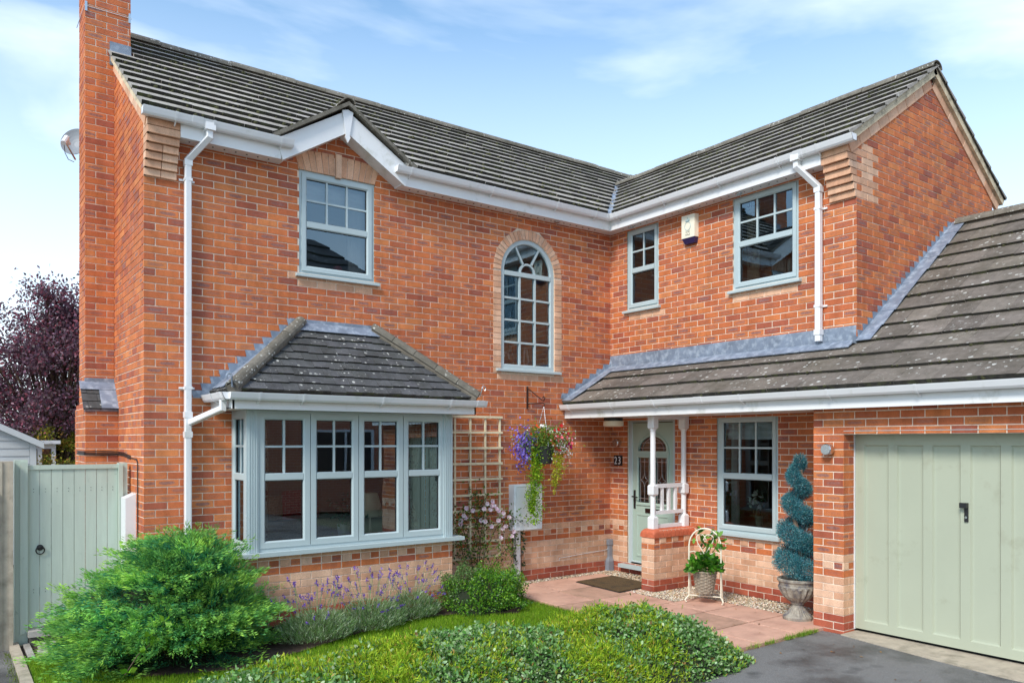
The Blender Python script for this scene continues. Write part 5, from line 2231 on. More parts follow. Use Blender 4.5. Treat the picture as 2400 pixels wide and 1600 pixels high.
M['soil'] = mat_plain('bark_and_soil', lin(66, 50, 40), 1.0, .5, 26, dirt=(lin(110, 92, 74), .60, .70, 40), bmp=1.0, bscale=60)
M['turf'] = mat_plain('turf_base', lin(70, 96, 30), 1.0, .3, 14, dirt=(lin(86, 78, 46), .62, .74, 6))
M['slab'] = mat_plain('pink_paving_slab', lin(206, 162, 140), .9, .10, 5, dirt=(lin(178, 136, 118), .48, .72, 3.0), bmp=.4, bscale=160)
M['slab_dark'] = mat_plain('buff_paving_slab', lin(188, 148, 126), .9, .10, 5, dirt=(lin(146, 118, 98), .45, .7, 3.0), bmp=.4, bscale=160)
M['stone'] = mat_plain('grey_flagstone', lin(168, 164, 158), .9, .10, 6, dirt=(lin(128, 122, 112), .5, .72, 4), bmp=.5, bscale=60)
M['joint'] = mat_plain('sand_joint', lin(60, 48, 40), 1.0, .3, 30)


def sheet(name, pts, z, mat, kind='structure', th=.05):
    mb = MB()
    up = [Vector((x, y, z)) for x, y in pts]
    dn = [Vector((x, y, z - th)) for x, y in pts]
    mb.poly(up)
    mb.loops(dn, up)
    o = mb.build(name, M[mat], None)
    o['kind'] = kind
    return o


M['ground'] = mat_plain('far_ground', lin(112, 116, 92), 1.0, .2, 3)
sheet('ground', [(-300, -300), (300, -300), (300, 300), (-300, 300)], -.16, 'ground')
edge = [(-2.32, -3.875), (-1.8, -3.885), (-1.2, -3.87), (-.74, -3.86)]
sheet('driveway', [(-14, -3.80), (-2.32, -3.80)] + edge + [(-.72, -4.05), (-.76, -4.07), (-.80, -4.5), (-.88, -5.0), (-.96, -5.6), (-.98, -6.4), (-.95, -7.6), (-.95, -30), (-14, -30)], -.028, 'asphalt', th=.12)
sheet('garage_apron', [(-.76, -4.07), (-.45, -4.06), (-.45, -7.2), (-1.02, -7.2), (-1.02, -6.4), (-1.0, -5.6), (-.92, -5.0), (-.84, -4.5)], -.020, 'conc', th=.12)
sheet('side_driveway', [(-14, -30), (-7.38, -3.82), (-7.38, .4), (-7.5, 6), (-14, 6)], -.118, 'asphalt', th=.03)
mb = MB()
for i in range(9):
    y = -3.4 + i * .45
    mb.box((-7.385, y + .004, -.14), (-7.305, y + .446, -.072 + random.uniform(-.004, .004)))
kerb = mb.build('kerb', M['conc'], None)
kerb['kind'] = 'structure'


def gz(x):
    return -.035 - .0105 * np.maximum(-2.2 - x, 0)


mb = MB()
nx = 26
for i in range(nx):
    xa, xb = -7.31 + (5.01) * i / nx, -7.31 + 5.01 * (i + 1) / nx
    za, zb_ = float(gz(xa)), float(gz(xb))
    mb.poly([(xa, -3.9, za), (xb, -3.9, zb_), (xb, .0, zb_), (xa, .0, za)])
lawn = mb.build('lawn', M['turf'], None)
lawn['kind'] = 'structure'
bed = [(-6.95, -.15), (-6.95, -.60), (-6.55, -1.35), (-5.9, -1.62), (-5.25, -1.42), (-4.5, -1.12), (-3.75, -.92), (-3.2, -1.05), (-2.75, -1.42), (-2.40, -1.10), (-2.28, -.12), (-2.28, .0), (-6.95, .0)]
mb = MB()
mb.poly([(x, y, float(gz(x)) + .018) for x, y in bed])
o = mb.build('planting_bed', M['soil'], None)
o['kind'] = 'structure'
import bmesh
bm = bmesh.new()
bm.from_mesh(o.data)
bmesh.ops.triangulate(bm, faces=bm.faces)
bm.to_mesh(o.data)
bm.free()

# paving: a sand bed with every slab on it
path = sheet('path', [(-2.30, -3.86), (-.03, -3.72), (-.03, -.02), (-2.27, -.02)], -.030, 'joint', th=.1)


def slab_piece(x0, x1, y0, y1, z, parent, mat, name='slab', th=.045, gap=.012):
    mb = MB()
    a, b_, c_, d_ = x0 + gap, x1 - gap, y0 + gap, y1 - gap
    e = .004
    t = [random.uniform(-.0025, .0025) for _ in range(4)]
    lo = [(a, c_, z - th), (b_, c_, z - th), (b_, d_, z - th), (a, d_, z - th)]
    mid = [(x, y, z - e + t[i]) for i, (x, y, _) in enumerate(lo)]
    up = [(a + e, c_ + e, z + t[0]), (b_ - e, c_ + e, z + t[1]), (b_ - e, d_ - e, z + t[2]), (a + e, d_ - e, z + t[3])]
    mb.loops(lo, mid)
    mb.loops(mid, up)
    mb.poly(up)
    return mb.build(name, M[mat], parent)


for (y0, y1, xs_) in ((-.80, -.14, (-2.22, -1.60, -.96, -.32)), (-1.46, -.80, (-2.22, -1.66, -1.02, -.38)), (-2.09, -1.46, (-2.22, -1.58, -.95)),
                      (-2.66, -2.09, (-2.25, -1.70, -1.08, -.50)), (-3.27, -2.66, (-2.30, -1.76, -1.12, -.48)), (-3.86, -3.27, (-2.32, -1.76, -1.14, -.56, -.04))):
    for xa, xb in zip(xs_, xs_[1:]):
        slab_piece(xa, xb, y0, y1, 0, path, random.choice(['slab', 'slab', 'slab_dark']) if y1 > -1.0 or xa < -1.5 else 'slab')
gp = sheet('side_path', [(-7.30, -.08), (-6.35, -.08), (-6.35, .62), (-7.30, .62)], -.115, 'joint', th=.05)
for (xa, xb, ya, yb_) in ((-7.28, -7.20, .0, .60), (-7.17, -6.82, .28, .60), (-7.19, -6.82, -.06, .27), (-6.78, -6.40, .36, .60), (-6.78, -6.40, .14, .35), (-6.78, -6.40, -.06, .13)):
    slab_piece(xa, xb, ya, yb_, -.085, gp, 'stone', th=.03)

# pea shingle along the walls
M['pebble'] = mat_leaf('pebble', .0, .75, .3)
regs = [(-2.2, -.02, -.14, -.01, 1500), (-.34, -.01, -1.35, -.02, 1500), (-.95, -.74, -1.75, -1.30, 420), (-.95, -.02, -2.09, -1.58, 2600), (-.50, -.02, -3.27, -2.05, 3300), (-.50, -.02, -3.60, -3.2, 900), (-2.25, -2.1, -.9, -.1, 100)]
P3, S3 = [], []
for x0_, x1_, y0_, y1_, n in regs:
    P3.append(np.stack([rng.uniform(x0_, x1_, n), rng.uniform(y0_, y1_, n), rng.uniform(-.012, .006, n)], 1))
P3 = np.concatenate(P3)
n = len(P3)
r_ = rng.uniform(.007, .014, n)
oct_ = np.array([[1, 0, 0], [0, 1, 0], [-1, 0, 0], [0, -1, 0], [0, 0, 1]], float)
rot = rng.uniform(0, 6.28, n)
V = oct_[None] * r_[:, None, None] * np.stack([rng.uniform(.8, 1.4, n), rng.uniform(.7, 1.1, n), rng.uniform(.55, .8, n)], 1)[:, None, :]
cx_, sx_ = np.cos(rot)[:, None], np.sin(rot)[:, None]
V = np.stack([V[:, :, 0] * cx_ - V[:, :, 1] * sx_, V[:, :, 0] * sx_ + V[:, :, 1] * cx_, V[:, :, 2]], 2) + P3[:, None, :]
F4 = np.stack([V[:, [0, 1, 4]], V[:, [1, 2, 4]], V[:, [2, 3, 4]], V[:, [3, 0, 4]]], 1).reshape(-1, 3, 3)
cc = np.repeat(pal([lin(206, 192, 168), lin(178, 156, 128), lin(226, 216, 198), lin(150, 132, 116), lin(196, 164, 130)], n, .12), 4, 0)
gravel = cloud('gravel', F4, cc, M['pebble'], None, 'stuff')
tag(gravel, 'pale pea shingle strip along the house walls', 'gravel')
sheet('gravel_bed', [(-2.2, -.16), (-.4, -.16), (-.4, -1.44), (-.97, -1.44), (-.97, -2.11), (-.52, -2.11), (-.52, -3.65), (-.01, -3.65), (-.01, -.005), (-2.2, -.005)], -.010, 'joint', th=.03)


# grass blades
def inside(px_, py_, poly):
    r = np.zeros(len(px_), bool)
    j = len(poly) - 1
    for i in range(len(poly)):
        xi, yi = poly[i]
        xj, yj = poly[j]
        c = ((yi > py_) != (yj > py_)) & (px_ < (xj - xi) * (py_ - yi) / (yj - yi + 1e-12) + xi)
        r ^= c
        j = i
    return r


def blades(p, h, w, cols, name, mat, parent=None, kind=None, lean=.35):
    n = len(p)
    d = rand_dirs(n)
    d[:, 2] = 0
    d = unit(d)
    s = np.stack([-d[:, 1], d[:, 0], np.zeros(n)], 1)
    top_p = p + np.array([0, 0, 1.0]) * h[:, None] + d * (h * lean * rng.uniform(.2, 1.4, n))[:, None]
    tri = np.stack([p - s * w / 2, p + s * w / 2, top_p], 1)
    return cloud(name, tri, cols, mat, parent, kind)


M['grass'] = mat_leaf('grass_blade', .4, .55, .25)
n = 190000
gx, gy = rng.uniform(-7.30, -2.16, n), rng.uniform(-3.0, -.1, n)
keep = ~inside(gx, gy, bed) & (gy < -.75 + .0 * gx) | ((gx < -6.9) & (gy < -.1) & (gx > -7.29))
keep &= ~((gx > -7.0) & (gy > -.1))
keep &= gx < -2.16 - .05 * rng.random(n)
gx, gy = gx[keep], gy[keep]
n = len(gx)
pg = np.stack([gx, gy, gz(gx)], 1)
cols = pal([lin(134, 174, 34), lin(112, 156, 30), lin(154, 188, 50), lin(90, 132, 26), lin(160, 170, 76)], n, .14, [.36, .28, .22, .09, .05])
o = blades(pg, rng.uniform(.020, .045, n), .0045, cols, 'grass', M['grass'], None, 'stuff')
tag(o, 'short bright green grass of the front lawn', 'grass')
# tufts of weed in the joint between paving and drive
n = 620
k = rng.choice(6, n, p=[.3, .2, .18, .14, .1, .08])
cx0 = np.array([-1.12, -1.32, -1.0, -1.62, -.93, -1.85])[k]
pw_ = np.stack([cx0 + rng.normal(0, .05, n), -3.875 + rng.normal(0, .012, n), np.full(n, -.02)], 1)
o = blades(pw_, rng.uniform(.015, .06, n), .006, pal([lin(120, 160, 50), lin(150, 175, 70)], n, .15), 'weeds', M['grass'], None, 'stuff', .7)
tag(o, 'small weeds sprouting between the paving and the drive', 'weeds')
n = 500
pw_ = np.stack([rng.normal(-7.41, .02, n), rng.uniform(-1.8, .4, n), np.full(n, -.118)], 1)
o = blades(pw_, rng.uniform(.01, .03, n), .006, pal([lin(110, 130, 50), lin(96, 110, 50)], n, .15), 'kerb_weeds', M['grass'], None, 'stuff', .7)
tag(o, 'mossy weeds along the kerb of the side drive', 'weeds')

# ================================================================== PLANTS
M['leaf_gloss'] = mat_leaf('glossy_leaf', .25, .38, .5)
M['needle'] = mat_leaf('conifer_needle', .3, .6, .25)
M['bark'] = mat_plain('bark', lin(88, 70, 56), .95, .3, 20, bmp=.8, bscale=40)
M['inner'] = mat_plain('dark_filler', lin(36, 44, 26), 1.0, .4, 30)  # plain dark colour for the solid filler added inside shrubs


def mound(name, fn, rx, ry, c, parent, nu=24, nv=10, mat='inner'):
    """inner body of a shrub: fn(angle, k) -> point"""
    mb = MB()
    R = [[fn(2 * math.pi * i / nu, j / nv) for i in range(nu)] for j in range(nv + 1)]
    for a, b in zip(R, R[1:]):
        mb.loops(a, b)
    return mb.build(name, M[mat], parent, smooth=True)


# --- spreading juniper
JC = np.array([-6.28, -.76])
t = empty('juniper_bush', (JC[0], JC[1], -.08), 'big spreading green juniper bush at the house corner beside the gate', 'bush')
JR, JH = .80, 1.08


def jz(rho, th):
    w = 1 + .08 * np.sin(3 * th + 1) + .06 * np.sin(7 * th)
    return JH * np.maximum(1 - (rho / w) ** 2.5, 0)


def jpt(a, k):
    rho = (1 - k) * .50
    return Vector((JC[0] + JR * rho * math.cos(a), JC[1] + JR * rho * math.sin(a), -.08 + .74 * float(jz(rho * 1.15, a)) if k > 0 else -.1))


mound('filler_core', jpt, 1, 1, None, t, 28, 8)  # opaque dark filler added to stop views through the plumes
mb = MB()
for i in range(9):
    a = i * .7
    mb.tube([(JC[0], JC[1], -.1), (JC[0] + .3 * math.cos(a), JC[1] + .3 * math.sin(a), .25), (JC[0] + .6 * math.cos(a), JC[1] + .6 * math.sin(a), .5)], [.035, .025, .012], 6)
mb.build('trunk', M['bark'], t)
ncl = 185                                                   # branches, each ending in a fan of plumes
c_rho = np.sqrt((np.arange(ncl) + .5) / ncl)
c_th = np.arange(ncl) * 2.39996 + rng.normal(0, .12, ncl)
c_z = jz(c_rho * .97, c_th) * rng.choice([1.0, .95, .8, .6], ncl)
side_ = np.cos(c_th) * RGT.x + np.sin(c_th) * RGT.y
c_z = np.where((rng.random(ncl) < .50) & (c_rho > .72), np.maximum(rng.uniform(.05, .60, ncl), np.where(side_ > .25, .36, 0)), c_z)
nlow = 90                                                   # low skirts sweeping over the ground
c_rho = np.concatenate([c_rho, rng.uniform(.66, 1.0, nlow)])
c_th = np.concatenate([c_th, np.arange(nlow) * 2 * np.pi / nlow * 3.02])
skz = rng.uniform(.02, .42, nlow)
skd = np.cos(c_th[-nlow:]) * RGT.x + np.sin(c_th[-nlow:]) * RGT.y
c_z = np.concatenate([c_z, np.where(skd > .25, np.maximum(skz, .38), skz)])
ncl += nlow
per = 14
ns = ncl * per
cl = np.repeat(np.arange(ncl), per)
rho, th = c_rho[cl], c_th[cl]
cdir = np.stack([np.cos(th) * (.35 + .65 * rho), np.sin(th) * (.35 + .65 * rho), .32 * (1 - rho) + .05], 1)
cdir += np.array([-.24, .02, .03]) + np.repeat(rng.normal(0, .18, (ncl, 3)), per, 0)
cdir = unit(cdir)
base = np.stack([JC[0] + .20 * (1 - rho) * RGT.x + JR * rho * np.cos(th), JC[1] + .20 * (1 - rho) * RGT.y + JR * rho * np.sin(th), c_z[cl] - .07], 1)
base += rng.normal(0, 1, (ns, 3)) * np.array([.10, .10, .022])
outw = unit(cdir + rng.normal(0, .26, (ns, 3)) * np.array([1, 1, .45]))
L_ = rng.uniform(.18, .38, ns)
base = base - outw * (L_ * .60)[:, None]
kb = 56
tt = rng.uniform(.0, 1.0, (ns, kb)) ** .8
side = unit(np.cross(outw, np.array([0, 0, 1.0]) + rng.normal(0, .25, (ns, 3))))
upv = np.cross(side, outw)
droop = (tt ** 2) * (L_[:, None] * rng.uniform(-.10, .18, (ns, 1)))
wd = np.sqrt(np.clip(1 - tt, .02, 1)) * np.clip(tt * 4, .3, 1) * .17 * L_[:, None]
sgn = rng.choice([-1.0, 1.0], (ns, kb))
lat = rng.random((ns, kb))
pos = base[:, None, :] + outw[:, None, :] * (tt * L_[:, None])[..., None] + side[:, None, :] * (sgn * lat * wd)[..., None] + upv[:, None, :] * (rng.normal(0, .014, (ns, kb)))[..., None]
pos[..., 2] -= droop
dirs = outw[:, None, :] * 1.0 + side[:, None, :] * (sgn * .50)[..., None] + rng.normal(0, .16, (ns, kb, 3)) + np.array([0, 0, .14])
pos, dirs = pos.reshape(-1, 3), dirs.reshape(-1, 3)
tip = (tt * .75 + lat * .15).reshape(-1)
nb = len(pos)
young = np.repeat(np.clip(np.repeat(rng.random(ncl), per) * .7 + rng.random(ns) * .5, 0, 1), kb)
g0_ = np.array(lin(50, 128, 98))
g1c = np.array(lin(92, 170, 86))
g2c = np.array(lin(174, 218, 88))
k1 = np.clip(tip * 1.2 - .1, 0, 1)[:, None]
cols = g0_ * (1 - k1) + g1c * k1
k2 = np.clip(np.clip(tip - .32, 0, 1) * 2.1 * young, 0, 1)[:, None]
cols = cols * (1 - k2) + g2c * k2
cols = np.clip(cols * (1 + rng.normal(0, .16, (nb, 1))) * (1 + np.repeat(np.repeat(rng.normal(0, .16, ncl), per), kb)[:, None]), .004, 1)
ok = pos[:, 2] > -.09
cloud('foliage', leafs(pos[ok], dirs[ok], rng.uniform(.030, .055, ok.sum()), rng.uniform(.0065, .0105, ok.sum())), cols[ok], M['needle'], t)
n = 15000                                                   # short shoots filling the inside
u_ = rand_dirs(n)
r_ = rng.random(n) ** .45
p = np.stack([JC[0] + u_[:, 0] * r_ * JR * .80, JC[1] + u_[:, 1] * r_ * JR * .80, np.abs(u_[:, 2]) * r_ * JH * .80 - .02], 1)
cloud('inner_shoots', leafs(p, u_ + rng.normal(0, .4, (n, 3)), rng.uniform(.04, .07, n), .010), pal([lin(46, 100, 74), lin(60, 116, 64), lin(70, 92, 52)], n, .2), M['needle'], t)
# a bramble shoot growing through it
o = empty('bramble', (-6.62, -1.62, 0), 'pale green bramble shoot poking out of the juniper bush', 'plant')
Q, Cc = [], []
mb = MB()
stem = [Vector((-6.40, -1.45, .10)), Vector((-6.52, -1.62, .30)), Vector((-6.68, -1.74, .22)), Vector((-6.78, -1.80, .10))]
mb.tube(stem, .004, 5)
mb.build('stem', M['bark'], o)
for p in (Vector((-6.45, -1.58, .42)), Vector((-6.56, -1.68, .30)), Vector((-6.66, -1.76, .24)), Vector((-6.76, -1.82, .12)), Vector((-6.60, -1.70, .34))):
    d_ = rand_dirs(3, .2)
    d_[:, 1] -= .5
    Q.append(leafs(np.repeat(np.array(p)[None], 3, 0), d_, .075, .05))
    Cc.append(pal([lin(104, 152, 40), lin(132, 178, 50)], 3, .1))
cloud('leaves', np.concatenate(Q), np.concatenate(Cc), M['leaf'], o)

# --- low mixed hedge along the drive, two plants grown together
hx = np.array([-7.2, -6.6, -6.0, -5.4, -4.9, -4.5, -4.1, -3.75, -3.45, -3.20, -2.92, -2.62, -2.40, -2.25, -2.15])
hzv = np.array([.34, .40, .45, .47, .48, .46, .40, .34, .37, .44, .46, .38, .27, .13, .0])
HC, HD = -3.47, .78


def htop(x, y):
    tp = np.interp(x, hx, hzv) * .92
    q = np.abs((y - HC - .05 * np.sin(x * 5)) / HD)
    bumps = .035 * np.sin(x * 6.1 + y * 3) + .035 * np.sin(x * 11 + 2) * np.cos(y * 9) + .03 * np.sin(x * 21 + y * 15) + .02 * np.sin(x * 37 - y * 31)
    return np.maximum(tp * (1 - np.clip(q, 0, 1) ** 3.2) + bumps * np.clip(1.1 - q, 0, 1), 0)


for (xa, xb, lab) in ((-7.2, -3.72, 'low evergreen hedge with grey-green leaves in front of the lawn'), (-3.72, -2.15, 'rounded evergreen shrub at the corner of paving and drive')):
    o = empty('low_hedge' if xa < -7 else 'rounded_shrub', ((xa + xb) / 2, HC, 0), lab, 'hedge' if xa < -7 else 'shrub')
    mb = MB()
    nxh, nyh = int((xb - xa) / .12), 10
    G = [[Vector((xa + (xb - xa) * i / nxh, HC - HD + 2 * HD * j / nyh, -.05 + .84 * float(htop(xa + (xb - xa) * i / nxh, HC - HD + 2 * HD * j / nyh)))) for j in range(nyh + 1)] for i in range(nxh + 1)]
    for a, b in zip(G, G[1:]):
        mb.loops(a, b, closed=False)
    mb.build('filler_core', M['inner'], o, smooth=True)  # solid dark mass added under the leaf shell, no modelled branches
    mb = MB()
    for i in range(int((xb - xa) * 5)):
        x, y = random.uniform(xa + .1, xb - .15), HC + random.uniform(-.35, .35)
        mb.tube([(x, y, -.1), (x + random.uniform(-.05, .05), y + random.uniform(-.05, .05), float(htop(x, y)) * .7)], [.014, .006], 5)
    mb.build('stems', M['bark'], o)
    n = int((xb - xa) * 17000)
    x = rng.uniform(xa - (.03 if xa > -7 else 0), xb + (.05 if xb < -3 else 0), n)
    y = HC + HD * 1.02 * rng.uniform(-1, 1, n)
    h = htop(x, y)
    z = h - .05 - rng.exponential(.045, n) + rng.normal(0, .014, n) + np.where(rng.random(n) < .05, rng.uniform(.01, .07, n), 0)
    sel = (z > -.06) & (h > .02)
    x, y, z, h = x[sel], y[sel], z[sel], h[sel]
    n = len(x)
    e = .03
    nrm = unit(np.stack([-(htop(x + e, y) - htop(x - e, y)) / (2 * e), -(htop(x, y + e) - htop(x, y - e)) / (2 * e), np.ones(n)], 1))
    z = z + rng.uniform(0, .02, n)
    kindf = .6 * np.sin(x * 3.3 + 1.2) + np.sin(y * 4.1 + x * 1.7) * .5 + np.sin(x * 7.7 - y * 5) * .5 + np.sin(x * 15 + y * 19) * .4 + rng.normal(0, .55, n)
    hn = np.clip((h - .2) / .25, 0, 1)
    oval = kindf < (.85 - .40 * hn if xa < -7 else .45 - .75 * hn)
    p = np.stack([x, y, z], 1)
    q1 = p[oval]
    a1 = nrm[oval] * .45 + rand_dirs(len(q1)) * .8
    Lq = rng.uniform(.020, .036, len(q1))
    qa = leafs(q1, a1, Lq * 1.12, Lq * rng.uniform(.6, .74, len(q1)), .14, oval=True)
    ca = pal([lin(124, 160, 92), lin(98, 146, 66), lin(150, 180, 124), lin(74, 122, 48), lin(172, 194, 146), lin(142, 112, 62)], len(q1), .18, [.29, .29, .16, .16, .08, .02])
    q2 = p[~oval]
    a2 = nrm[~oval] * .55 + rand_dirs(len(q2), .8) * .55
    q2 = np.repeat(q2, 3, 0) + rng.normal(0, .010, (len(q2) * 3, 3))
    a2 = np.repeat(a2, 3, 0) + rng.normal(0, .25, (len(q2), 3))
    qb = leafs(q2, a2, rng.uniform(.022, .052, len(q2)), rng.uniform(.006, .010, len(q2)), .1)
    cb = pal([lin(166, 190, 46), lin(136, 172, 42), lin(188, 202, 62), lin(104, 146, 38), lin(190, 158, 80)], len(q2), .16, [.32, .28, .2, .15, .05])
    cloud('leaves', qa, ca, M['leaf_gloss'], o)
    cloud('sprigs', qb, cb, M['needle'], o)

# --- clipped shrub below the trellis
t = empty('small_shrub', (-2.92, -.92, 0), 'low green clipped shrub below the trellis beside the paving', 'shrub')


def shrub(parent, c, rx, ry, rz, n, cols, L=(.014, .026), wr=.55, up=.3, mat='leaf_gloss', lump=.16, w=None, name='leaves', floor=-.05):
    d = rand_dirs(n)
    d[:, 2] = np.abs(d[:, 2]) * 1.0 - .12
    f = 1 + lump * (np.sin(d[:, 0] * 7 + c[0] * 3) * np.cos(d[:, 1] * 6 + 1) + .6 * np.sin(d[:, 2] * 9 + d[:, 0] * 5))
    r = rng.uniform(.0, 1, n) ** .22
    p = np.array(c) + d * np.array([rx, ry, rz]) * (f * r)[:, None]
    ok = p[:, 2] > floor
    p, d = p[ok], d[ok]
    n = len(p)
    a = d * .55 + rand_dirs(n, up) * .8
    Lq = rng.uniform(*L, n)
    return cloud(name, leafs(p, a, Lq, Lq * rng.uniform(wr * .85, wr * 1.15, n)), pal(cols, n, .18, w), M[mat], parent)


def dome(parent, c, rx, ry, rz):
    def fn(a, k):
        q = k * math.pi / 2
        return Vector((c[0] + rx * math.cos(a) * math.cos(q), c[1] + ry * math.sin(a) * math.cos(q), c[2] + rz * math.sin(q)))
    return mound('filler_core', fn, rx, ry, c, parent, 18, 6)  # dark filler dome added behind the leaves


dome(t, (-2.92, -.92, -.05), .40, .36, .36)
shrub(t, (-2.86, -.98, .06), .50, .44, .36, 15000, [lin(96, 150, 36), lin(74, 128, 32), lin(130, 174, 46), lin(54, 100, 36)], (.018, .034), .45, lump=.26)
shrub(t, (-3.05, -.78, .16), .30, .26, .30, 5000, [lin(96, 130, 66), lin(76, 110, 54), lin(124, 152, 90)], (.014, .028), .5, lump=.26)
shrub(t, (-2.60, -.86, .12), .26, .28, .30, 5000, [lin(98, 152, 36), lin(136, 178, 48), lin(64, 114, 32)], (.014, .030), .42, lump=.26)
mb = MB()
for i in range(8):
    mb.tube([(-2.92 + random.uniform(-.1, .1), -.92 + random.uniform(-.1, .1), -.08), (-2.92 + random.uniform(-.35, .35), -.92 + random.uniform(-.3, .3), .3)], [.012, .005], 5)
mb.build('stems', M['bark'], t)

# --- lavender along the bay
for i, (lx, ly, s, lab) in enumerate(((-4.98, -1.12, 1.0, 'grey-green lavender clump under the bay window nearest the juniper'), (-4.35, -1.0, 1.0, 'grey-green lavender clump under the middle of the bay window'), (-3.78, -.86, .8, 'grey-green lavender clump under the bay window nearest the clipped shrub'))):
    t = empty('lavender_bush', (lx, ly, -.05), lab, 'lavender', 'lavender under the bay window')
    n = int(5200 * s)
    th = rng.uniform(0, 6.283, n)
    rr = np.sqrt(rng.random(n)) * .34 * s
    p = np.stack([lx + rr * np.cos(th) * 1.15, ly + rr * np.sin(th) * .8, rng.uniform(-.05, .24, n) * (1 - (rr / (.40 * s)) ** 2)], 1)
    a = np.stack([np.cos(th) * .55, np.sin(th) * .55, np.full(n, .9)], 1) + rng.normal(0, .35, (n, 3))
    cloud('foliage', leafs(p, a, rng.uniform(.04, .085, n), .006), pal([lin(146, 168, 122), lin(116, 150, 92), lin(176, 192, 158), lin(98, 136, 66)], n, .12), M['needle'], t)
    m_ = int(50 * s)
    Q, Cc = [], []
    mb = MB()
    for j in range(m_):
        a0 = random.uniform(0, 6.28)
        r0 = random.uniform(.05, .26) * s
        b0 = Vector((lx + r0 * math.cos(a0), ly + r0 * math.sin(a0) * .8, .12))
        hh = random.uniform(.14, .42)
        if random.random() < .25:
            hh = random.uniform(.02, .1)
        tp = b0 + Vector((math.cos(a0) * random.uniform(.02, .22), math.sin(a0) * random.uniform(.0, .16), hh))
        mb.tube([b0, b0.lerp(tp, .5) + Vector((0, 0, .02)), tp], .0022, 4, cap=False)
        hl = random.uniform(.03, .055)
        k = 15
        zz = np.linspace(0, hl, k)
        ax = np.array((tp - b0).normalized())
        pp = np.array(tp) + ax * zz[:, None] + rng.normal(0, .004, (k, 3))
        Q.append(leafs(pp, rand_dirs(k, .4), .016, .013))
        Cc.append(pal([lin(110, 76, 180), lin(92, 62, 156), lin(142, 110, 204)], k, .15))
    mb.build('stalks', mat_plain('lavender_stalk', lin(120, 138, 96), .9, .1, 10) if 'lav' not in M else M['lav'], t)
    M.setdefault('lav', D.materials['lavender_stalk'])
    cloud('flowers', np.concatenate(Q), np.concatenate(Cc), M['petal'], t, 'stuff')

# --- trellis and climbing rose
M['trellis'] = mat_plain('cream_trellis_paint', lin(226, 212, 178), .8, .10, 12, dirt=(lin(176, 160, 124), .55, .8, 9))
t = empty('trellis', (-2.35, -.02, .39), 'cream painted square trellis on the front wall beside the bay window', 'trellis')
for x in (-2.70, -2.468, -2.238, -2.008):
    mb = MB()
    mb.fbox(FM, x - .013, x + .013, .38, 2.21, .012, .030)
    mb.build('slat', M['trellis'], t)
for i in range(10):
    z = 2.195 - i * .2
    mb = MB()
    mb.fbox(FM, -2.78, -1.975, z - .014, z + .014, .0305, .046)
    mb.build('slat', M['trellis'], t)
t = empty('climbing_rose', (-2.45, -.12, 0), 'pink climbing rose growing up the cream trellis', 'rose')
mb = MB()
stems = [[(-2.48, -.14, -.05), (-2.5, -.10, .4), (-2.62, -.08, .8), (-2.6, -.07, 1.05)], [(-2.45, -.13, -.05), (-2.40, -.10, .5), (-2.30, -.08, .9), (-2.25, -.07, 1.2)], [(-2.44, -.14, -.05), (-2.30, -.10, .45), (-2.1, -.10, .8), (-1.9, -.12, .92), (-1.72, -.14, .80)],
         [(-2.50, -.14, -.05), (-2.65, -.12, .5), (-2.72, -.1, .8)], [(-2.46, -.14, -.05), (-2.2, -.14, .3), (-1.98, -.16, .5), (-1.9, -.18, .52)], [(-2.44, -.14, 0), (-2.36, -.1, .6), (-2.44, -.07, 1.0), (-2.40, -.07, 1.30)]]
for s in stems:
    mb.tube(s, [.008] + [.005] * (len(s) - 2) + [.002], 5)
mb.build('stems', M['bark'], t)
n = 1500
k = rng.integers(0, len(stems), n)
P_ = []
for i in range(n):
    s = stems[k[i]]
    f = rng.uniform(.25, 1) * (len(s) - 1)
    j = min(int(f), len(s) - 2)
    P_.append(np.array(s[j]) * (1 - (f - j)) + np.array(s[j + 1]) * (f - j))
P_ = np.array(P_) + rng.normal(0, 1, (n, 3)) * np.array([.075, .03, .075])
P_[:, 1] = np.minimum(P_[:, 1], -.05)
cloud('leaves', leafs(P_, rand_dirs(n), rng.uniform(.024, .044, n), rng.uniform(.016, .026, n), oval=True), pal([lin(84, 118, 50), lin(66, 96, 42), lin(112, 144, 54), lin(136, 164, 64), lin(100, 92, 56)], n, .15), M['leaf'], t)
ROSES = [(-2.64, 0.95), (-2.6, 0.92), (-2.66, 0.89), (-2.67, 0.85), (-2.61, 1.04), (-2.5, 1.01), (-2.33, 1.02), (-2.26, 1.08), (-2.2, 1.11), (-2.21, 1.05), (-2.17, 1.05), (-2.14, 1.01), (-2.22, 1.0), (-2.1, 0.98), (-1.94, 0.89), (-2.36, 0.87), (-2.3, 0.86), (-2.1, 0.86), (-1.99, 0.78), (-2.03, 0.75), (-1.83, 0.74), (-1.85, 0.7), (-1.77, 0.76), (-1.89, 0.64), (-2.06, 0.63), (-2.21, 0.79), (-2.03, 0.95), (-2.02, 0.91)]
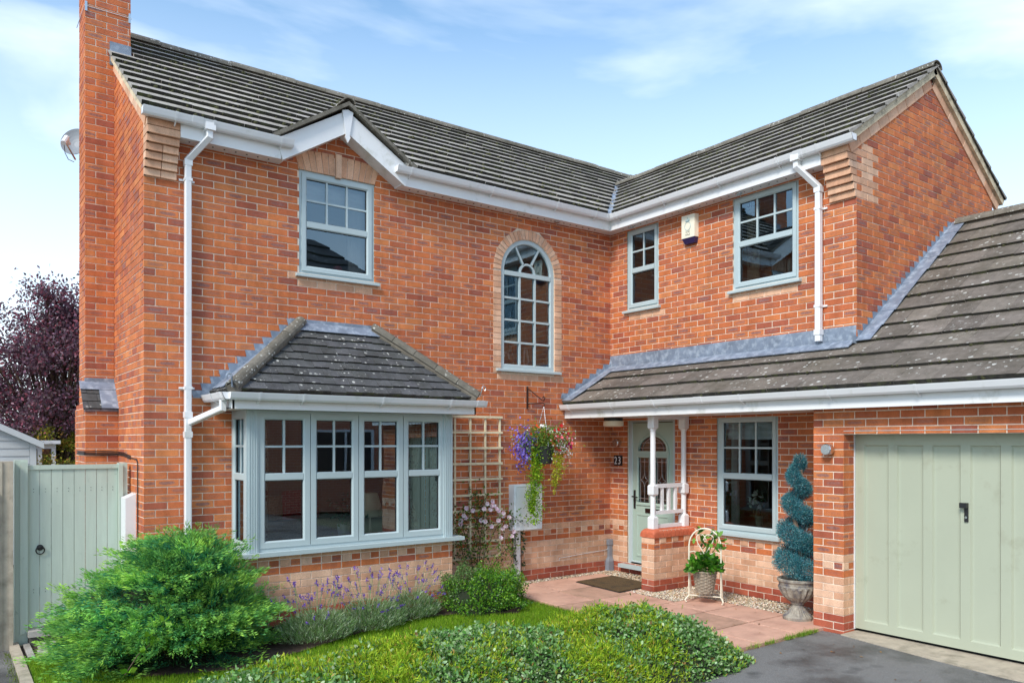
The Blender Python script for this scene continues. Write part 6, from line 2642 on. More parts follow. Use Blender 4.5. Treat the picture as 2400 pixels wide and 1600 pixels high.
for (x, z) in ROSES:
    Q = []
    c0 = np.array([x, -.12 + random.uniform(-.02, .02), z])
    ax = np.array(unit(np.array([-.4 + random.uniform(-.3, .3), -1, .25 + random.uniform(-.3, .3)])))
    for ring, (m_, L, W, op) in enumerate(((7, .040, .032, 1.1), (6, .031, .026, .65), (4, .020, .018, .25))):
        ph = random.random() * 6
        t1 = unit(np.cross(ax, [0, 0, 1.0]))
        t2 = np.cross(ax, t1)
        ang = ph + np.arange(m_) * 2 * np.pi / m_
        d_ = ax[None] * 1.0 + (np.cos(ang)[:, None] * t1 + np.sin(ang)[:, None] * t2) * op * 1.4
        Q.append(leafs(np.repeat(c0[None], m_, 0), d_, L, W, .1, spin=np.repeat(ax[None], m_, 0) + .001))
    Q = np.concatenate(Q)
    o = cloud('rose_bloom', Q, pal([lin(250, 230, 237), lin(252, 242, 244), lin(242, 208, 222)], len(Q), .03), M['petal'], t)

# ivy behind the meter duct
t = empty('ivy', (-1.74, -.05, 0), 'dark ivy creeping behind the white duct of the meter box', 'ivy')
n = 110
p = np.stack([rng.choice([-1.80, -1.665], n) + rng.normal(0, .022, n), rng.uniform(-.09, -.03, n), rng.uniform(.1, .70, n)], 1)
cloud('leaves', leafs(p, rand_dirs(n), rng.uniform(.03, .05, n), rng.uniform(.028, .04, n)), pal([lin(40, 62, 40), lin(58, 84, 48)], n, .15), M['leaf_gloss'], t)
mb = MB()
for x in (-1.80, -1.665):
    mb.tube([(x, -.03, -.05), (x + .01, -.03, .3), (x - .01, -.03, .68)], .004, 5)
mb.build('stems', M['bark'], t)

# a few dry leaves blown on to paving and drive
n = 46
x = np.concatenate([rng.uniform(-3.4, -.9, n // 2), rng.uniform(-2.1, -.6, n - n // 2)])
y = np.concatenate([rng.uniform(-5.6, -3.95, n // 2), rng.uniform(-3.8, -.4, n - n // 2)])
z = np.where(y < -3.88, -.022, .006)
d_ = rand_dirs(n)
d_[:, 2] = .12
o = cloud('fallen_leaves', leafs(np.stack([x, y, z], 1), d_, rng.uniform(.02, .04, n), rng.uniform(.012, .024, n), .1, spin=np.repeat(np.array([[.1, .1, 1.0]]), n, 0), oval=True), pal([lin(150, 104, 58), lin(176, 132, 72), lin(120, 84, 54)], n, .15), M['leaf'], None, 'stuff')
tag(o, 'few dry brown leaves scattered on the paving and drive', 'leaves')
# --- hanging basket
BC = np.array([-1.54, -.36, 0.])
RG = np.array(RGT)
NR = -np.array(FWD)
t = empty('hanging_basket', (-1.54, -.36, 1.58), 'hanging basket overflowing with purple, white and red flowers and trailing green', 'hanging basket')
mb = MB()
mb.lathe([(.09, 1.585), (.105, 1.59), (.145, 1.80), (.15, 1.805), (.15, 1.82), (.14, 1.82), (.13, 1.78)], (-1.54, -.36, 0), 24)
mb.build('pot', mat_plain('charcoal_plastic', (.03, .032, .034), .5, .1, 10), t, smooth=True)
mb = MB()
for q in (.3, 2.4, 4.5):
    a = Vector((-1.54 + .14 * math.cos(q), -.36 + .14 * math.sin(q), 1.81))
    b = Vector((-1.54, -.36, 2.34))
    k = 22
    for i in range(k):                                      # chain of alternate links
        p0, p1 = a.lerp(b, i / k), a.lerp(b, (i + .8) / k)
        mb.tube([p0, p1], .0035 if i % 2 else .0022, 4)
mb.build('chain', M['chrome'], t)


def tuft(c, s, n, cols, L, wr, up=.2, name='leaves', mat='leaf', w=None):
    p = c + rng.normal(0, 1, (n, 3)) * np.array(s)
    a = rand_dirs(n, up) + unit(p - c) * .5
    Lq = rng.uniform(L[0], L[1], n)
    return leafs(p, a, Lq, Lq * wr, oval=True), pal(cols, n, .15, w)


def flowers(c, s, n, cols, r, petals=5, push=.0):
    Q, Cc = [], []
    p = c + rng.normal(0, 1, (n, 3)) * np.array(s)
    face = unit(unit(p - BC - np.array([0, 0, 1.75])) * .7 + NR[None] * .6 + rng.normal(0, .3, (n, 3)))
    for i in range(n):
        t1 = unit(np.cross(face[i], [0, 0, 1.0]))
        t2 = np.cross(face[i], t1)
        ang = rng.random() * 6 + np.arange(petals) * 2 * np.pi / petals
        d_ = np.cos(ang)[:, None] * t1 + np.sin(ang)[:, None] * t2 + face[i] * .35
        Q.append(leafs(np.repeat(p[i][None], petals, 0), d_, r, r * .85, .1, spin=np.repeat(face[i][None], petals, 0) + .001))
        Cc.append(pal([cols[rng.integers(len(cols))]], petals, .08))
    return np.concatenate(Q), np.concatenate(Cc)


zb = 1.86
Q, Cc = [], []
for c, s, n, cl, L, wr in (((0, zb + .06), (.14, .11, .08), 2200, [lin(104, 140, 44), lin(140, 168, 60), lin(74, 112, 40)], (.022, .045), .35),
                           ((-.17, zb - .02), (.08, .08, .11), 1100, [lin(86, 122, 52), lin(64, 100, 44), lin(120, 150, 70)], (.012, .024), .4),
                           ((.20, zb - .02), (.08, .08, .09), 1000, [lin(78, 116, 44), lin(120, 150, 60), lin(60, 92, 40)], (.014, .028), .5),
                           ((-.07, zb - .12), (.04, .05, .06), 500, [lin(120, 160, 30), lin(96, 140, 30)], (.016, .026), .8)):
    q, cc_ = tuft(BC + RG * c[0] + np.array([0, 0, c[1]]) + NR * .04, s, n, cl, L, wr)
    Q.append(q)
    Cc.append(cc_)
# trailing creeping-jenny strands
def strand(off, z0, z1, wdt, n, cl, L=(.014, .024)):
    f = rng.random(n)
    z = z0 + (z1 - z0) * f
    taper = np.where(f < .75, 1, (1 - f) / .25 * .8 + .25)
    p = BC + RG * (off + .03 * np.sin(f * 5))[:, None] + np.stack([np.zeros(n), np.zeros(n), z], 1) + NR * .10 + rng.normal(0, 1, (n, 3)) * np.array([wdt, wdt * .8, .01]) * taper[:, None]
    a = rand_dirs(n, -.2)
    Lq = rng.uniform(*L, n)
    return leafs(p, a, Lq, Lq * .9, oval=True), pal(cl, n, .14)
YG = [lin(150, 190, 34), lin(118, 166, 34), lin(172, 204, 60), lin(92, 136, 34)]
for off, z0, z1, wd_, n in ((-.13, 1.80, .95, .052, 2600), (-.09, 1.1, .80, .05, 260), (-.15, 1.25, .82, .06, 220), (.17, 1.72, 1.30, .044, 800), (.16, 1.42, 1.20, .02, 60)):
    q, cc_ = strand(np.full(n, off), z0, z1, wd_, n, YG if off < 0 else [lin(176, 178, 40), lin(150, 160, 40), lin(190, 190, 70)])
    Q.append(q)
    Cc.append(cc_)
cloud('foliage', np.concatenate(Q), np.concatenate(Cc), M['leaf'], t)
Q, Cc = [], []
for c, s, n, cl, r in (((-.27, zb - .06), (.070, .07, .12), 420, [lin(104, 84, 190), lin(126, 108, 208), lin(86, 64, 164), lin(160, 146, 224)], .016),
                       ((-.14, zb + .06), (.07, .05, .04), 60, [lin(96, 80, 176), lin(120, 100, 196)], .013),
                       ((.24, zb - .05), (.07, .06, .10), 190, [lin(240, 240, 236), lin(226, 226, 224)], .011),
                       ((.14, zb + .02), (.08, .06, .09), 26, [lin(214, 52, 62), lin(232, 96, 104), lin(200, 36, 40)], .030),
                       ((.26, zb + .07), (.07, .05, .06), 15, [lin(236, 110, 120), lin(214, 60, 80)], .030),
                       ((.34, zb - .05), (.02, .03, .03), 4, [lin(190, 24, 110)], .034),
                       ((-.08, zb + .14), (.05, .04, .05), 7, [lin(196, 48, 34), lin(220, 80, 40)], .026),
                       ((-.03, zb + .20), (.02, .02, .015), 4, [lin(240, 240, 236)], .036),
                       ((-.22, zb + .12), (.06, .04, .04), 5, [lin(230, 190, 50), lin(232, 232, 228)], .018),
                       ((.10, zb + .14), (.05, .04, .03), 5, [lin(240, 236, 232)], .028)):
    q, cc_ = flowers(BC + RG * c[0] + np.array([0, 0, c[1]]) + NR * .07, s, n, cl, r)
    Q.append(q)
    Cc.append(cc_)
cloud('flowers', np.concatenate(Q), np.concatenate(Cc), M['petal'], t, 'stuff')

# --- cream wire plant stand with heart, wicker basket, hydrangea
A0, A1 = Vector((-.845, -2.215, 0)), Vector((-.665, -2.535, 0))
mid = (A0 + A1) / 2
ud = (A1 - A0).normalized()
fd = Vector((-ud.y, ud.x, 0))
fd = fd if fd.dot(FWD) < 0 else -fd
hw2 = (A1 - A0).length / 2
t = empty('plant_stand', mid, 'cream wire plant stand with heart-shaped top beside the porch window', 'plant stand')
P = lambda u, z, d=0.0: mid + ud * u + fd * d + Vector((0, 0, z))
mb = MB()
pts = [P(-hw2 - .02, .012, .05), P(-hw2 - .035, .035, .06), P(-hw2 - .02, .06, .03), P(-hw2, .08), P(-hw2, .66)]
for i in range(1, 12):
    q = math.pi * (1 - i / 12)
    pts.append(P(hw2 * math.cos(q), .66 + hw2 * 1.15 * math.sin(q)))
pts += [P(hw2, .66), P(hw2, .08), P(hw2 + .02, .06, .03), P(hw2 + .035, .035, .06), P(hw2 + .02, .012, .05)]
mb.tube(pts, .009, 8)
mb.build('frame', M['cream'], t, smooth=True)
mb = MB()
mb.tube([P(-hw2, .085), P(hw2, .085)], .007, 6)
mb.tube([P(-hw2, .10, 0), P(-hw2 * .7, .10, -.16), P(hw2 * .7, .10, -.16), P(hw2, .10, 0)], .006, 6)
for s in (-1, 1):
    mb.tube([P(s * hw2, .02, -.14), P(s * hw2 * .98, .12, -.12), P(s * hw2, .40, -.02)], .007, 6)
mb.build('brace', M['cream'], t, smooth=True)
for s in (-1, 1):                                           # the heart and its scrolled bar
    mb = MB()
    h = []
    for i in range(15):
        q = i / 14
        x_ = s * (.0 + .098 * math.sin(q * math.pi * 1.06) * (1.0 if q < .72 else .95))
        z_ = .565 + .235 * math.sin(q * math.pi * .62) ** .9 - (.05 if q > .9 else 0) * (q - .9) / .1
        h.append(P(x_, z_, .004))
    mb.tube(h, .005, 6)
    mb.tube([P(s * hw2, .585), P(s * hw2 * .7, .60), P(s * hw2 * .35, .575), P(0, .565)], .005, 6)
    mb.build('heart', M['cream'], t, smooth=True)
BKC = mid + fd * .0 + Vector((0, 0, 0))
tb = empty('wicker_basket', BKC + Vector((0, 0, .13)), 'grey wicker basket held in the cream plant stand', 'basket')
M['wicker'] = mat_plain('grey_wicker', lin(158, 144, 126), .8, .3, 40)
mb = MB()
for j in range(13):
    z = .135 + .018 * j
    r0 = .093 + .035 * j / 12
    ring = []
    for i in range(33):
        q = 2 * math.pi * i / 32
        rr_ = r0 + .006 * math.cos(q * 8 + (math.pi if j % 2 else 0))
        ring.append(BKC + Vector((rr_ * math.cos(q), rr_ * math.sin(q), z)))
    mb.tube(ring, .0095, 5, cap=False)
mb.build('weave', M['wicker'], tb, smooth=True)
mb = MB()
for i in range(16):
    q = 2 * math.pi * i / 16
    mb.tube([BKC + Vector((.094 * math.cos(q), .094 * math.sin(q), .125)), BKC + Vector((.131 * math.cos(q), .131 * math.sin(q), .375))], .006, 5)
mb.lathe([(.085, .13), (.12, .35)], BKC, 16)
mb.build('stakes', M['wicker'], tb)
mb = MB()
mb.tube([BKC + Vector((.136 * math.cos(q), .136 * math.sin(q), .375)) for q in (2 * math.pi * i / 24 for i in range(25))], .010, 6, cap=False)
mb.build('rim', M['wicker'], tb, smooth=True)
tp_ = empty('hydrangea', BKC + Vector((0, 0, .36)), 'bright green leafy hydrangea growing in the wicker basket', 'plant')
n = 420
d_ = rand_dirs(n)
d_[:, 2] = np.abs(d_[:, 2]) * .8 + .05
p = np.array(BKC) + np.array([0, 0, .38]) + d_ * np.array([.19, .19, .24]) * (rng.random((n, 1)) ** .4)
q1 = leafs(p, d_ * .8 + rand_dirs(n) * .4 - np.array([0, 0, .15]), rng.uniform(.05, .08, n), rng.uniform(.036, .055, n), .14, oval=True)
c1 = pal([lin(78, 136, 36), lin(54, 108, 30), lin(100, 156, 46)], n, .13)
Q, Cc = [q1], [c1]
mb = MB()
for (du, zt) in ((-.06, .80), (.10, .78), (.02, .70), (.14, .70)):
    tpv = np.array(P(du, zt, -.02))
    mb.tube([BKC + Vector((0, 0, .4)), Vector(tpv)], .005, 5)
    k = 12
    Q.append(leafs(tpv + rng.normal(0, .03, (k, 3)), rand_dirs(k, -.2), rng.uniform(.06, .10, k), rng.uniform(.04, .055, k), .12, oval=True))
    Cc.append(pal([lin(74, 130, 36), lin(120, 170, 60), lin(52, 104, 30)], k, .12))
    Q.append(leafs(tpv + rng.normal(0, .014, (6, 3)), rand_dirs(6, .5), .025, .018, oval=True))
    Cc.append(pal([lin(206, 186, 90), lin(214, 170, 120)], 6, .1))
mb.build('stems', M['leaf_stem'] if 'leaf_stem' in M else mat_plain('green_stem', lin(96, 120, 50), .8, .1, 10), tp_)
cloud('leaves', np.concatenate(Q), np.concatenate(Cc), M['leaf_gloss'], tp_)

# --- stone urn with spiral topiary
UC = Vector((-.575, -3.47, 0))
t = empty('garden_urn', UC, 'fluted grey stone urn standing beside the garage pier', 'urn')
m, nt, b = new_mat('aged_urn_stone')
c = ramp(nt, noise(nt, 9, 6, .7), [(.32, lin(74, 74, 92)), (.48, lin(140, 132, 120)), (.66, lin(182, 174, 158))])
nt.links.new(c, b.inputs['Base Color'])
b.inputs['Roughness'].default_value = .75
bump(nt, b, noise(nt, 80, 4), .4)
M['urn'] = m
mb = MB()
flut = lambda q, i: 1 + (.045 if 3 <= i <= 5 else 0) * math.cos(q * 26)
mb.lathe([(r_, z_ * 1.16) for r_, z_ in [(.150, 0), (.152, .022), (.142, .035), (.128, .042), (.098, .065), (.072, .10), (.058, .125), (.054, .14)]], UC, 78, rfun=flut)
mb.build('foot', M['urn'], t, smooth=True)
mb = MB()
flut2 = lambda q, i: 1 + (.05 if 2 <= i <= 5 else 0) * math.cos(q * 18)
mb.lathe([(r_ * .98, z_ * 1.16) for r_, z_ in [(.07, .138), (.075, .15), (.10, .170), (.145, .205), (.178, .25), (.196, .285), (.20, .30), (.192, .312), (.196, .335), (.212, .35), (.214, .366), (.200, .372), (.18, .36), (.16, .33)]], UC, 72, rfun=flut2)
mb.build('bowl', M['urn'], t, smooth=True)
t2 = empty('spiral_topiary', UC + Vector((0, 0, .36)), 'blue-green spiral topiary tree growing in the stone urn', 'tree')
mb = MB()
for i in range(7):                                          # twisted bare stems
    pts = []
    for j in range(22):
        f = j / 21
        q = i * .9 + f * 7
        pts.append(UC + Vector((.016 * math.cos(q), .016 * math.sin(q), .33 + 1.25 * f)) + Vector((.03 * math.sin(f * 9), .03 * math.cos(f * 9), 0)))
    mb.tube(pts, .008, 5)
mb.build('trunk', mat_plain('twisted_stem', lin(150, 122, 100), .9, .2, 30), t2)
n = 52000
f = 1 - np.sqrt(rng.uniform(.10, 1, n))
f = f / f.max()
q = 2.508 - 2 * np.pi * 4.05 * (f - .10)
rad = .118 * (1 - f) ** .75 + .018
tube_r = .126 * (1 - f * .54)
cen = np.stack([UC.x + rad * np.cos(q), UC.y + rad * np.sin(q), .50 + f * 1.20], 1)
d_ = rand_dirs(n)
d_[:, 2] *= .75
d_ = unit(d_)
lump = 1 + .12 * np.sin(d_[:, 0] * 6 + f * 60) + .10 * np.sin(d_[:, 1] * 7 + f * 43)
p = cen + d_ * (tube_r * rng.uniform(.55, 1.0, n) ** .6 * lump)[:, None]
p = p
a = d_ + rand_dirs(n) * .55 + np.array([0, 0, .15])
teal = np.array([lin(66, 130, 142), lin(98, 160, 168), lin(46, 100, 114), lin(160, 204, 204), lin(44, 134, 136)])
cols = pal(teal, n, .18, [.3, .26, .2, .1, .14])
cloud('foliage', leafs(p, a, rng.uniform(.018, .034, n), .0045), cols, M['needle'], t2)

# --- door mat
t = empty('door_mat', (-.75, -.88, 0), 'brown coir door mat in front of the front door', 'door mat')
M['coir'] = mat_plain('brown_coir', lin(92, 72, 44), 1.0, .35, 40, dirt=(lin(62, 50, 34), .5, .7, 6), bmp=1.0, bscale=240)
ma = [Vector((-1.08, -.47, 0)), Vector((-1.12, -1.34, 0)), Vector((-.40, -1.30, 0)), Vector((-.37, -.43, 0))]
mb = MB()
cm = sum(ma, Vector()) / 4
lo_ = [p + Vector((0, 0, .002)) for p in ma]
hi_ = [p + Vector((0, 0, .010)) for p in ma]
mb.loops(lo_, hi_)
mb.poly(hi_)
mb.build('backing', M['rubber'], t)
mb = MB()
ins = [cm + (p - cm) * .965 for p in ma]
mb.loops([p + Vector((0, 0, .009)) for p in ins], [p + Vector((0, 0, .020)) for p in ins])
mb.poly([p + Vector((0, 0, .020)) for p in ins])
mb.build('pile', M['coir'], t)

# --- garden gate and posts on the left
M['gate'] = mat_plain('duck_egg_gate_paint', lin(184, 196, 182), .6, .06, 5, dirt=(lin(134, 148, 134), .64, .80, 14), stretch=(6, 6, .5))
t = empty('garden_gate', (-6.9, .67, -.09), 'pale duck-egg green boarded garden gate beside the house', 'gate')
FGT = Frame((0, .67, 0), (1, 0, 0), (0, -1, 0))
gx0, gx1 = -7.224, -6.421
nbp = 8
for i in range(nbp):
    a, b = gx0 + (gx1 - gx0) * i / nbp, gx0 + (gx1 - gx0) * (i + 1) / nbp
    mb = MB()
    d1 = .020 + random.uniform(-.0015, .0015)
    mb.fprism(FGT, [(a + .002, .05), (b - .002, .05), (b - .002, 1.600 + .0), (a + .002, 1.600)], .0, d1)
    mb.build('board', M['gate'], t)
mb = MB()
mb.fbox(FGT, gx0, gx1, 1.602, 1.645, -.03, .034)
mb.build('top_rail', M['gate'], t)
mb = MB()
for z in (.35, 1.35):
    mb.fbox(FGT, gx0, gx1, z, z + .09, -.04, -.001)
mb.build('ledge', M['gate'], t)
mb = MB()
hc = FGT.p(-7.12, .83, .024)
mb.lathe([(.03, -.004), (.03, .004)], (0, 0, 0), 16)
for i in range(len(mb.v)):
    x, y, z = mb.v[i]
    mb.v[i] = tuple(hc + Vector((x, -z, y)))
mb.tube([hc + Vector((.036 * math.sin(q), -.022 - .004 * math.cos(q), -.025 + .038 * math.cos(q))) for q in (2 * math.pi * i / 20 for i in range(21))], .006, 6, cap=False)
mb.tube([hc + Vector((0, 0, .012)), hc + Vector((0, -.03, .016))], .012, 8)
mb.build('ring_handle', M['black'], t)
mb = MB()                                                   # nail heads in pairs
for i in range(nbp):
    u = gx0 + (gx1 - gx0) * (i + .5) / nbp
    for z in (.39, .42, 1.38, 1.41):
        mb.fbox(FGT, u - .003, u + .003, z - .003, z + .003, .018, .0235)
mb.build('nail', M['black'], t, kind='stuff')
for nm, a, b, zt, lab in (('gate_post', -7.335, -7.225, 1.70, 'painted timber gate post next to the concrete post'), ('gate_post', -6.42, -6.335, 1.655, 'painted timber gate post against the house wall')):
    mb = MB()
    mb.fbox(FGT, a, b, -.10, zt, -.05, .045)
    mb.fbox(FGT, a + (.045 if a < -7 else .0), b - (.0 if a < -7 else .045), -.0, zt - .02, .0455, .062)
    o = mb.build(nm, M['gate'], None)
    tag(o, lab, 'post')
mb = MB()
mb.box((-7.23, .50, -.02), (-6.42, .72, .035))
tag(mb.build('gate_step', M['stone'], None), 'stone step under the garden gate', 'step')
mb = MB()
mb.box((-7.22, .56, -.12), (-6.42, .70, -.022))  # riser under the step, in a darker stone colour
tag(mb.build('step_riser', mat_plain('dark_stone', lin(96, 94, 90), .95, .2, 10), None), 'dark riser below the stone gate step', 'step')
# concrete fence post with its cast lettering and a panel beyond
t = empty('concrete_post', (-7.42, .56, -.1), 'weathered concrete fence post at the edge of the drive', 'post')
FPO = Frame((0, .52, 0), (1, 0, 0), (0, -1, 0))
mb = MB()
mb.fprism(FPO, [(-7.475, -.12), (-7.352, -.12), (-7.352, 1.69), (-7.475, 1.69)], -.11, .0)
mb.fbox(FPO, -7.475, -7.440, -.12, 1.685, .0005, .012)
mb.fbox(FPO, -7.385, -7.352, -.12, 1.685, .0005, .012)
mb.build('post_body', M['conc'], t)
for i, ch in enumerate('ARMCON'):
    cu_ = D.curves.new('letter', 'FONT')
    cu_.body = ch
    cu_.size = .036
    cu_.extrude = .001
    tmp = D.objects.new('letter_curve', cu_)
    COL.objects.link(tmp)
    me = D.meshes.new_from_object(tmp.evaluated_get(bpy.context.evaluated_depsgraph_get()))
    D.objects.remove(tmp)
    for v in me.vertices:
        v.co = FPO.p(-7.43 + v.co.y, .60 - i * .042 - v.co.x, .001 + v.co.z)
    me.materials.clear()
    me.materials.append(M['conc'])
    o = D.objects.new('letter', me)
    COL.objects.link(o)
    under(o, t)
t = empty('concrete_fence', (-8.4, .5, -.1), 'concrete panel fence leading away from the fence post', 'fence')
for i in range(5):
    mb = MB()
    mb.box((-9.3, .48, -.1 + i * .3), (-7.48, .53, .195 + i * .3))
    mb.build('panel', M['conc'], t)

# ================================================================== BEYOND THE GATE
M['shedp'] = mat_plain('pale_grey_shed_paint', lin(196, 202, 204), .7, .05, 5)
M['felt'] = mat_plain('dark_roof_felt', lin(70, 70, 74), .95, .2, 20)
t = empty('garden_shed', (-7.6, 7.2, -.1), 'pale grey boarded garden shed behind the gate', 'shed')
FS = Frame((0, 6.5, 0), (1, 0, 0), (0, -1, 0))
s0, s1, sap = -8.60, -6.66, 2.36
mb = MB()
mb.fprism(FS, [(s0, -.1), (s1, -.1), (s1, 1.86), ((s0 + s1) / 2, sap - .06), (s0, 1.86)], -2.0, 0)
mb.build('wall', M['shedp'], t)
for i in range(15):
    z = .02 + i * .125
    mb = MB()
    mb.box((-7.28, 6.5 - .022, z), (s1 - .09, 6.5, z + .095))
    mb.box((-7.28, 6.5 - .008, z + .095), (s1 - .09, 6.5, z + .122))
    mb.build('plank', M['shedp'], t)
mb = MB()
mb.fbox(FS, s1 - .085, s1 + .004, -.1, 1.86, .0, .03)
mb.build('corner_trim', M['shedp'], t)
mb = MB()
mb.fbox(FS, -7.36, -7.285, -.1, 1.98, .0, .03)
mb.build('corner_trim', M['shedp'], t)
mb = MB()
mb.fbox(FS, -7.36, s1 - .087, 1.895, 1.94, .0, .024)
mb.build('corner_trim', M['shedp'], t)
mb = MB()
mb.fring(FS, -8.0, -7.37, .0, 1.90, .09, .0, .03, .006)
mb.fbox(FS, -7.92, -7.45, .08, 1.82, .0, .02)
mb.build('door', M['shedp'], t)
mb = MB()
mb.fring(FS, -7.88, -7.50, 1.2, 1.72, .03, .02, .04, .006)
mb.fbox(FS, -7.85, -7.53, 1.23, 1.69, .02, .026)
mb.build('window', M['vglass'], t)
mb = MB()
for s in (-1, 1):
    xm = (s0 + s1) / 2
    xe = xm + s * (s1 - xm + .10)
    q = [(xm, sap + .03), (xe, 1.86 - .02), (xe, 1.86 + .01), (xm, sap + .06)]
    mb.fprism(FS, q if s < 0 else q[::-1], -2.1, .12)
weld(mb.build('roof', M['felt'], t))
for s in (-1, 1):
    mb = MB()
    q = [(xm, sap - .06), (xm + s * (s1 - xm + .10), 1.765), (xm + s * (s1 - xm + .10), 1.865), (xm, sap + .04)]
    mb.fprism(FS, q if s > 0 else q[::-1], .121, .14)
    mb.build('barge_board', M['shedp'], t)
t = empty('garden_conservatory', (-7.0, 9.5, -.1), 'white framed garden room glimpsed beside the shed', 'garden room')
FCN = Frame((0, 9.0, 0), (1, 0, 0), (0, -1, 0))
for x in (-7.9, -7.15, -6.42, -6.19):
    mb = MB()
    mb.fbox(FCN, x, x + .07, -.1, 1.80, -.07, 0)
    mb.build('post', M['upvc'], t)
for z in (.6, 1.74):
    mb = MB()
    mb.fbox(FCN, -7.9, -6.12, z, z + .09, -.071, .001)
    mb.build('rail', M['upvc'], t)
mb = MB()
mb.box((-8.0, 8.9, 1.832), (-6.05, 11.0, 1.90))
mb.build('roof', M['upvc'], t)
mb = MB()
mb.fbox(FCN, -7.83, -6.20, .69, 1.73, -.05, -.04)
mb.build('pane', M['glass'], t)
mb = MB()
mb.box((-8.0, 9.3, -.1), (-6.3, 11.0, 1.5))
mb.build('wall', mat_plain('brown_room', lin(128, 92, 70), .9, .2, 5), t)
t = empty('green_fence', (-5.0, 11.5, -.1), 'dark green board fence at the end of the garden', 'fence')
M['gfence'] = mat_plain('dark_green_stain', lin(40, 62, 44), .8, .15, 8)
for i in range(30):
    mb = MB()
    x = -8.5 + i * .2
    mb.box((x + .006, 11.5, -.1), (x + .194, 11.53, 1.60 + .01 * (i % 2)))
    mb.build('board', M['gfence'], t)


def tree(name, c, trunk_r, h0, crown_c, crown_r, n, cols, L, lab, wr=.55, lumps=26, seed=3, sparse=.0, up=.1):
    r_ = random.Random(seed)
    t = empty(name, c, lab, 'tree')
    c = Vector(c)
    cc0 = Vector(crown_c)
    mb = MB()
    tips = []
    mb.tube([c, c + Vector((.03, .02, h0 * .5)), c + Vector((0, 0, h0)), Vector((c.x, c.y, cc0.z))], [trunk_r, trunk_r * .85, trunk_r * .7, trunk_r * .3], 8)
    for i in range(lumps):
        q, e = r_.uniform(0, 6.283), r_.uniform(-.75, 1.4)
        rr_ = r_.uniform(.35, 1.0)
        tip_ = cc0 + Vector((math.cos(q) * math.cos(e) * crown_r[0], math.sin(q) * math.cos(e) * crown_r[1], math.sin(e) * crown_r[2])) * rr_
        st = c + Vector((0, 0, r_.uniform(h0 * .6, h0 * 1.2)))
        md = st.lerp(tip_, .55) + Vector((0, 0, .12))
        mb.tube([st, md, tip_], [trunk_r * .35, trunk_r * .2, .008], 6)
        tips.append((tip_, r_.uniform(.22, .46)))
    mb.build('trunk', M['bark'], t)
    T = np.array([list(p) for p, _ in tips])
    S = np.array([s for _, s in tips])
    k = rng.integers(0, len(T), n)
    g = rng.normal(0, 1, (n, 3))
    p = T[k] + g * (S[k] * .62)[:, None] * np.array([1, 1, .8]) * min(crown_r) * .62
    a = rand_dirs(n, up)
    Lq = rng.uniform(*L, n)
    cloud('crown', leafs(p, a, Lq, Lq * wr), pal(cols, n, .22), M['leaf'], t)
    return t


tree('purple_tree', (-5.95, 10.4, -.1), .13, 1.5, (-6.0, 10.2, 3.15), (1.8, 1.65, 1.9), 33000, [lin(112, 80, 94), lin(88, 62, 76), lin(140, 106, 120), lin(100, 84, 88), lin(144, 78, 92)], (.055, .095), 'purple-leaved plum tree behind the chimney', lumps=95)
tree('golden_tree', (-6.0, 9.6, -.1), .05, .6, (-5.9, 9.5, 1.62), (.9, .8, .62), 5000, [lin(140, 144, 44), lin(170, 160, 60), lin(104, 120, 40), lin(190, 150, 70)], (.045, .07), 'yellow-green bushy tree below the purple tree', lumps=22, seed=5)
tree('green_tree', (-11.6, 17.0, -.1), .12, 1.5, (-11.6, 17.0, 2.5), (1.2, 1.1, .9), 5000, [lin(80, 110, 50), lin(104, 134, 60), lin(60, 90, 44)], (.06, .1), 'small green tree between the shed and the far house', lumps=20, seed=9)
# far neighbour beyond the gardens
t = empty('far_house', (-19, 24, -.1), 'distant yellow brick house behind the shed', 'house')
mb = MB()
FF = Frame((0, 22, 0), (1, 0, 0), (0, -1, 0))
mb.fprism(FF, [(-22.0, -.1), (-14.55, -.1), (-14.55, 2.2), (-16.0, 3.7), (-22.0, 3.7)], -7, 0)
mb.build('wall', mat_plain('yellow_brick', lin(214, 184, 128), .9, .12, 9), t)
mb = MB()
for q in ([(-16.0, 3.75), (-14.2, 1.95), (-14.2, 2.10), (-16.0, 3.92)], ):
    mb.fprism(FF, q[::-1] if False else [q[0], q[1], q[2], q[3]], -7.2, .2)
weld(mb.build('roof', M['tile_main'], t, attrs=True))
mb = MB()
mb.box((-18, 21.95, 1.0), (-17, 22.02, 2.2))
mb.build('window', M['upvc'], t)

# --- the house across the close: out of frame, but the front windows mirror it
m, nt, b = new_mat('neighbour_brick')
bt = nt.nodes.new('ShaderNodeTexBrick')
bt.inputs['Scale'].default_value = 1.0
bt.inputs['Brick Width'].default_value = .225
bt.inputs['Row Height'].default_value = .075
bt.inputs['Mortar Size'].default_value = .006
bt.inputs['Color1'].default_value = (*lin(196, 108, 74), 1)
bt.inputs['Color2'].default_value = (*lin(178, 92, 68), 1)
bt.inputs['Mortar'].default_value = (*lin(214, 194, 172), 1)
tcn = nt.nodes.new('ShaderNodeNewGeometry')
sx_ = nt.nodes.new('ShaderNodeSeparateXYZ')
cb_ = nt.nodes.new('ShaderNodeCombineXYZ')
ad_ = nt.nodes.new('ShaderNodeMath')
nt.links.new(tcn.outputs['Position'], sx_.inputs[0])
nt.links.new(sx_.outputs['X'], ad_.inputs[0])
nt.links.new(sx_.outputs['Y'], ad_.inputs[1])
nt.links.new(ad_.outputs[0], cb_.inputs['X'])
nt.links.new(sx_.outputs['Z'], cb_.inputs['Y'])
nt.links.new(cb_.outputs[0], bt.inputs['Vector'])
nt.links.new(bt.outputs['Color'], b.inputs['Base Color'])
b.inputs['Roughness'].default_value = .85
M['nbrick'] = m
t = empty('neighbour_house', (4, -17, 0), 'red brick house with dark tiled roof mirrored in the front windows', 'house')
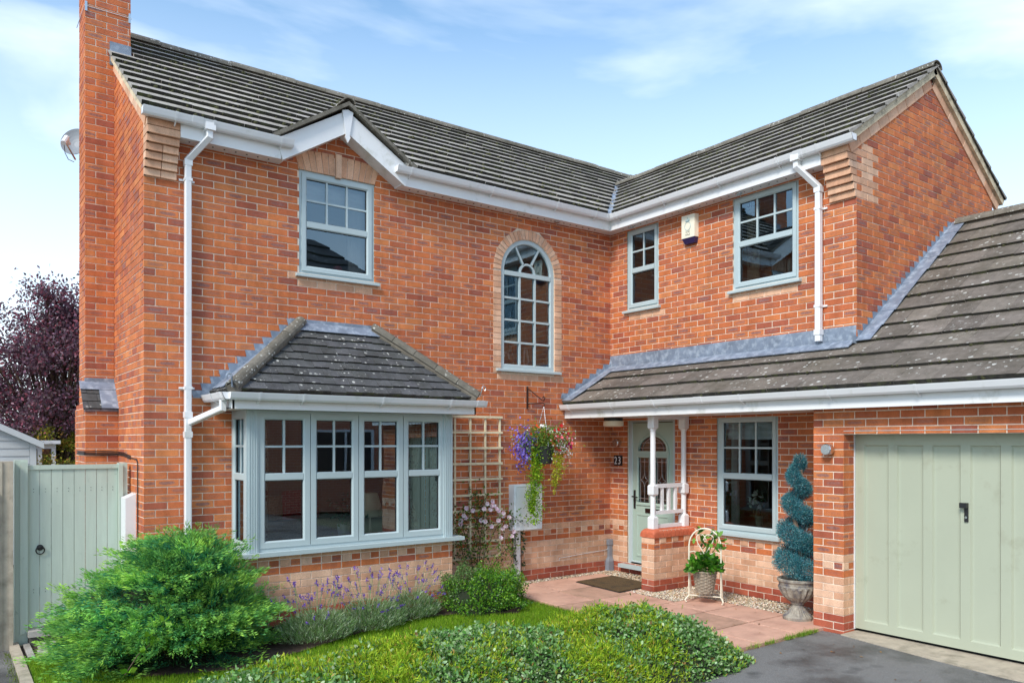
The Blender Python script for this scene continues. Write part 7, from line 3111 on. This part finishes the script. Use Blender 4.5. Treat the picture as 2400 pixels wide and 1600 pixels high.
nx0, nx1, ny0, ny1, nz1 = -3.2, 6.0, -20.5, -13.2, 5.2
mb = MB()
mb.box((nx0, ny0, -.1), (nx1, ny1, nz1))
mb.build('wall', M['nbrick'], t)
FN = Frame((0, ny1, 0), (-1, 0, 0), (0, 1, 0))
FN2 = Frame((nx0, 0, 0), (0, -1, 0), (-1, 0, 0))
for fr, u0_, z0_, w_, h_ in ((FN, -1.6, 3.5, 1.2, 1.2), (FN, -5.0, 3.5, 1.2, 1.2), (FN, -2.2, .9, 1.8, 1.3), (FN, -7.4, .9, 1.8, 1.3), (FN2, 15.0, 3.5, 1.1, 1.2), (FN2, 15.0, .9, 1.1, 1.3)):
    mb = MB()
    mb.fring(fr, u0_, u0_ + w_, z0_, z0_ + h_, .08, .0, .04, .01)
    mb.fbox(fr, u0_ + w_ / 2 - .03, u0_ + w_ / 2 + .03, z0_ + .08, z0_ + h_ - .08, .0, .03)
    wn_ = mb.build('window', M['upvc'], t)
    mb = MB()
    mb.fbox(fr, u0_ + .07, u0_ + w_ - .07, z0_ + .07, z0_ + h_ - .07, .002, .01)
    mb.build('pane', M['rubber'], wn_)
e = .3
mb = MB()
rr = (ny1 - ny0) / 2 + e
E0 = [Vector((nx0 - e, ny0 - e, nz1)), Vector((nx1 + e, ny0 - e, nz1)), Vector((nx1 + e, ny1 + e, nz1)), Vector((nx0 - e, ny1 + e, nz1))]
R0, R1 = Vector((nx0 - e + rr, (ny0 + ny1) / 2, 8.7)), Vector((nx1 + e - rr, (ny0 + ny1) / 2, 8.7))
k = 11
def rows(a, b, c_, d_):
    for i in range(k):
        f0, f1 = i / k, (i + 1) / k
        up = Vector((0, 0, .05))
        p0, p1 = a.lerp(d_, f0) + up, b.lerp(c_, f0) + up
        p2, p3 = b.lerp(c_, f1), a.lerp(d_, f1)
        mb.poly([p0, p1, p2, p3], 0, (1, 1, 1, 1))
        mb.poly([p0 - up, p1 - up, p1, p0], 1, (1, 1, 1, 1))
rows(E0[3], E0[0], R0, R0)
rows(E0[2], E0[3], R0, R1)
rows(E0[0], E0[1], R1, R0)
rows(E0[1], E0[2], R1, R1)
mb.build('roof', [M['tile_bay'], M['tile_edge']], t, attrs=True)
mb = MB()
mb.box((nx0 - e, ny0 - e, nz1 - .16), (nx1 + e, ny1 + e, nz1 - .002))
mb.build('fascia', M['upvc'], t)
